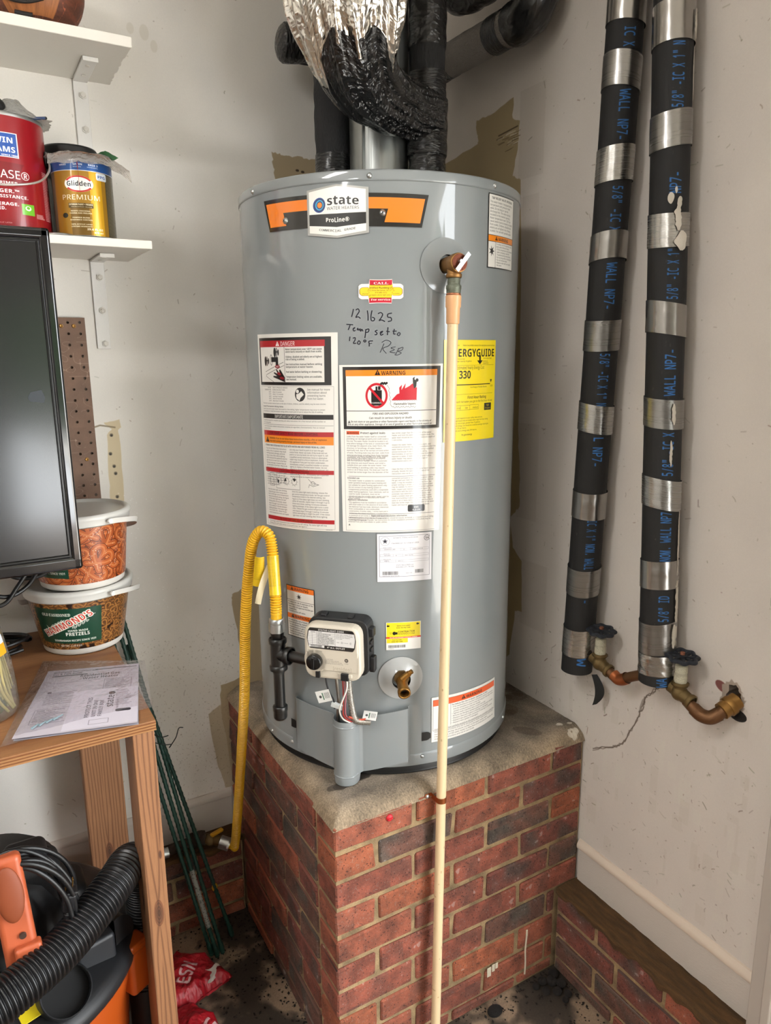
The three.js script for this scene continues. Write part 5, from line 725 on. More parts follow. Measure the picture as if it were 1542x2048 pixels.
/* the two sleeved pipes on the side wall with their gate valves and copper tails */
const pipeText = (items, L, up) => canvas(256, 2048, (c, w, h) => { // u round the sleeve, v along it; up: lettering reads from the bottom to the top
  c.fillStyle = '#171616'; c.fillRect(0, 0, w, h); for (let i = 0; i < 260; i++) { c.fillStyle = `rgba(200,195,185,${rr(0.03, 0.18)})`; c.fillRect(rnd() * w, rnd() * h, rr(1, 2.5), rr(1, 8)); }
  c.fillStyle = '#2a63a2';
  for (const [s, y, len] of items) { c.save(); c.translate(w * 0.5, h - y / L * h); c.rotate(up ? -Math.PI / 2 : Math.PI / 2); c.scale(len / L * h / 100, 1.15); c.font = 'bold 28px monospace'; c.textAlign = 'left'; const m = c.measureText(s).width; c.scale(100 / m, 1); c.fillText(s, 0, 10); c.restore(); }
});
function sleeve(label, A, B, r, bands, textMap, loose) {
  const t = thing('insulated_pipe', label, 'pipe', [A.x, A.y, A.z]); const L = A.distanceTo(B), d = B.clone().sub(A).normalize(), at = (y) => d.clone().multiplyScalar((y - A.y) / d.y);
  const g = gridGeo(40, 60, (s, v) => { const a = (s - 0.5) * 2 * Math.PI + TH, p = d.clone().multiplyScalar(v * L), R = r * (1 + 0.02 * nz(Math.cos(a) + v * 9, Math.sin(a), 1)); return [p.x + R * Math.sin(a), p.y, p.z + R * Math.cos(a)]; });
  const sl = part('foam_sleeve', g, std({ map: textMap, roughness: 0.75, bumpMap: fineBump, bumpScale: 0.0004 }), t);
  bands.forEach(([y0, y1], i) => {
    const m = new THREE.Group(); const ph = rr(0, 6);
    const bg = gridGeo(48, 8, (s, v) => { const a = s * 2 * Math.PI * 1.06 + TH + 1.8 + ph * 0.15, ti = 0.006 * Math.cos(a + ph) * (i % 2 ? 1 : -0.6), p = at(y0 + (y1 - y0) * v + ti), fl = i % 3 === 1 && s > 0.94 ? (s - 0.94) * 0.12 : 0, R = r + 0.0012 + 0.0016 * s + fl + (loose === i ? 0.004 * fbm(Math.cos(a) * 3, Math.sin(a) * 3 + v * 3, v * 4, 3) : 0.0005 * nz(a * 3, v * 4, i)); return [p.x + R * Math.sin(a), p.y, p.z + R * Math.cos(a)]; });
    part('tape_band', bg, bandMat[i % 3], t);
  });
  return [t, sl, at];
}
const TH = -0.55; // where the sleeve's lettering faces, turned towards the room
const bandMat = [0.28, 0.36, 0.32].map((r, i) => std({ color: ['#9c9893', '#8d8a86', '#a5a29d'][i], roughness: r, metalness: 0.95, side: THREE.DoubleSide, roughnessMap: canvas(64, 256, (c) => { for (let y = 0; y < 256; y++) { const v = 190 + Math.floor(rnd() * 40); c.fillStyle = `rgb(${v},${v},${v})`; c.fillRect(0, y, 64, 1); } }, false) }));
const LA = V(-0.055, 0.842, 0.692), LB = V(-0.055, 2.5, 0.74), RA = V(-0.055, 0.905, 0.918), RB = V(-0.055, 2.5, 0.826);
{
  const items = (B, s) => s.map(([w, y, l]) => [w, y - B, l]);
  const [t1, s1, at1] = sleeve('black sleeved pipe with silver tape bands, nearer the water heater', LA, LB, 0.0355, [[2.191, 2.285], [2.076, 2.137], [1.909, 1.974], [1.759, 1.812], [1.582, 1.644], [1.409, 1.469], [1.218, 1.277], [1.039, 1.102], [0.889, 0.955]],
    pipeText(items(0.842, [['IC X', 2.18, 0.035], ['WALL', 2.072, 0.04], ['NP7- ◇', 2.02, 0.055], ['5/8" -IC X', 1.9, 0.085], ['WALL NP7- ◇', 1.755, 0.11], ['5/8" -IC X 1" N', 1.575, 0.11], ['L NP7- ◇', 1.4, 0.085], ['IC X 1" NOM. WALL', 1.215, 0.115], ['- ◇', 1.03, 0.03], ['W', 0.885, 0.02]]), 1.658, false));
  const [t2, s2, at2] = sleeve('black sleeved pipe with silver tape bands and white paint smears, farther from the heater', RA, RB, 0.0355, [[2.116, 2.184], [1.942, 2.004], [1.77, 1.83], [1.609, 1.668], [1.434, 1.49], [1.274, 1.333], [1.11, 1.167], [0.976, 1.041], [0.925, 0.968]],
    pipeText(items(0.905, [['5/8" -IC X 1" N', 2.006, 0.11], ['NP7- ◇', 1.86, 0.055], ['5/8" -IC X 1"', 1.673, 0.092], ['WALL NP7- ◇', 1.495, 0.105], ['5/8" -IC X', 1.34, 0.085], ['NOM. WALL NP7', 1.17, 0.1], ['5/8" ID', 1.045, 0.055], ['WA', 0.906, 0.02]]), 1.595, true), 8);
  // white paint dragged along one side of the second sleeve, and dabs across it
  const smear = (y0, y1, a0, w, jag, lift = 0.0024) => gridGeo(4, 40, (s, v) => { const y = y0 + (y1 - y0) * v, a = a0 + 0.25 * w * nz(y * jag * 0.5, 3, a0) + (s - 0.5) * w * (0.55 + 1.0 * Math.abs(nz(y * jag, a0 * 7, 2 + s * 2)) + 0.3) * Math.pow(Math.sin(Math.PI * Math.min(0.98, Math.max(0.02, v))), 0.45), p = at2(y), R = 0.0355 + lift; return [p.x + R * Math.sin(a), p.y, p.z + R * Math.cos(a)]; });
  part('paint_smear', [smear(0.99, 1.16, 0.32, 0.34, 90), smear(1.13, 1.27, 0.26, 0.16, 70), smear(0.99, 1.04, -0.02, 0.3, 90, 0.0052), smear(1.76, 1.795, -0.25, 0.5, 60, 0.0052), smear(1.795, 1.84, -0.42, 0.3, 90, 0.005), smear(1.842, 1.862, -0.8, 0.24, 40), smear(1.836, 1.855, -0.35, 0.26, 50), smear(1.86, 1.872, -0.55, 0.12, 50), smear(2.12, 2.17, 0.3, 0.2, 100, 0.0052), smear(2.02, 2.11, 0.36, 0.1, 80), smear(1.36, 1.41, -0.45, 0.14, 90), smear(1.44, 1.48, -0.4, 0.18, 90, 0.0052)], std({ color: '#cfc7b9', roughness: 0.7, side: THREE.DoubleSide, bumpMap: fineBump, bumpScale: 0.001 }), t2);
  part('end_plug', T(new THREE.CylinderGeometry(0.034, 0.03, 0.004, 24), 0, 0.002, 0), MAT.black, t1); part('end_plug', T(new THREE.CylinderGeometry(0.034, 0.034, 0.004, 24), 0, 0.002, 0), MAT.black, t2);
}
function gateValve(label, base, dirA, dirB, wheelTilt) { // brass body in line, white bonnet, dark cast handwheel on top
  const t = thing('gate_valve', label, 'valve', base.toArray());
  const a = dirA.clone().normalize(), b = dirB.clone().normalize();
  part('body', [T(new THREE.SphereGeometry(0.0165, 24, 16).scale(1, 1.05, 1), 0, 0, 0), rod(V(0, 0, 0), a.clone().multiplyScalar(0.024), 0.0135, 0.0125, 20), rod(V(0, 0, 0), b.clone().multiplyScalar(0.03), 0.0145, 0.0125, 20), latheAt([[0.0145, 0], [0.0155, 0.002], [0.0155, 0.008], [0.0125, 0.009]], b.clone().multiplyScalar(0.024), b.clone().multiplyScalar(1), 20), rod(V(0, 0.006, 0), V(0, 0.022, 0), 0.0125, 0.0135, 20), latheAt([[0.0135, 0], [0.0175, 0.001], [0.0175, 0.006], [0.0135, 0.008]], V(0, 0.016, 0), V(0, 1, 0), 8)], std({ color: '#6d5a38', roughness: 0.5, metalness: 0.7, bumpMap: fineBump, bumpScale: 0.0008 }), t);
  part('bonnet', [latheAt([[0.0125, 0], [0.0132, 0.004], [0.0132, 0.016], [0.0118, 0.02], [0.0125, 0.022], [0.0125, 0.036], [0.009, 0.039], [0, 0.039]], V(0, 0.023, 0), V(0, 1, 0), 12)], std({ color: '#b9b49e', roughness: 0.7, bumpMap: foamBump, bumpScale: 0.0015 }), t);
  part('stem', rod(V(0, 0.06, 0), V(0, 0.078, 0), 0.0035, 0.0035, 10), MAT.oldBrass, t);
  const w = part('handwheel', [gridGeo(72, 12, (s, v) => { const A = s * 2 * Math.PI, B = v * 2 * Math.PI, R = 0.027 + 0.0025 * Math.cos(A * 8), r = 0.0052; return [(R + r * Math.cos(B)) * Math.cos(A), r * 0.8 * Math.sin(B), -(R + r * Math.cos(B)) * Math.sin(A)]; }), ...[0, 1, 2, 3].map((k) => rbox(0.046, 0.005, 0.007, 0.002).rotateY(k * Math.PI / 4)), new THREE.CylinderGeometry(0.009, 0.009, 0.008, 12)], std({ color: '#1d222c', roughness: 0.55, bumpMap: foamBump, bumpScale: 0.0016, side: THREE.DoubleSide }), t);
  w.position.set(0, 0.078, 0); w.rotation.set(wheelTilt, 0, 0.06);
  part('wheel_nut', T(new THREE.CylinderGeometry(0.005, 0.005, 0.005, 6), 0, 0.085, 0), std({ color: '#7a4a34', roughness: 0.7 }), t);
  return t;
}
const cuOld = std({ color: '#6e4e34', roughness: 0.5, metalness: 0.75, bumpMap: fineBump, bumpScale: 0.0005 });
const V1 = V(-0.05, 0.882, 0.757), V2 = V(-0.05, 0.9, 0.972);
gateValve('brass gate valve with dark wheel between the two sleeved pipes', V1, V(0, 0.3, -1), V(0, -0.3, 1), 0.08);
gateValve('brass gate valve with dark wheel beside the hole in the wall', V2, V(0, 0.25, -1), V(0, -0.3, 1), 0.1);
{
  const t = thing('copper_pipe', 'tarnished copper pipe linking the first gate valve to the next sleeve', 'pipe', [-0.05, 0.87, 0.82]);
  part('pipe', tube([[0, 0.004, -0.036], [0, -0.004, -0.018], [0, -0.004, 0.002], [0.0, 0.008, 0.018], [0.0, 0.024, 0.045], [0.0, 0.036, 0.07]], 0.0112, 40, 18), cuOld, t);
  part('elbow', tube([[0, 0.0, -0.02], [0, -0.005, -0.006], [0, 0.0, 0.008], [0, 0.008, 0.018]], 0.0132, 20, 18), MAT.copper.clone(), t);
  const s = thing('copper_pipe', 'tarnished copper pipe running from the second valve into the broken hole', 'pipe', [-0.05, 0.88, 1.02]);
  part('pipe', tube([[0, 0.01, -0.03], [0, -0.002, -0.006], [0.002, -0.007, 0.015], [0.01, 0.0, 0.03], [0.03, 0.022, 0.042], [0.09, 0.03, 0.045]], 0.0118, 44, 18), cuOld, s);
  part('elbow', tube([[0, 0.0, -0.012], [0.0, -0.006, 0.006], [0.005, -0.005, 0.022], [0.016, 0.006, 0.034]], 0.0138, 24, 18), cuOld, s);
  part('brass_union', [rod(V(0.016, 0.012, 0.037), V(0.05, 0.03, 0.045), 0.0168, 0.0168, 28), latheAt([[0.0168, 0], [0.0195, 0.001], [0.0195, 0.012], [0.017, 0.013]], V(0.028, 0.018, 0.04), V(0.062, 0.036, 0.048), 28)], MAT.brass, s);
  part('tar_blob', T(new THREE.IcosahedronGeometry(0.02, 3), 0, 0, 0).scale(0.3, 0.6, 0.95).translate(0.05, 0.0, 0.05), std({ color: '#191512', roughness: 0.6, bumpMap: foamBump, bumpScale: 0.004 }), s);
  const k = thing('foam_strip', 'curled black strip of pipe foam hanging below the first valve', 'foam strip', [-0.04, 0.78, 0.74]);
  part('strip', gridGeo(4, 24, (u, v) => [(u - 0.5) * 0.012 + 0.006 * Math.sin(v * 3), 0.062 - v * 0.075, (u - 0.5) * 0.018 * Math.sin(Math.PI * (0.1 + v * 0.87)) + 0.014 * Math.sin(v * 2.8) - 0.006]), std({ color: '#161616', roughness: 0.8, side: THREE.DoubleSide }), k);
}
/* ---------- shelves and what stands on them ---------- */
const shelfPaint = std({ color: '#d8d4cc', roughness: 0.5, bumpMap: wallBump, bumpScale: 0.0004 });
function shelf(label, x1, y, h, d, jag) {
  const t = thing('wall_shelf', label, 'shelf', [x1, y, 0]); const s = new THREE.Shape(); s.moveTo(-1.3, 0); s.lineTo(-1.3, -d); s.lineTo(-0.001, -d);
  for (let i = 1; i <= 24; i++) s.lineTo(-0.002 + (i > 6 ? rr(-0.003, 0.001) * jag : 0), -d + d * i / 24);
  s.closePath(); const g = new THREE.ExtrudeGeometry(s, { depth: h - 0.002, bevelEnabled: true, bevelSize: 0.0009, bevelThickness: 0.001, bevelSegments: 1 }).rotateX(-Math.PI / 2).scale(1, 1, 1);
  g.translate(0, 0.001, 0); part('board', g, shelfPaint, t); return t;
}
shelf('upper white painted wall shelf with the carved coconut on it', -0.877, 2.169, 0.0195, 0.231, 1);
shelf('lower white painted wall shelf with the paint cans on it', -0.867, 1.7935, 0.0165, 0.236, 0.4);
function bracket(label, x, y, drop, reach, bolts) {
  const t = thing('shelf_bracket', label, 'bracket', [x, y - drop, 0]);
  part('strap', [rbox(0.03, drop, 0.0045, 0.0012, 0, drop / 2, 0.003), rbox(0.03, 0.0045, reach, 0.0012, 0, drop - 0.0026, reach / 2 + 0.002), rbox(0.03, 0.008, 0.0045, 0.001, 0, drop - 0.005, reach)], std({ color: '#dedcd8', roughness: 0.45, bumpMap: fineBump, bumpScale: 0.0004 }), t);
  for (const b of bolts) part('bolt', [T(hex(0.0078, 0.004), 0, 0, 0, Math.PI / 2, 0, 0).translate(0.003, b - (y - drop), 0.0045), T(new THREE.CylinderGeometry(0.0045, 0.0052, 0.002, 14).rotateX(Math.PI / 2), 0.003, b - (y - drop), 0.0092)], shelfPaint, t);
  for (const z of [reach * 0.35, reach * 0.75]) part('rivet', T(new THREE.SphereGeometry(0.005, 12, 8).scale(1, 0.35, 1), 0, drop - 0.006, z), shelfPaint, t);
  return t;
}
bracket('white flat iron bracket under the upper shelf', -0.942, 2.1685, 0.235, 0.148, [2.137, 2.068, 2.0]);
bracket('white flat iron bracket under the lower shelf', -0.94, 1.793, 0.199, 0.137, [1.755, 1.681, 1.606]);
{ // carved coconut: husk, shaved pale face, row of teeth in a burnt mouth line, chin mark
  const R = 0.092, t = thing('coconut_carving', 'carved brown coconut with a row of pale teeth on the upper shelf', 'carving', [-1.035, 2.1885, 0.14]);
  const c = V(0, 0.0865, 0);
  const at = (x, y, k = 1) => { const z = Math.sqrt(Math.max(0, 1 - x * x - y * y)); return V(c.x + x * R * k, c.y + y * R * k, c.z + z * R * k); };
  const husk = pixelTex(512, 256, (x, y) => { const a = fbm(x / 60, y / 14, 3, 4), b = nz(x / 7, y / 3, 6); const k = 1 + 0.6 * a + 0.15 * b; const l = Math.abs(nz(x / 16 + y / 60, y / 70, 9)) < 0.015 ? 1.7 : 1; return [92 * k * l, 50 * k * l, 34 * k * l]; });
  const g = new THREE.SphereGeometry(R, 64, 48); { const p = g.attributes.position; for (let i = 0; i < p.count; i++) { const v = V(p.getX(i), p.getY(i), p.getZ(i)); v.multiplyScalar(1 + 0.02 * fbm(v.x * 25, v.y * 25, v.z * 25)); p.setXYZ(i, v.x, Math.max(v.y, -R * 0.94), v.z); } g.computeVertexNormals(); } g.translate(c.x, c.y, c.z);
  part('husk', g, std({ map: husk, roughness: 0.55, bumpMap: fineBump, bumpScale: 0.001 }), t);
  const wood = pixelTex(256, 256, (x, y) => { const k = 1 + 0.35 * fbm(x / 14, y / 90, 2, 4) + (rnd() - 0.5) * 0.08; return [150 * k, 92 * k, 50 * k]; });
  part('shaved_face', gridGeo(24, 24, (s, v) => { const a = -0.9 + s * (1.28 + 0.2 * v), b = -0.85 + v * 1.5; const k = 1.012 + 0.004 * fbm(a * 5, b * 5, 1); return [c.x + R * k * Math.sin(a) * Math.cos(b), c.y + R * k * Math.sin(b), c.z + R * k * Math.cos(a) * Math.cos(b)]; }), std({ map: wood, roughness: 0.5, bumpMap: fineBump, bumpScale: 0.0006 }), t);
  const M0 = [-0.65, -0.5], M1 = [0.06, -0.5];
  const lip = [...Array(13)].map((_, i) => { const u = i / 12, x = M0[0] + (M1[0] - M0[0]) * u; return at(x, -0.505 - 0.085 * Math.sin(Math.PI * Math.min(1, Math.max(0, u))), 1.022); });
  part('mouth_line', [tube(lip, 0.0032, 40, 8), tube([at(M1[0], -0.5, 1.022), at(0.03, -0.42, 1.022), at(-0.02, -0.34, 1.022)], 0.0028, 14, 8), tube([at(M0[0], -0.5, 1.022), at(-0.68, -0.42, 1.022)], 0.0028, 10, 8), tube([at(-0.66, -0.33, 1.022), at(-0.3, -0.28, 1.022), at(-0.02, -0.33, 1.022)], 0.003, 24, 8)], col('#1d1510', 0.7), t);
  for (let i = 0; i < 6; i++) { const x = -0.58 + i * 0.105, p = at(x, -0.445 - 0.03 * Math.sin((i + 0.5) / 6 * Math.PI), 1.02); const b = rbox(0.0088, 0.0165, 0.004, 0.0015); b.lookAt(p.clone().sub(c)); b.translate(p.x, p.y, p.z); part('tooth', b, col('#d8d0c4', 0.5), t); }
  const chin = tube([at(-0.44, -0.725, 1.016), at(-0.28, -0.755, 1.016), at(-0.13, -0.765, 1.016)], 0.0052, 16, 8); part('chin_mark', chin, col('#17120f', 0.7), t);
}
const halfLabel = (r, y0, y1, mid, span, map, more = {}) => { const g = new THREE.CylinderGeometry(r, r, y1 - y0, 48, 1, true, (mid - span / 2) * D2R, span * D2R).translate(0, (y0 + y1) / 2, 0); return [g, phys({ map, roughness: 0.28, clearcoat: 0.3, ...more })]; };
{ // gallon can
  const t = thing('paint_can', 'large red paint can with a wire handle behind the television', 'paint can', [-1.128, 1.811, 0.145]); const r = 0.083, h = 0.212;
  part('can', lathe([[0, 0], [r - 0.003, 0], [r, 0.004], [r, h - 0.004], [r + 0.001, h], [r - 0.004, h], [r - 0.008, h - 0.006], [0, h - 0.006]], 64), MAT.zinc, t);
  const [g, m] = halfLabel(r + 0.0006, 0.004, h - 0.007, 9, 200, canvas(1200, 1120, (c, w, hh) => {
    c.fillStyle = '#8c0f1a'; c.fillRect(0, 0, w, hh); c.fillStyle = '#7a0c16'; c.beginPath(); c.moveTo(0, 420); c.lineTo(700, 460); c.lineTo(620, 640); c.lineTo(0, 600); c.fill();
    const X = (deg) => (deg + 100) / 200 * w; c.fillStyle = '#1f4fa0'; c.fillRect(X(-50), 165, X(11) - X(-50), 240); c.strokeStyle = '#e8e6e6'; c.lineWidth = 8; c.strokeRect(X(-50) + 4, 169, X(11) - X(-50) - 8, 232); c.fillStyle = '#f0eeec'; fitText(c, 'SHERWIN', X(-46), 265, X(6) - X(-46), 76, 'bold'); fitText(c, 'WILLIAMS', X(-46), 355, X(7.5) - X(-46), 76, 'bold'); txt(c, 'SINCE 1866', X(-10), 392, 22, 'bold');
    fitText(c, 'SUPERBASE®', X(-66), 610, X(23) - X(-66), 112); fitText(c, 'PAINT & PRIMER', X(-50), 670, X(6) - X(-50), 40, 'bold'); fitText(c, '10X STRONGER.™', X(-60), 755, X(7) - X(-60), 50, 'bold'); fitText(c, 'SCRUB RESISTANCE.', X(-50), 805, X(18) - X(-50), 42, 'bold'); fitText(c, 'BETTER COVERAGE.', X(-62), 880, X(5) - X(-62), 42, 'bold'); fitText(c, 'GUARANTEED.', X(-50), 925, X(-11) - X(-50), 42, 'bold');
    c.fillStyle = '#6cb52d'; c.fillRect(X(8), 850, X(25) - X(8), 110); c.fillStyle = '#e9efe2'; c.beginPath(); c.arc(X(16.5), 892, 24, 0, 7); c.fill(); c.fillStyle = '#6cb52d'; c.beginPath(); c.arc(X(16.5), 888, 14, 0, 7); c.fill();
    c.fillStyle = 'rgba(235,215,215,.8)'; for (let i = 0; i < 30; i++) c.fillRect(X(46), 480 + i * 17, rr(60, 130), 5); for (let i = 0; i < 6; i++) c.fillRect(X(28), 936 + i * 8, rr(50, 90), 3); txt(c, 'INTERIOR ACRYLIC LATEX', X(-40), 1060, 18);
  }));
  part('label', g, m, t);
  part('ear', latheAt([[0, 0], [0.016, 0], [0.015, 0.004], [0.006, 0.006], [0, 0.006]], V(0.0805, 0.148, 0.02), V(1, 0.148, 0.25), 20), MAT.black, t);
  part('wire_handle', tube([[0.0855, 0.148, 0.03], [0.0835, 0.125, 0.05], [0.06, 0.095, 0.083], [0.02, 0.082, 0.1], [-0.03, 0.08, 0.1], [-0.075, 0.1, 0.07], [-0.095, 0.148, 0]], 0.0021, 50, 8), col('#bdb6b0', 0.35, 0.6), t);
}
{
  const t = thing('paint_can', 'quart can with a gold label and a blue band on the lower shelf', 'paint can', [-0.983, 1.811, 0.176]); const r = 0.0572, h = 0.143;
  part('can', lathe([[0, 0], [r - 0.002, 0], [r, 0.003], [r, h - 0.003], [r + 0.001, h], [r - 0.004, h], [r - 0.006, h - 0.004], [0, h - 0.004]], 64), MAT.zinc, t);
  const [g, m] = halfLabel(r + 0.0005, 0.002, h - 0.003, -6, 200, canvas(1100, 1000, (c, w, hh) => {
    c.fillStyle = '#9b721c'; c.fillRect(0, 0, w, hh); const X = (deg) => (deg + 100) / 200 * w; c.fillStyle = '#6f531c'; c.fillRect(X(-30), 620, X(6) - X(-30), 380);
    c.fillStyle = '#c9970f'; c.fillRect(X(10), 130, X(34) - X(10), hh); c.fillStyle = '#4a4433'; c.fillRect(X(44), 130, w, hh); c.fillStyle = 'rgba(190,180,150,.6)'; for (let i = 0; i < 44; i++) c.fillRect(X(46), 160 + i * 19, rr(120, 190), 5); c.fillStyle = '#6a6450'; c.fillRect(0, 0, X(-64), hh);
    c.fillStyle = '#24508f'; c.fillRect(0, 0, w, 128); c.fillStyle = '#d7dde6'; c.fillRect(0, 126, w, 8); c.font = 'bold 30px sans-serif'; txt(c, 'SERIES', X(-46), 66, 26, 'bold'); txt(c, 'SATIN', X(-18), 62, 34, 'bold'); txt(c, 'SATINADO', X(-18), 90, 18); txt(c, 'BASE 3', X(10), 62, 34, 'bold'); txt(c, 'WHITE/PASTEL', X(8), 88, 18);
    c.fillStyle = '#e6e4de'; c.beginPath(); c.ellipse(X(-10), 310, 150, 112, 0, 0, 7); c.fill(); c.strokeStyle = '#b8342e'; c.lineWidth = 22; c.beginPath(); c.ellipse(X(-10), 310, 138, 100, 0, 3.6, 5.8); c.stroke(); c.beginPath(); c.ellipse(X(-10), 310, 138, 100, 0, 0.5, 2.6); c.stroke(); c.fillStyle = '#1f242c'; fitText(c, 'Glidden', X(-10) - 128, 338, 256, 90, 'bold');
    c.fillStyle = '#e7dcbf'; fitText(c, 'PREMIUM', X(-46), 520, X(30) - X(-46), 92); c.fillStyle = '#4d3a14'; c.fillRect(X(-33), 566, X(14) - X(-33), 66); c.fillStyle = '#e7dcbf'; fitText(c, 'EXTERIOR PAINT + PRIMER', X(-32), 596, X(13) - X(-32), 30, 'bold'); txt(c, 'PINTURA EXTERIOR + SELLADOR', X(-28), 622, 15); ['RESISTS CRACKING,', 'FADING AND PEELING', '', 'POWERED BLEND', 'RESISTANCE CONTROL', '', '100% ACRYLIC LATEX', 'LIFETIME WARRANTY'].forEach((s, i) => s && txt(c, s, X(-11), 680 + i * 30, 22, 'bold', 'center'));
    c.fillStyle = '#2a2a24'; c.beginPath(); c.arc(X(-42), 730, 34, 0, 7); c.fill(); c.fillStyle = '#e9dfc8'; txt(c, '29.6 FL OZ', X(30), 930, 36, 'bold', 'right'); txt(c, '875 ml', X(30), 972, 32, 'bold', 'right'); c.fillStyle = '#d9e1e8'; rrect(c, X(24), 140, 130, 100, 20); c.fill(); c.fillStyle = '#1c4fa0'; txt(c, 'PPG', X(24) + 65, 210, 52, 'bold', 'center'); c.fillStyle = '#8a1c1c'; c.fillRect(X(-10), 0, 8, 120); c.fillRect(X(-9), 120, 3, 280);
  }), { metalness: 0.35, roughness: 0.3 });
  part('label', g, m, t);
  const j = thing('jar', 'dark lidded jar standing behind the gold paint can', 'jar', [-0.986, 1.811, 0.062]);
  part('jar_body', lathe([[0, 0], [0.054, 0], [0.055, 0.004], [0.055, 0.135], [0, 0.135]], 48), col('#55524c', 0.4), j); part('lid', lathe([[0.052, 0.13], [0.057, 0.132], [0.057, 0.138], [0.0555, 0.141], [0.057, 0.144], [0.0572, 0.192], [0.054, 0.197], [0, 0.198]], 48), MAT.black, j);
}
const film = (c = '#d8d6d2', tr = 0.72) => phys({ color: c, roughness: 0.22, transmission: tr, thickness: 0, side: THREE.DoubleSide, bumpMap: crumple, bumpScale: 0.004 });
{
  const t = thing('plastic_bag', 'creased clear bag of sandpaper scraps lying across the gold paint can', 'bag', [-0.98, 1.955, 0.176]);
  part('film', gridGeo(40, 20, (s, v) => { const x = -0.072 + s * 0.152, z = -0.03 + v * 0.098, f = v > 0.85 ? (v - 0.85) * 0.16 : 0; return [x + 0.004 * nz(s * 9, v * 9), 0.004 + 0.01 * Math.sin(s * 3.0) * (0.5 + 0.5 * v) - 0.02 * Math.max(0, s - 0.75) * 4 * (0.4 + 0.6 * v) - f + 0.008 * fbm(s * 5, v * 5, 3, 3), z]; }), film('#dcd6d0', 0.75), t);
  part('sandpaper', gridGeo(24, 12, (s, v) => [-0.056 + s * 0.1, 0.002 + 0.01 * Math.sin(s * 2.9) + 0.003 * fbm(s * 4, v * 4, 8), -0.022 + v * 0.08]), std({ color: '#b08a72', roughness: 0.9, side: THREE.DoubleSide }), t);
  part('print', gridGeo(12, 6, (s, v) => [0.022 + s * 0.024 + v * 0.012, 0.0165 - 0.012 * s + 0.003 * fbm(s * 3, v * 3), 0.03 + v * 0.04]), std({ color: '#3f7a4c', roughness: 0.5, side: THREE.DoubleSide }), t);
  const b = thing('plastic_bag', 'crumpled grey-clear bag heaped on the lid of the red paint can', 'bag', [-1.085, 2.018, 0.165]);
  part('film', gridGeo(40, 24, (s, v) => { const x = -0.05 + s * 0.1, z = -0.045 + v * 0.09, e = Math.sin(Math.PI * v) * Math.sin(Math.PI * Math.min(1, s * 1.15)); return [x + 0.008 * nz(v * 5, s * 3), 0.004 + 0.05 * Math.max(0, e) * (1.1 - 0.7 * s) + 0.016 * fbm(s * 4, v * 4, 5, 3) * e, z]; }), film('#b9b8b4', 0.55), b);
  const k = thing('tool_grip', 'black rubber-gripped tool lying on the red paint can', 'tool', [-1.148, 2.02, 0.17]);
  part('grip', [T(new THREE.SphereGeometry(0.021, 24, 16).scale(1.25, 0.9, 1), 0.012, 0.019, 0.02), T(new THREE.SphereGeometry(0.017, 24, 16).scale(1, 1, 1), -0.004, 0.045, 0.01), T(new THREE.SphereGeometry(0.013, 20, 14), -0.012, 0.066, 0.012)], MAT.black, k); part('shaft', rod(V(0.02, 0.015, 0.02), V(-0.08, 0.05, 0), 0.008, 0.008, 14), col('#3a2328', 0.4), k);
  const p = thing('pencil', 'blue pencil sticking out beside the red paint can', 'pencil', [-1.07, 2.018, 0.2]); part('barrel', rod(V(-0.05, 0.0, -0.01), V(0.027, 0.0095, 0.0), 0.0028, 0.0028, 8), col('#2c3f63', 0.45), p); part('end', T(new THREE.SphereGeometry(0.0029, 10, 8), 0.027, 0.0095, 0), MAT.black, p);
  const l = thing('can_lid', 'loose metal can lid lying at the foot of the gold paint can', 'lid', [-1.04, 1.811, 0.205]); part('rim', lathe([[0, 0.001], [0.026, 0.001], [0.027, 0.003], [0.029, 0.0035], [0.03, 0.001], [0.03, 0], [0, 0]], 40), MAT.steel, l);
}
/* ---------- television, pegboard ---------- */
{
  const x1 = -1.068, y0 = 1.151, y1 = 1.812, wd = 1.16, z = 0.3;
  const t = thing('television', 'black television with a glossy frame and a dull dark screen', 'television', [x1 - wd / 2, y0, 0.27]); const h = y1 - y0;
  const fr = phys({ color: '#0b0c10', roughness: 0.12, clearcoat: 1, clearcoatRoughness: 0.06 });
  const side = (w, hh, x, y) => { const g = rbox(w, hh, 0.03, 0.006, x, y, 0.015, 3); return g; };
  part('bezel', [side(wd, 0.02, 0, h - 0.01), side(wd, 0.026, 0, 0.013), side(0.02, h, wd / 2 - 0.01, h / 2), side(0.02, h, -wd / 2 + 0.01, h / 2)], fr, t);
  part('inner_frame', [rbox(wd - 0.03, 0.006, 0.008, 0.002, 0, h - 0.022, 0.022), rbox(wd - 0.03, 0.006, 0.008, 0.002, 0, 0.028, 0.022), rbox(0.006, h - 0.04, 0.008, 0.002, wd / 2 - 0.022, h / 2, 0.022)], MAT.blackGloss, t);
  part('screen', box(wd - 0.03, h - 0.04, 0.004, 0, h / 2, 0.0195), phys({ color: '#0a0c10', roughness: 0.2, clearcoat: 0.9, clearcoatRoughness: 0.12 }), t);
  part('smudge', gridGeo(6, 4, (s, v) => [wd / 2 - 0.052 + (s - 0.5) * 0.03 * (0.8 + 0.2 * Math.sin(v * 4)), h - 0.31 + (v - 0.5) * 0.025 * (0.7 + 0.3 * s), 0.0222]), std({ color: '#3a3f44', roughness: 0.8, side: THREE.DoubleSide }), t);
  part('back_case', rbox(wd - 0.02, h - 0.02, 0.016, 0.005, 0, h / 2, 0.008), MAT.black, t);
  part('wall_arm', [box(0.12, 0.3, 0.012, -0.1, h / 2, -0.026), box(0.06, 0.05, 0.22, -0.1, h / 2, -0.14), box(0.12, 0.3, 0.02, -0.1, h / 2, -0.26)], MAT.black, t);
}
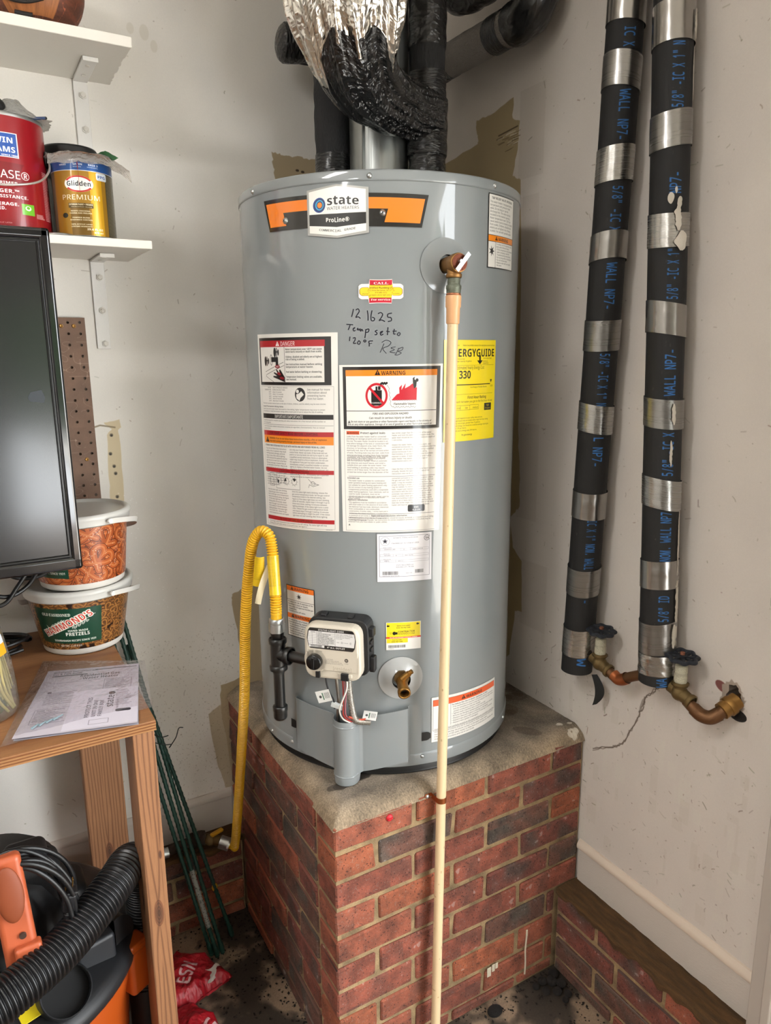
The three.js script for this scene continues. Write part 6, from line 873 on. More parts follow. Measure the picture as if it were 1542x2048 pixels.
{
  const t = thing('pegboard', 'narrow brown pegboard strip with rows of holes screwed to the wall', 'pegboard', [-1.05, 1.08, 0.0]);
  const s = new THREE.Shape([[-0.14, 0], [0.071, 0], [0.071, 0.584], [-0.14, 0.584]].map((p) => new THREE.Vector2(...p)));
  for (let r = 0; r < 23; r++) for (let k = 0; k < 8; k++) { const p = new THREE.Path(); p.absarc(0.0595 - k * 0.0258, 0.573 - r * 0.0252, 0.0031, 0, 2 * Math.PI); if (0.573 - r * 0.0252 > 0.006) s.holes.push(p); }
  const map = pixelTex(512, 512, (x, y) => { const k = 1 + 0.16 * fbm(x / 60, y / 60, 3, 4) + (rnd() - 0.5) * 0.08; const w = Math.abs(nz(x / 40, y / 30, 7)) < 0.012 && nz(x / 90, y / 90, 2) > 0 ? 40 : 0; return [112 * k + w, 84 * k + w, 66 * k + w]; }); map.repeat.set(3, 3);
  part('board', new THREE.ExtrudeGeometry(s, { depth: 0.005, bevelEnabled: false, curveSegments: 8 }).translate(0, 0, 0.006), std({ map, roughness: 0.6 }), t);
  part('batten', box(0.2, 0.57, 0.005, -0.04, 0.29, 0.003), col('#4a3a2e', 0.9), t);
  for (const [x, y] of [[0.0465, 0.565], [0.0195, 0.565], [0.047, 0.257]]) part('screw', latheAt([[0, 0.001], [0.0022, 0.001], [0.0024, 0.002], [0.0042, 0.0022], [0.0046, 0]], V(x, y, 0.0108), V(x, y, 1), 14), MAT.brass, t);
}
/* ---------- workbench ---------- */
function woodTex(base, vertical, knots, seedZ, sc = 1, gr = 0.26) {
  return pixelTex(256, 1024, (x, y) => {
    let g = x + 14 * fbm(x / 90, y / 260, seedZ, 3); for (const k of knots) { const dx = x - k[0], dy = (y - k[1]) / 2.2, d = Math.sqrt(dx * dx + dy * dy); g += k[2] * 26 * Math.exp(-d / 46) * Math.sign(dx + 0.01); }
    const ring = 0.5 + 0.5 * Math.sin(g * 0.32 * sc + 3 * nz(x / 60, y / 300, seedZ)), line = Math.pow(ring, 5);
    let k = 1 - gr * line + 0.08 * nz(x / 2, y / 40, seedZ + 2) + (rnd() - 0.5) * 0.05; let q = [base[0] * k, base[1] * k * (1 - 0.06 * line), base[2] * k * (1 - 0.12 * line)];
    for (const kn of knots) { const dx = x - kn[0], dy = (y - kn[1]) / 1.25, d = Math.sqrt(dx * dx + dy * dy); if (d < kn[3]) { const m = 0.45 + 0.35 * d / kn[3] + 0.08 * Math.sin(d * 0.9); q = [q[0] * m, q[1] * m * 0.9, q[2] * m * 0.85]; } }
    return q;
  });
}
const fir = woodTex([146, 102, 68], true, [[120, 600, 1, 24]], 3.3), fir2 = woodTex([142, 98, 64], true, [[128, 428, 1.4, 26], [160, 290, 0.5, 9]], 8.3, 0.7), plyTop = woodTex([140, 96, 60], false, [], 15.3, 0.22, 0.12);
function uvBox(w, h, d, along) { const g = rbox(w, h, d, 0.0018).toNonIndexed(); const p = g.attributes.position, n = g.attributes.normal, u = g.attributes.uv; for (let i = 0; i < p.count; i++) { const A = along === 'y' ? p.getY(i) : p.getX(i), nx = Math.abs(n.getX(i)), ny = Math.abs(n.getY(i)), nzz = Math.abs(n.getZ(i)); const B = along === 'y' ? (nx > nzz ? p.getZ(i) : p.getX(i)) : (ny > nzz ? p.getZ(i) : p.getY(i)); u.setXY(i, B / 0.089 + 0.5, A / 0.92 + 0.5); } return g; }
{
  const t = thing('workbench', 'wooden workbench with a plywood top and sawn timber legs', 'workbench', [-1.5, 0, 0.3]); const X = (x) => x + 1.5, Z = (z) => z - 0.3;
  const x0 = -2.2, x1 = -1.0065, z0 = 0.005, z1 = 0.596, top = 0.93, n = 7, th = 0.0195;
  const plyM = [std({ color: '#b5814f', roughness: 0.7, bumpMap: fineBump, bumpScale: 0.001 }), std({ color: '#9b6238', roughness: 0.8, bumpMap: foamBump, bumpScale: 0.0012 })];
  for (let i = 0; i < n; i++) { const h = th / n, q = rr(-0.0008, 0.0006), g = box(x1 - x0 + q, h + 0.0001, z1 - z0 + q, X((x0 + x1) / 2 + q / 2), top - th + h * (i + 0.5), Z((z0 + z1) / 2 + q / 2)); if (i === n - 1) { const p = g.attributes.position, u = g.attributes.uv; for (let k = 0; k < p.count; k++) u.setXY(k, p.getZ(k) / 0.3, p.getX(k) / 0.9); } part('ply', g, i === n - 1 ? std({ map: plyTop, roughness: 0.55, bumpMap: fineBump, bumpScale: 0.0004 }) : plyM[i % 2], t); }
  const leg = (x, z, w, d, map) => { const g = uvBox(w, top - th, d, 'y').translate(X(x), (top - th) / 2, Z(z)); part('leg', g, std({ map, roughness: 0.65, bumpMap: fineBump, bumpScale: 0.0006 }), t); };
  leg(-1.0295, 0.5505, 0.0385, 0.089, fir2); leg(-1.0525, 0.122, 0.089, 0.038, fir); leg(-2.15, 0.55, 0.0385, 0.089, fir2); leg(-2.15, 0.122, 0.089, 0.038, fir);
}
/* ---------- pretzel tubs ---------- */
function pretzelTex(w, h, n, s, base, salt, draw) {
  return canvas(w, h, (c) => {
    c.fillStyle = base[0]; c.fillRect(0, 0, w, h);
    for (let i = 0; i < n; i++) { c.save(); c.translate(rnd() * w, rnd() * h); c.rotate(rnd() * 6.28); const k = s * rr(0.85, 1.2);
      const loop = (lw, color) => { c.strokeStyle = color; c.lineWidth = lw * k; c.lineCap = 'round'; c.beginPath(); c.moveTo(-0.5 * k, 0.62 * k); c.bezierCurveTo(0.2 * k, 0.2 * k, 1.1 * k, -0.3 * k, 0.55 * k, -0.75 * k); c.bezierCurveTo(0.2 * k, -0.95 * k, 0.05 * k, -0.6 * k, 0, -0.4 * k); c.bezierCurveTo(-0.05 * k, -0.6 * k, -0.2 * k, -0.95 * k, -0.55 * k, -0.75 * k); c.bezierCurveTo(-1.1 * k, -0.3 * k, -0.2 * k, 0.2 * k, 0.5 * k, 0.62 * k); c.stroke(); };
      loop(0.48, base[1]); loop(0.4, base[2 + (i % 2)]); loop(0.12, base[4]);
      if (salt) { c.fillStyle = '#efe6d8'; for (let q = 0; q < 40; q++) { const a = rnd() * 6.28, r = k * rr(0.45, 0.85); c.fillRect(Math.cos(a) * r, Math.sin(a) * r * 0.85 - 0.1 * k, 3.5, 3); } } c.restore(); }
    draw(c, w, h);
  });
}
const green = '#123f2e';
function tub(label, pos, r0, r1, h, map, turn) {
  const t = thing('pretzel_tub', label, 'bucket', pos);
  part('tub', lathe([[0, 0.001], [r0 - 0.005, 0], [r0 - 0.001, 0.003], [r0, 0.008], [r0 + 0.0005, 0.012], [r1 - 0.0075, h], [0, h]], 72), col('#cfccc5', 0.4), t);
  const g = new THREE.CylinderGeometry(r1 - 0.0052, r0 + 0.0026, h - 0.016, 72, 1, true, (turn - 180) * D2R, 2 * Math.PI).translate(0, (h + 0.016) / 2, 0);
  part('printed_wrap', g, phys({ map, roughness: 0.3, clearcoat: 0.3 }), t);
  part('lid', lathe([[r1 - 0.008, h - 0.004], [r1 - 0.001, h - 0.006], [r1, h - 0.003], [r1, h + 0.006], [r1 + 0.0025, h + 0.009], [r1 + 0.0025, h + 0.014], [r1 - 0.001, h + 0.019], [r1 - 0.007, h + 0.0195], [r1 - 0.009, h + 0.014], [r1 - 0.014, h + 0.0125], [0, h + 0.012]], 72), phys({ color: '#c4c3be', roughness: 0.4, clearcoat: 0.2 }), t);
  const hx = (r1 + 0.006), hy = h - 0.002;
  const hc = curve([[0.45, 0.006, 0.93], [0.8, 0.0, 0.68], [1.04, -0.012, 0.28], [1.08, -0.028, -0.1], [0.95, -0.042, -0.5], [0.5, -0.05, -0.93], [-0.3, -0.05, -1.05], [-0.9, -0.04, -0.6], [-1.04, -0.01, 0.1]].map(([x, y, z]) => [x * hx, hy + y, z * hx]));
  const hp = V(0, 0, 0); part('handle', gridGeo(1, 80, (s, v) => { hc.getPointAt(v, hp); return [hp.x * (1 + (s - 0.5) * 0.02), hp.y + (s - 0.5) * 0.0115, hp.z * (1 + (s - 0.5) * 0.02)]; }), std({ color: '#d6d4ce', roughness: 0.4, side: THREE.DoubleSide }), t);
  part('handle_boss', [T(new THREE.CylinderGeometry(0.005, 0.005, 0.006, 16).rotateX(Math.PI / 2).rotateY(0.45), hx * 0.45, hy + 0.006, hx * 0.93)], col('#dcdad5', 0.4), t);
  return t;
}
tub('pretzel tub on the bench with a green lettered panel, under the other tub', [-1.0624, 0.9305, 0.1295], 0.0861, 0.1154, 0.135, pretzelTex(1900, 420, 420, 46, ['#22120a', '#2f180b', '#6d4420', '#7d5028', '#a5743c'], false, (c, w, h) => {
  const X = (d) => (d + 180) / 360 * w; const x0 = X(-52), x1 = X(31); c.save(); c.transform(1, 0.02, 0, 1, 0, -20); c.fillStyle = green; c.fillRect(x0, 70, x1 - x0, 300); c.fillStyle = '#e9e6de'; fitText(c, 'OLD FASHIONED', x0 + 60, 132, 190, 32, 'bold', 'serif');
  c.strokeStyle = '#e9e6de'; c.lineWidth = 3; c.beginPath(); c.moveTo(x0 + 50, 262); c.lineTo(x0 + 210, 162); c.moveTo(x1 - 210, 230); c.lineTo(x1 - 40, 128); c.stroke(); for (let i = 0; i < 8; i++) { c.beginPath(); c.ellipse(x0 + 120 + i * 11, 215 - i * 7 + (i % 2) * 12, 11, 4, -0.9, 0, 7); c.stroke(); c.beginPath(); c.ellipse(x1 - 180 + i * 13, 226 - i * 8 + (i % 2) * 12, 11, 4, -0.9, 0, 7); c.stroke(); }
  c.save(); c.translate(x0 + 56, 318); c.rotate(-0.5); c.lineWidth = 12; c.strokeStyle = '#efe9df'; c.font = 'bold 74px sans-serif'; const m = c.measureText("HAMMOND'S").width; c.scale(380 / m, 1); c.strokeText("HAMMOND'S", 0, 0); c.fillStyle = '#c23a2a'; c.fillText("HAMMOND'S", 0, 0); c.restore();
  c.fillStyle = '#e9e6de'; fitText(c, 'HAND MADE', x1 - 220, 266, 130, 22, 'bold'); fitText(c, 'PRETZELS', x1 - 240, 302, 160, 40, 'bold'); fitText(c, 'SOURDOUGH RECIPE SINCE 1931', x0 + 110, 352, 290, 22, 'bold'); fitText(c, 'NET WT. 2 LB 8 OZ', x0 + 150, 396, 150, 20); c.restore();
}), -14);
tub('pretzel tub printed with big salted pretzels, stacked on the other tub', [-1.0537, 1.0855, 0.156], 0.0885, 0.1092, 0.146, pretzelTex(1900, 440, 170, 104, ['#5a2814', '#5a240f', '#9a4a20', '#a95426', '#bd7040'], true, (c, w, h) => {
  const X = (d) => (d + 180) / 360 * w; c.fillStyle = green; c.fillRect(X(-95), 90, X(-14) - X(-95), 300); c.fillStyle = '#e9e6de'; fitText(c, 'SOURDOUGH RECIPE SINCE 1931', X(-80), 360, X(-18) - X(-80), 24, 'bold'); fitText(c, 'PRETZELS', X(-70), 300, X(-24) - X(-70), 52, 'bold');
}), -10);
/* ---------- bench top: manual, cords, straw ---------- */
{
  const P = [[-1.155, 0.279], [-0.984, 0.335], [-1.037, 0.599], [-1.236, 0.548]], B = [[-1.157, 0.208], [-0.966, 0.318], [-1.0, 0.545], [-1.256, 0.558]]; const bil = (q, s, t) => [0, 1].map((k) => (q[3][k] * (1 - s) + q[2][k] * s) * (1 - t) + (q[0][k] * (1 - s) + q[1][k] * s) * t);
  const O = [-1.105, 0.9305, 0.43];
  const t = thing('instruction_manual', 'printed heater manual and papers sealed in a clear plastic sleeve on the bench', 'manual', O);
  const q = (p, y) => [p[0] - O[0], y, p[1] - O[2]];
  const page = (y, off, map, name, w = 1) => part(name, [gridGeo(12, 12, (s, v) => { const p = bil(P, s * w + off * (v - 0.4), v); return q([p[0], p[1]], y + 0.0016 * Math.sin(s * 3.1) * Math.sin(v * 3.1) + 0.0012 * fbm(s * 2, v * 2, y * 90)); })], std({ map, roughness: 0.6, side: THREE.DoubleSide }), t);
  const cover = canvas(800, 1000, (c, w, h) => { c.fillStyle = '#b9b3bd'; c.fillRect(0, 0, w, h); c.fillStyle = '#3a3740'; fitText(c, 'Installation Instructions and', 60, 60, 380, 36, 'bold'); fitText(c, 'Use & Care Guide', 60, 96, 250, 36, 'bold'); c.fillRect(40, 24, 0, 0); c.fillRect(420, 40, 360, 14); c.fillRect(60, 108, 300, 16); fitText(c, 'Residential Gas', 300, 164, 340, 56, 'bold'); fitText(c, 'Water Heater', 330, 214, 300, 56, 'bold'); c.fillRect(100, 240, 600, 3); c.strokeStyle = '#55505c'; c.lineWidth = 3; c.strokeRect(520, 250, 220, 300); for (let i = 0; i < 16; i++) c.fillRect(532, 264 + i * 17, rr(120, 190), 5); for (let i = 0; i < 12; i++) c.fillRect(90, 400 + i * 16, rr(120, 240), 4); c.strokeRect(60, 640, 250, 200); c.fillRect(90, 380, 30, 20); txt(c, 'TABLE OF CONTENTS', 74, 670, 20, 'bold'); for (let i = 0; i < 8; i++) c.fillRect(74, 684 + i * 18, rr(100, 220), 5);
    c.fillStyle = '#c9c4d0'; c.fillRect(300, 420, 500, 560); c.save(); c.translate(400, 900); c.rotate(-Math.PI / 2); c.fillStyle = '#4a4552'; txt(c, 'PROTECT THIS', 60, 60, 44, 'bold'); txt(c, 'UNIT IN ONE', 60, 104, 40, 'bold'); txt(c, 'FAMILY BOX', 60, 148, 40, 'bold'); fitText(c, 'state', 180, 30 + 190, 190, 78, 'bold'); txt(c, 'water heaters', 150, 258, 26); c.beginPath(); c.arc(400, 200, 26, 0, 7); c.fill(); c.restore(); c.fillStyle = '#2f2c36'; rrect(c, 640, 760, 110, 40, 16); c.fill(); c.strokeRect(470, 880, 130, 60); for (let i = 0; i < 14; i++) { c.fillStyle = '#6a6472'; c.fillRect(630, 460 + i * 18, rr(80, 130), 5); } });
  page(0.001, 0.0, col('#b5b1bb').map, 'paper_stack'); t.children[0].material = col('#b9b6bf', 0.7, 0, { side: THREE.DoubleSide });
  page(0.0048, 0.02, cover, 'printed_cover');
  part('plastic_sleeve', gridGeo(40, 40, (s, v) => { const p = bil(B, s, v), e = Math.min(1, Math.min(s, 1 - s, v, 1 - v) * 10); return q(p, 0.0015 + e * 0.0068 + 0.003 * fbm(s * 6, v * 6, 3, 3) * (0.3 + e)); }), phys({ color: '#f2f0f2', roughness: 0.14, transmission: 0.93, thickness: 0, side: THREE.DoubleSide, bumpMap: crumple, bumpScale: 0.003, clearcoat: 0.5, clearcoatRoughness: 0.1 }), t);
  const pk = part('screw_packet', [0, 1, 2, 3].map((i) => rod(V(-0.1 + i * 0.012, 0.0085, 0.102 - i * 0.005), V(-0.088 + i * 0.014, 0.0085, 0.09 - i * 0.005), 0.0022, 0.0012, 8)), col('#a9c3cc', 0.3, 0.6), t);
}
{
  const t = thing('power_cord', 'black power cords coiled on the bench beside the pretzel tubs', 'cord', [-1.232, 0.9305, 0.1]); const c = [];
  for (let k = 0; k < 5; k++) { const r = rr(0.03, 0.05), o = [rr(-0.03, 0.02), rr(-0.02, 0.04)], y = 0.005 + k * 0.008; c.push([...Array(9)].map((_, i) => { const a = k + i / 8 * 4.6; return [o[0] + r * 1.3 * Math.cos(a), y + 0.003 * Math.sin(a * 2), o[1] + r * Math.sin(a)]; })); }
  part('coil', c.map((p) => tube(p, 0.0042, 40, 8)), col('#101012', 0.4), t);
  const l = thing('power_cord', 'black cable loops drooping below the television', 'cord', [-1.19, 1.1, 0.24]); part('loop', [tube([[-0.08, 0.06, 0], [-0.06, 0.02, 0.01], [-0.02, 0.0, 0.01], [0.02, 0.015, 0.0], [0.05, 0.06, 0]], 0.0045, 40, 8), tube([[-0.09, 0.06, 0.02], [-0.07, -0.005, 0.02], [-0.03, -0.012, 0.02], [0, 0.02, 0.015], [0.03, 0.06, 0.01]], 0.0045, 40, 8), tube([[-0.03, 0.06, -0.02], [0, 0.03, -0.02], [0.05, 0.028, -0.02], [0.09, 0.06, -0.02]], 0.005, 30, 8)], col('#101012', 0.4), l);
}
{
  const t = thing('straw_bundle', 'bundle of dried straw wrapped in clear film standing on the bench', 'straw', [-1.288, 0.9305, 0.4]);
  const rad = (y) => 0.073 + 0.004 * Math.sin(y * 20), lean = (y) => -0.035 * y / 0.34; const gs = [];
  for (let i = 0; i < 260; i++) { const a = rnd() * 6.28, r = 0.066 * Math.sqrt(rnd()), y0 = rr(0.004, 0.05), y1 = rr(0.2, 0.36), b = a + rr(-0.3, 0.3); gs.push(tube([[r * Math.cos(a), y0, r * Math.sin(a)], [r * Math.cos((a + b) / 2) * 0.96 + lean(0.17), (y0 + y1) / 2, r * Math.sin((a + b) / 2) * 0.96], [r * Math.cos(b) * 0.9 + lean(y1), y1, r * Math.sin(b) * 0.9]], rr(0.0012, 0.0028), 5, 4)); }
  for (let i = 0; i < 14; i++) { const a = rr(0.2, 2.2); gs.push(tube([[0.068 * Math.cos(a), 0.01, 0.068 * Math.sin(a)], [0.07 * Math.cos(a + 0.4), 0.06, 0.07 * Math.sin(a + 0.4)], [0.068 * Math.cos(a + 0.2) + lean(0.1), rr(0.08, 0.2), 0.068 * Math.sin(a + 0.2)]], 0.0028, 8, 5)); }
  const st = part('straw', gs, std({ color: '#a99a66', roughness: 0.8, vertexColors: false }), t); st.userData.kind = 'stuff';
  part('core', lathe([[0, 0.004], [0.05, 0.004], [0.052, 0.3], [0, 0.34]], 20).applyMatrix4(new THREE.Matrix4().makeShear(0, 0, -0.1, 0, 0, 0)), col('#5d5a3a', 0.9), t);
  part('film', gridGeo(48, 20, (s, v) => { const a = s * 2 * Math.PI, y = 0.002 + v * 0.36, r = rad(y) + 0.003 * fbm(a * 2, y * 14, 3, 3); return [r * Math.cos(a) + lean(y), y, r * Math.sin(a)]; }), phys({ color: '#eae8dc', roughness: 0.15, transmission: 0.9, thickness: 0, side: THREE.DoubleSide, bumpMap: crumple, bumpScale: 0.003 }), t);
  part('paper_label', gridGeo(16, 6, (s, v) => { const a = 1.9 - s * 1.5, y = 0.12 + v * 0.06, r = rad(y) + 0.004; return [r * Math.cos(a) + lean(y), y, r * Math.sin(a)]; }), std({ map: canvas(256, 128, (c) => { c.fillStyle = '#e09a1e'; c.fillRect(0, 0, 256, 128); c.fillStyle = '#c9d2da'; c.fillRect(0, 50, 256, 34); c.fillStyle = '#f0e6c8'; c.fillRect(140, 92, 60, 12); }), roughness: 0.4, side: THREE.DoubleSide }), t);
}
/* ---------- under the bench: wet vac, hose, stakes, bags, litter ---------- */
{
  const O = [-1.324, 0, 0.41], t = thing('shop_vacuum', 'orange and black wet and dry vacuum under the workbench', 'vacuum cleaner', O);
  const orange = phys({ color: '#a9480f', roughness: 0.4, clearcoat: 0.2, clearcoatRoughness: 0.3 }), grey = std({ color: '#121316', roughness: 0.5, bumpMap: fineBump, bumpScale: 0.0004 });
  const L = (x, y, z) => V(x - O[0], y, z - O[2]);
  part('drum', lathe([[0, 0.06], [0.225, 0.06], [0.235, 0.075], [0.252, 0.3], [0.268, 0.375], [0.272, 0.4]], 72), orange, t);
  part('lid', lathe([[0.272, 0.396], [0.279, 0.4], [0.28, 0.412], [0.276, 0.424], [0.262, 0.434], [0.24, 0.44], [0.215, 0.447], [0.195, 0.455], [0.17, 0.46], [0, 0.46]], 72), grey, t);
  part('motor_housing', [lathe([[0.16, 0.45], [0.155, 0.5], [0.135, 0.58], [0.118, 0.62], [0.095, 0.64], [0, 0.645]], 48).translate(0.02, 0, 0.03), rbox(0.1, 0.2, 0.075, 0.02, 0.09, 0.56, 0.075, 3), rbox(0.12, 0.12, 0.1, 0.025, 0.125, 0.5, 0.02, 3), rbox(0.075, 0.045, 0.06, 0.016, 0.085, 0.655, 0.06, 3)], grey, t);
  const hd = part('handle', [T(rbox(0.052, 0.2, 0.03, 0.01, 0, 0, 0, 3), 0, 0, 0, -0.18, 0, 0.06), T(rbox(0.042, 0.055, 0.026, 0.006, 0, 0, 0, 3), 0.016, -0.075, 0.03, -0.18, 0, 0.06)], phys({ color: '#ab5230', roughness: 0.45, clearcoat: 0.15 }), t); hd.position.copy(L(-1.268, 0.662, 0.625));
  const rc = part('handle_recess_shade', [T(new THREE.SphereGeometry(0.021, 24, 16).scale(1, 2.3, 0.35), -0.002, 0.045, 0.0165, -0.18, 0, 0.06)], col('#7a3818', 0.6), t); rc.position.copy(hd.position);  // darker bulge, coloured as the shade of a hollow in the handle
  part('handle_bolt', T(new THREE.CylinderGeometry(0.0055, 0.0055, 0.004, 14).rotateX(Math.PI / 2), 0.009, -0.032, 0.024), col('#3a2a22', 0.5), t).position.copy(hd.position);
  // cord wound round the head, with the plug hooked over it
  const loops = []; for (let k = 0; k < 9; k++) { const pts = []; const rx = 0.075 + rr(-0.008, 0.01), ry = 0.125 + rr(-0.012, 0.006), ox = rr(-0.004, 0.01), z = 0.565 + k * 0.0062; for (let i = 0; i <= 20; i++) { const a = i / 20 * 2 * Math.PI; pts.push(L(-1.262 + ox + rx * Math.cos(a) + 0.004 * Math.sin(a * 3 + k), 0.615 + ry * Math.sin(a), z + 0.012 * Math.sin(a + k))); } loops.push(tube(pts, 0.0046, 70, 8)); }
  loops.push(tube([L(-1.26, 0.49, 0.63), L(-1.23, 0.497, 0.635), L(-1.205, 0.525, 0.632), L(-1.19, 0.565, 0.625), L(-1.1865, 0.594, 0.618)], 0.0046, 30, 8));
  part('power_cord', loops, col('#0d0d0f', 0.42), t);
  const pl = part('plug', [latheAt([[0.0052, 0], [0.0075, 0.004], [0.0075, 0.024], [0.0055, 0.027]], L(-1.1867, 0.592, 0.618), L(-1.182, 0.66, 0.61), 14), ...[0, 1, 2, 3].map((i) => latheAt([[0.0075, 0], [0.0092, 0.001], [0.0092, 0.003], [0.0075, 0.004]], L(-1.1865 + i * 0.0006, 0.595 + i * 0.006, 0.6176 - i * 0.0006), L(-1.182, 0.66, 0.61), 14)), T(rbox(0.022, 0.034, 0.018, 0.004, 0, 0, 0, 2), 0, 0, 0, 0.1, 0, -0.12).translate(...L(-1.1825, 0.636, 0.613).toArray()), T(rbox(0.028, 0.005, 0.02, 0.002, 0, 0, 0, 2), 0, 0, 0, 0.1, 0, -0.12).translate(...L(-1.1805, 0.655, 0.611).toArray())], col('#18181b', 0.5), t);
  part('prongs', [-0.0055, 0.0055].map((d) => T(rbox(0.0018, 0.022, 0.007, 0.0008), 0, 0, 0, 0.1, 0, -0.12).translate(...L(-1.179 + d, 0.668 - d * 0.1, 0.61).toArray())), MAT.brass, pl);
  // inlet port on the lid, an open ribbed collar
  const p0 = L(-1.217, 0.415, 0.57), p1 = L(-1.204, 0.475, 0.63);
  part('hose_port', [latheAt([[0.043, 0], [0.0445, 0.02], [0.047, 0.024], [0.0445, 0.03], [0.047, 0.036], [0.0445, 0.042], [0.046, 0.05], [0.0445, 0.085], [0.041, 0.0855], [0.04, 0.01]], p0, p1, 40), T(rbox(0.075, 0.065, 0.06, 0.008, 0, 0, 0, 2), 0.175, 0.455, 0.12, 0, 0.25, 0)], std({ color: '#1b1d21', roughness: 0.5, side: THREE.DoubleSide }), t);
  part('port_hole_shade', latheAt([[0, 0.066], [0.0405, 0.066], [0.0405, 0.076]], p0, p1, 32), std({ color: '#070708', roughness: 0.9, side: THREE.DoubleSide }), t);  // black disc painted as shade inside the open port
  part('wheel_arch', [T(new THREE.CylinderGeometry(0.052, 0.052, 0.02, 36, 1, false, 0, Math.PI), 0, 0, 0, 0, 0, 0).rotateX(Math.PI / 2).rotateY(0.7).translate(...L(-1.11, 0.442, 0.52).toArray())], col('#151618', 0.5), t);
  part('rim_post', rbox(0.02, 0.03, 0.06, 0.005, 0.165, 0.45, 0.1), col('#151618', 0.5), t);
  part('latch', [rbox(0.05, 0.1, 0.035, 0.01, 0, 0, 0, 3).rotateY(0.5).translate(...L(-1.068, 0.36, 0.515).toArray()), T(rbox(0.045, 0.02, 0.04, 0.006), 0, 0, 0, 0, 0.5, 0).translate(...L(-1.069, 0.417, 0.513).toArray())], orange, t);
  part('warning_sticker', T(rbox(0.05, 0.002, 0.03, 0.0008), 0, 0, 0, 0.28, 0.3, 0).translate(...L(-1.258, 0.452, 0.62).toArray()), col('#c9b41a', 0.4), t);
  part('caster', [[-0.2, 0.12], [0.2, 0.12], [-0.16, -0.18], [0.16, -0.18]].map(([x, z]) => T(new THREE.CylinderGeometry(0.03, 0.03, 0.022, 24).rotateZ(Math.PI / 2), x, 0.03, z)), MAT.black, t);
  part('caster_foot', [[-0.2, 0.12], [0.2, 0.12], [-0.16, -0.18], [0.16, -0.18]].map(([x, z]) => box(0.05, 0.035, 0.05, x, 0.055, z)), MAT.black, t);
  const h = thing('vacuum_hose', 'black ribbed vacuum hose slung over the vacuum and down behind the bench leg', 'hose', [-1.2, 0, 0.55]); const H = (x, y, z) => [x + 1.2, y, z - 0.55];
  part('hose', ribTube([H(-1.42, 0.56, 0.74), H(-1.33, 0.566, 0.715), H(-1.27, 0.572, 0.69), H(-1.205, 0.576, 0.65), H(-1.145, 0.587, 0.6), H(-1.095, 0.6, 0.555), H(-1.065, 0.6, 0.515), H(-1.045, 0.565, 0.478), H(-1.035, 0.5, 0.458), H(-1.034, 0.4, 0.45), H(-1.04, 0.25, 0.447)], 0.0345, 0.0022, 0.0078, 30, null, (p) => p < 0.55 ? 1 : -1), phys({ color: '#0b0c0f', roughness: 0.38, clearcoat: 0.25, clearcoatRoughness: 0.35 }), h);
  part('cuff', [latheAt([[0.037, 0], [0.039, 0.01], [0.039, 0.11], [0.037, 0.115], [0.037, 0.2], [0.04, 0.21], [0.04, 0.255], [0, 0.256]], V(...H(-1.04, 0.257, 0.447)), V(...H(-1.042, -1, 0.447)), 36)], col('#131316', 0.5), h);
}
{
  const stakes = [[[-0.9795, 0.96, 0.036], [-0.822, 0.004, 0.2], 'pale sticker'], [[-0.966, 0.98, 0.03], [-0.806, 0.004, 0.196], 'second from'], [[-0.992, 0.9, 0.045], [-0.834, 0.004, 0.188], 'bench leg'], [[-0.952, 0.86, 0.028], [-0.765, 0.004, 0.152], 'yellow mark']];
  const labels = ['green plastic garden stake with a long pale sticker near its foot', 'green ribbed garden stake leaning close against the one with the pale sticker', 'green garden stake of the leaning bundle nearest the bench leg', 'green garden stake standing apart, with a small yellow mark low down'];
  const g0 = std({ color: '#12392f', roughness: 0.45, bumpMap: fineBump, bumpScale: 0.0005 });
  stakes.forEach(([a, b], i) => {
    const A = V(...a), B = V(...b), t = thing('garden_stake', labels[i], 'stake', b); const d = A.clone().sub(B);
    part('shaft', ribTube([[0, 0, 0], d.clone().multiplyScalar(0.5).toArray(), d.toArray()], 0.0052, 0.0006, 0.016, 12, null, (p) => p < 0.3 ? 1 : -0.4), g0, t);
    part('foot_tip', latheAt([[0, -0.002], [0.004, 0.0], [0.0072, 0.006], [0.0072, 0.026], [0.0055, 0.03]], V(0, 0.002, 0), d, 12), g0, t);
    if (i === 0) part('sticker', (() => { const q = d.clone().normalize(); return latheAt([[0.0064, 0], [0.0064, 0.17]], q.clone().multiplyScalar(0.09), d, 14); })(), std({ color: '#8d9088', roughness: 0.6, bumpMap: fineBump, bumpScale: 0.001, map: canvas(64, 256, (c) => { c.fillStyle = '#fff'; c.fillRect(0, 0, 64, 256); c.fillStyle = '#666'; for (let k = 0; k < 160; k++) c.fillRect(rnd() * 64, rnd() * 256, 4, 3); }) }), t);
    if (i === 3) part('price_tag', T(new THREE.SphereGeometry(0.0085, 14, 10).scale(1, 1.4, 0.5), ...d.clone().multiplyScalar(0.18).toArray()), col('#b5811c', 0.6), t);
    t.userData.group = 'garden stakes leaning on the wall';
  });
  const w = thing('twist_tie', 'loose dark wire tie knotted round the garden stakes', 'wire', [-0.91, 0.6, 0.1]);
  part('wire', [tube([[-0.008, 0.012, 0.0], [0.014, 0.006, 0.012], [0.03, 0.0, 0.008], [0.026, -0.012, 0.0], [0.045, 0.012, 0.0], [0.056, 0.034, -0.004], [0.066, 0.032, -0.004]], 0.0013, 50, 6), tube([[-0.01, 0.036, 0], [0.006, 0.03, 0.013], [0.024, 0.028, 0.01]], 0.0014, 20, 6)], col('#1c2623', 0.6), w);
}
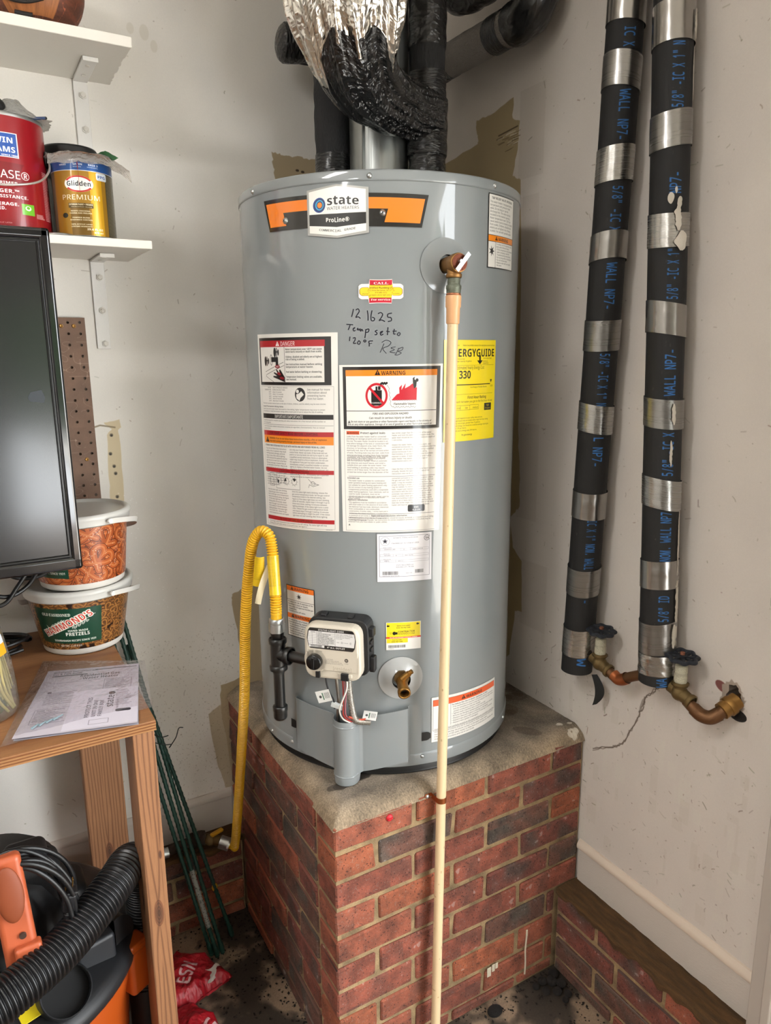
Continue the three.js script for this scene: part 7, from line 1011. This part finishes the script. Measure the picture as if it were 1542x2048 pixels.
{
  const mat = (txts) => std({ roughness: 0.45, bumpMap: crumple, bumpScale: 0.004, side: THREE.DoubleSide, map: canvas(512, 512, (c, w, h) => { c.fillStyle = '#a3131f'; c.fillRect(0, 0, w, h); for (let k = 0; k < 120; k++) { c.fillStyle = `rgba(70,10,14,${rr(0.05, 0.25)})`; c.beginPath(); c.ellipse(rnd() * w, rnd() * h, rr(4, 40), rr(2, 10), rnd() * 3, 0, 7); c.fill(); } for (const [s, x, y, a, z] of txts) { c.save(); c.translate(x, y); c.rotate(a); c.fillStyle = 'rgba(214,190,188,.85)'; c.font = `bold ${z}px sans-serif`; c.scale(0.8, 1); c.fillText(s, 0, 0); c.restore(); } }) });
  const pillow = (pts, h, fold) => { const n = 28; const q = (s) => { const f = s * pts.length, i = Math.floor(f) % pts.length, u = f - Math.floor(f), a = pts[i], b = pts[(i + 1) % pts.length]; return [a[0] + (b[0] - a[0]) * u, a[1] + (b[1] - a[1]) * u]; }; const cx = pts.reduce((a, p) => a + p[0], 0) / pts.length, cz = pts.reduce((a, p) => a + p[1], 0) / pts.length;
    const mk = (sg) => { const g = gridGeo(56, 14, (s, v) => { const e = q(s), r = 1 - v, x = cx + (e[0] - cx) * r, z = cz + (e[1] - cz) * r; const y = h * 0.42 + sg * h * 0.5 * Math.sqrt(Math.max(0, 1 - r ** 2.4)) * (sg < 0 ? 0.8 : 1) + (sg > 0 ? fold * fbm(x * 22, z * 22, 3, 3) : 0); return [x, Math.max(0.001, y), z]; }); const p = g.attributes.position, u = g.attributes.uv; for (let i = 0; i < p.count; i++) u.setXY(i, (p.getX(i) - cx) / 0.24 + 0.5, -(p.getZ(i) - cz) / 0.24 + 0.5); return g; };
    return [mk(1), mk(-1)]; };
  const t = thing('soil_bag', 'dirty red plastic bag with a torn white corner on the floor by the stakes', 'bag', [-0.9, 0, 0.25]);
  part('bag', pillow([[-0.12, -0.06], [-0.02, -0.085], [0.045, -0.03], [0.085, 0.058], [0.03, 0.07], [-0.02, 0.085], [-0.09, 0.09], [-0.14, 0.03]], 0.07, 0.03), mat([['ESN', 265, 340, -1.0, 105]]), t);
  part('torn_patch', [gridGeo(5, 5, (s, v) => [0.024 + s * 0.03 + 0.008 * Math.sin(v * 5), 0.055 + 0.004 * Math.sin(s * 3) - 0.012 * v, 0.028 + v * 0.03 + 0.008 * Math.sin(s * 4)])], std({ color: '#c2b8ae', roughness: 0.7, side: THREE.DoubleSide }), t);
  const s = thing('soil_bag', 'smaller heap of red plastic bag nearer the camera beside the bench leg', 'bag', [-0.93, 0, 0.43]);
  part('bag', pillow([[-0.055, -0.09], [0.0, -0.1], [0.04, -0.03], [0.05, 0.05], [0.07, 0.12], [-0.06, 0.14], [-0.065, 0.05]], 0.065, 0.025), mat([['EG', 270, 330, -0.7, 130]]), s);
}
{ // dirt, leaf scraps and seed pods in the corners
  const g = new THREE.OctahedronGeometry(0.0045, 0).scale(1.4, 0.35, 1), im = new THREE.InstancedMesh(g, std({ color: '#1d1712', roughness: 0.95 }), 900), m = new THREE.Matrix4(), q = new THREE.Quaternion(); im.name = 'leaf_litter'; im.userData = { kind: 'stuff', label: 'dark leaf scraps and dirt along the foot of the bricks', category: 'litter' };
  for (let i = 0; i < 900; i++) { let x, z; const r = rnd(); if (r < 0.35) { x = -PW - Math.pow(rnd(), 2) * 0.16; z = rr(0.08, 0.62); } else if (r < 0.6) { x = rr(-1.0, -PW); z = 0.08 + Math.pow(rnd(), 1.6) * 0.3; } else if (r < 0.8) { x = rr(-0.5, -0.08); z = PD + 0.002 + Math.pow(rnd(), 2) * 0.07; } else { x = -0.078 - Math.pow(rnd(), 2) * 0.08; z = rr(0.7, 1.15); } const s = rr(0.2, 0.8); q.setFromEuler(new THREE.Euler(rr(-0.4, 0.4), rr(0, 6), rr(-0.4, 0.4))); m.compose(V(x, 0.0015 + rnd() * 0.003, z), q, V(s, s, s)); im.setMatrixAt(i, m); }
  shadows(im); scene.add(im);
  const pods = [[-0.131, 0.705, 0.011], [-0.093, 0.703, 0.012], [-0.119, 0.747, 0.011], [-0.095, 0.735, 0.012], [-0.143, 0.732, 0.010], [-0.112, 0.718, 0.013], [-0.1, 0.765, 0.009], [-0.118, 0.774, 0.008], [-0.155, 0.708, 0.009]];
  const pm = std({ color: '#1c1714', roughness: 0.85, bumpMap: foamBump, bumpScale: 0.002 }); let first = null;
  pods.forEach(([x, z, r]) => { let o; if (!first) { o = first = shadows(new THREE.Mesh(T(new THREE.IcosahedronGeometry(1, 2).scale(1, 0.85, 1.1), 0, 0.85, 0), pm)); } else o = first.clone(); o.name = numbered('seed_pod'); o.position.set(x, 0.0005, z); o.scale.setScalar(r); o.rotation.y = x * 90; o.userData = { label: 'small dark round seed pod in the pile where pedestal meets brick foot', category: 'seed pod', group: 'seed pods in the floor corner' }; scene.add(o); });
  const s = thing('dirt_clod', 'black dirt clod lying at the foot of the pedestal front', 'dirt', [-0.29, 0.0005, 0.712]); part('clod', T(new THREE.IcosahedronGeometry(0.017, 3).scale(1.2, 0.6, 0.9), 0, 0.0095, 0), std({ color: '#161210', roughness: 0.95, bumpMap: foamBump, bumpScale: 0.004 }), s);
}
renderer.render(scene, camera);
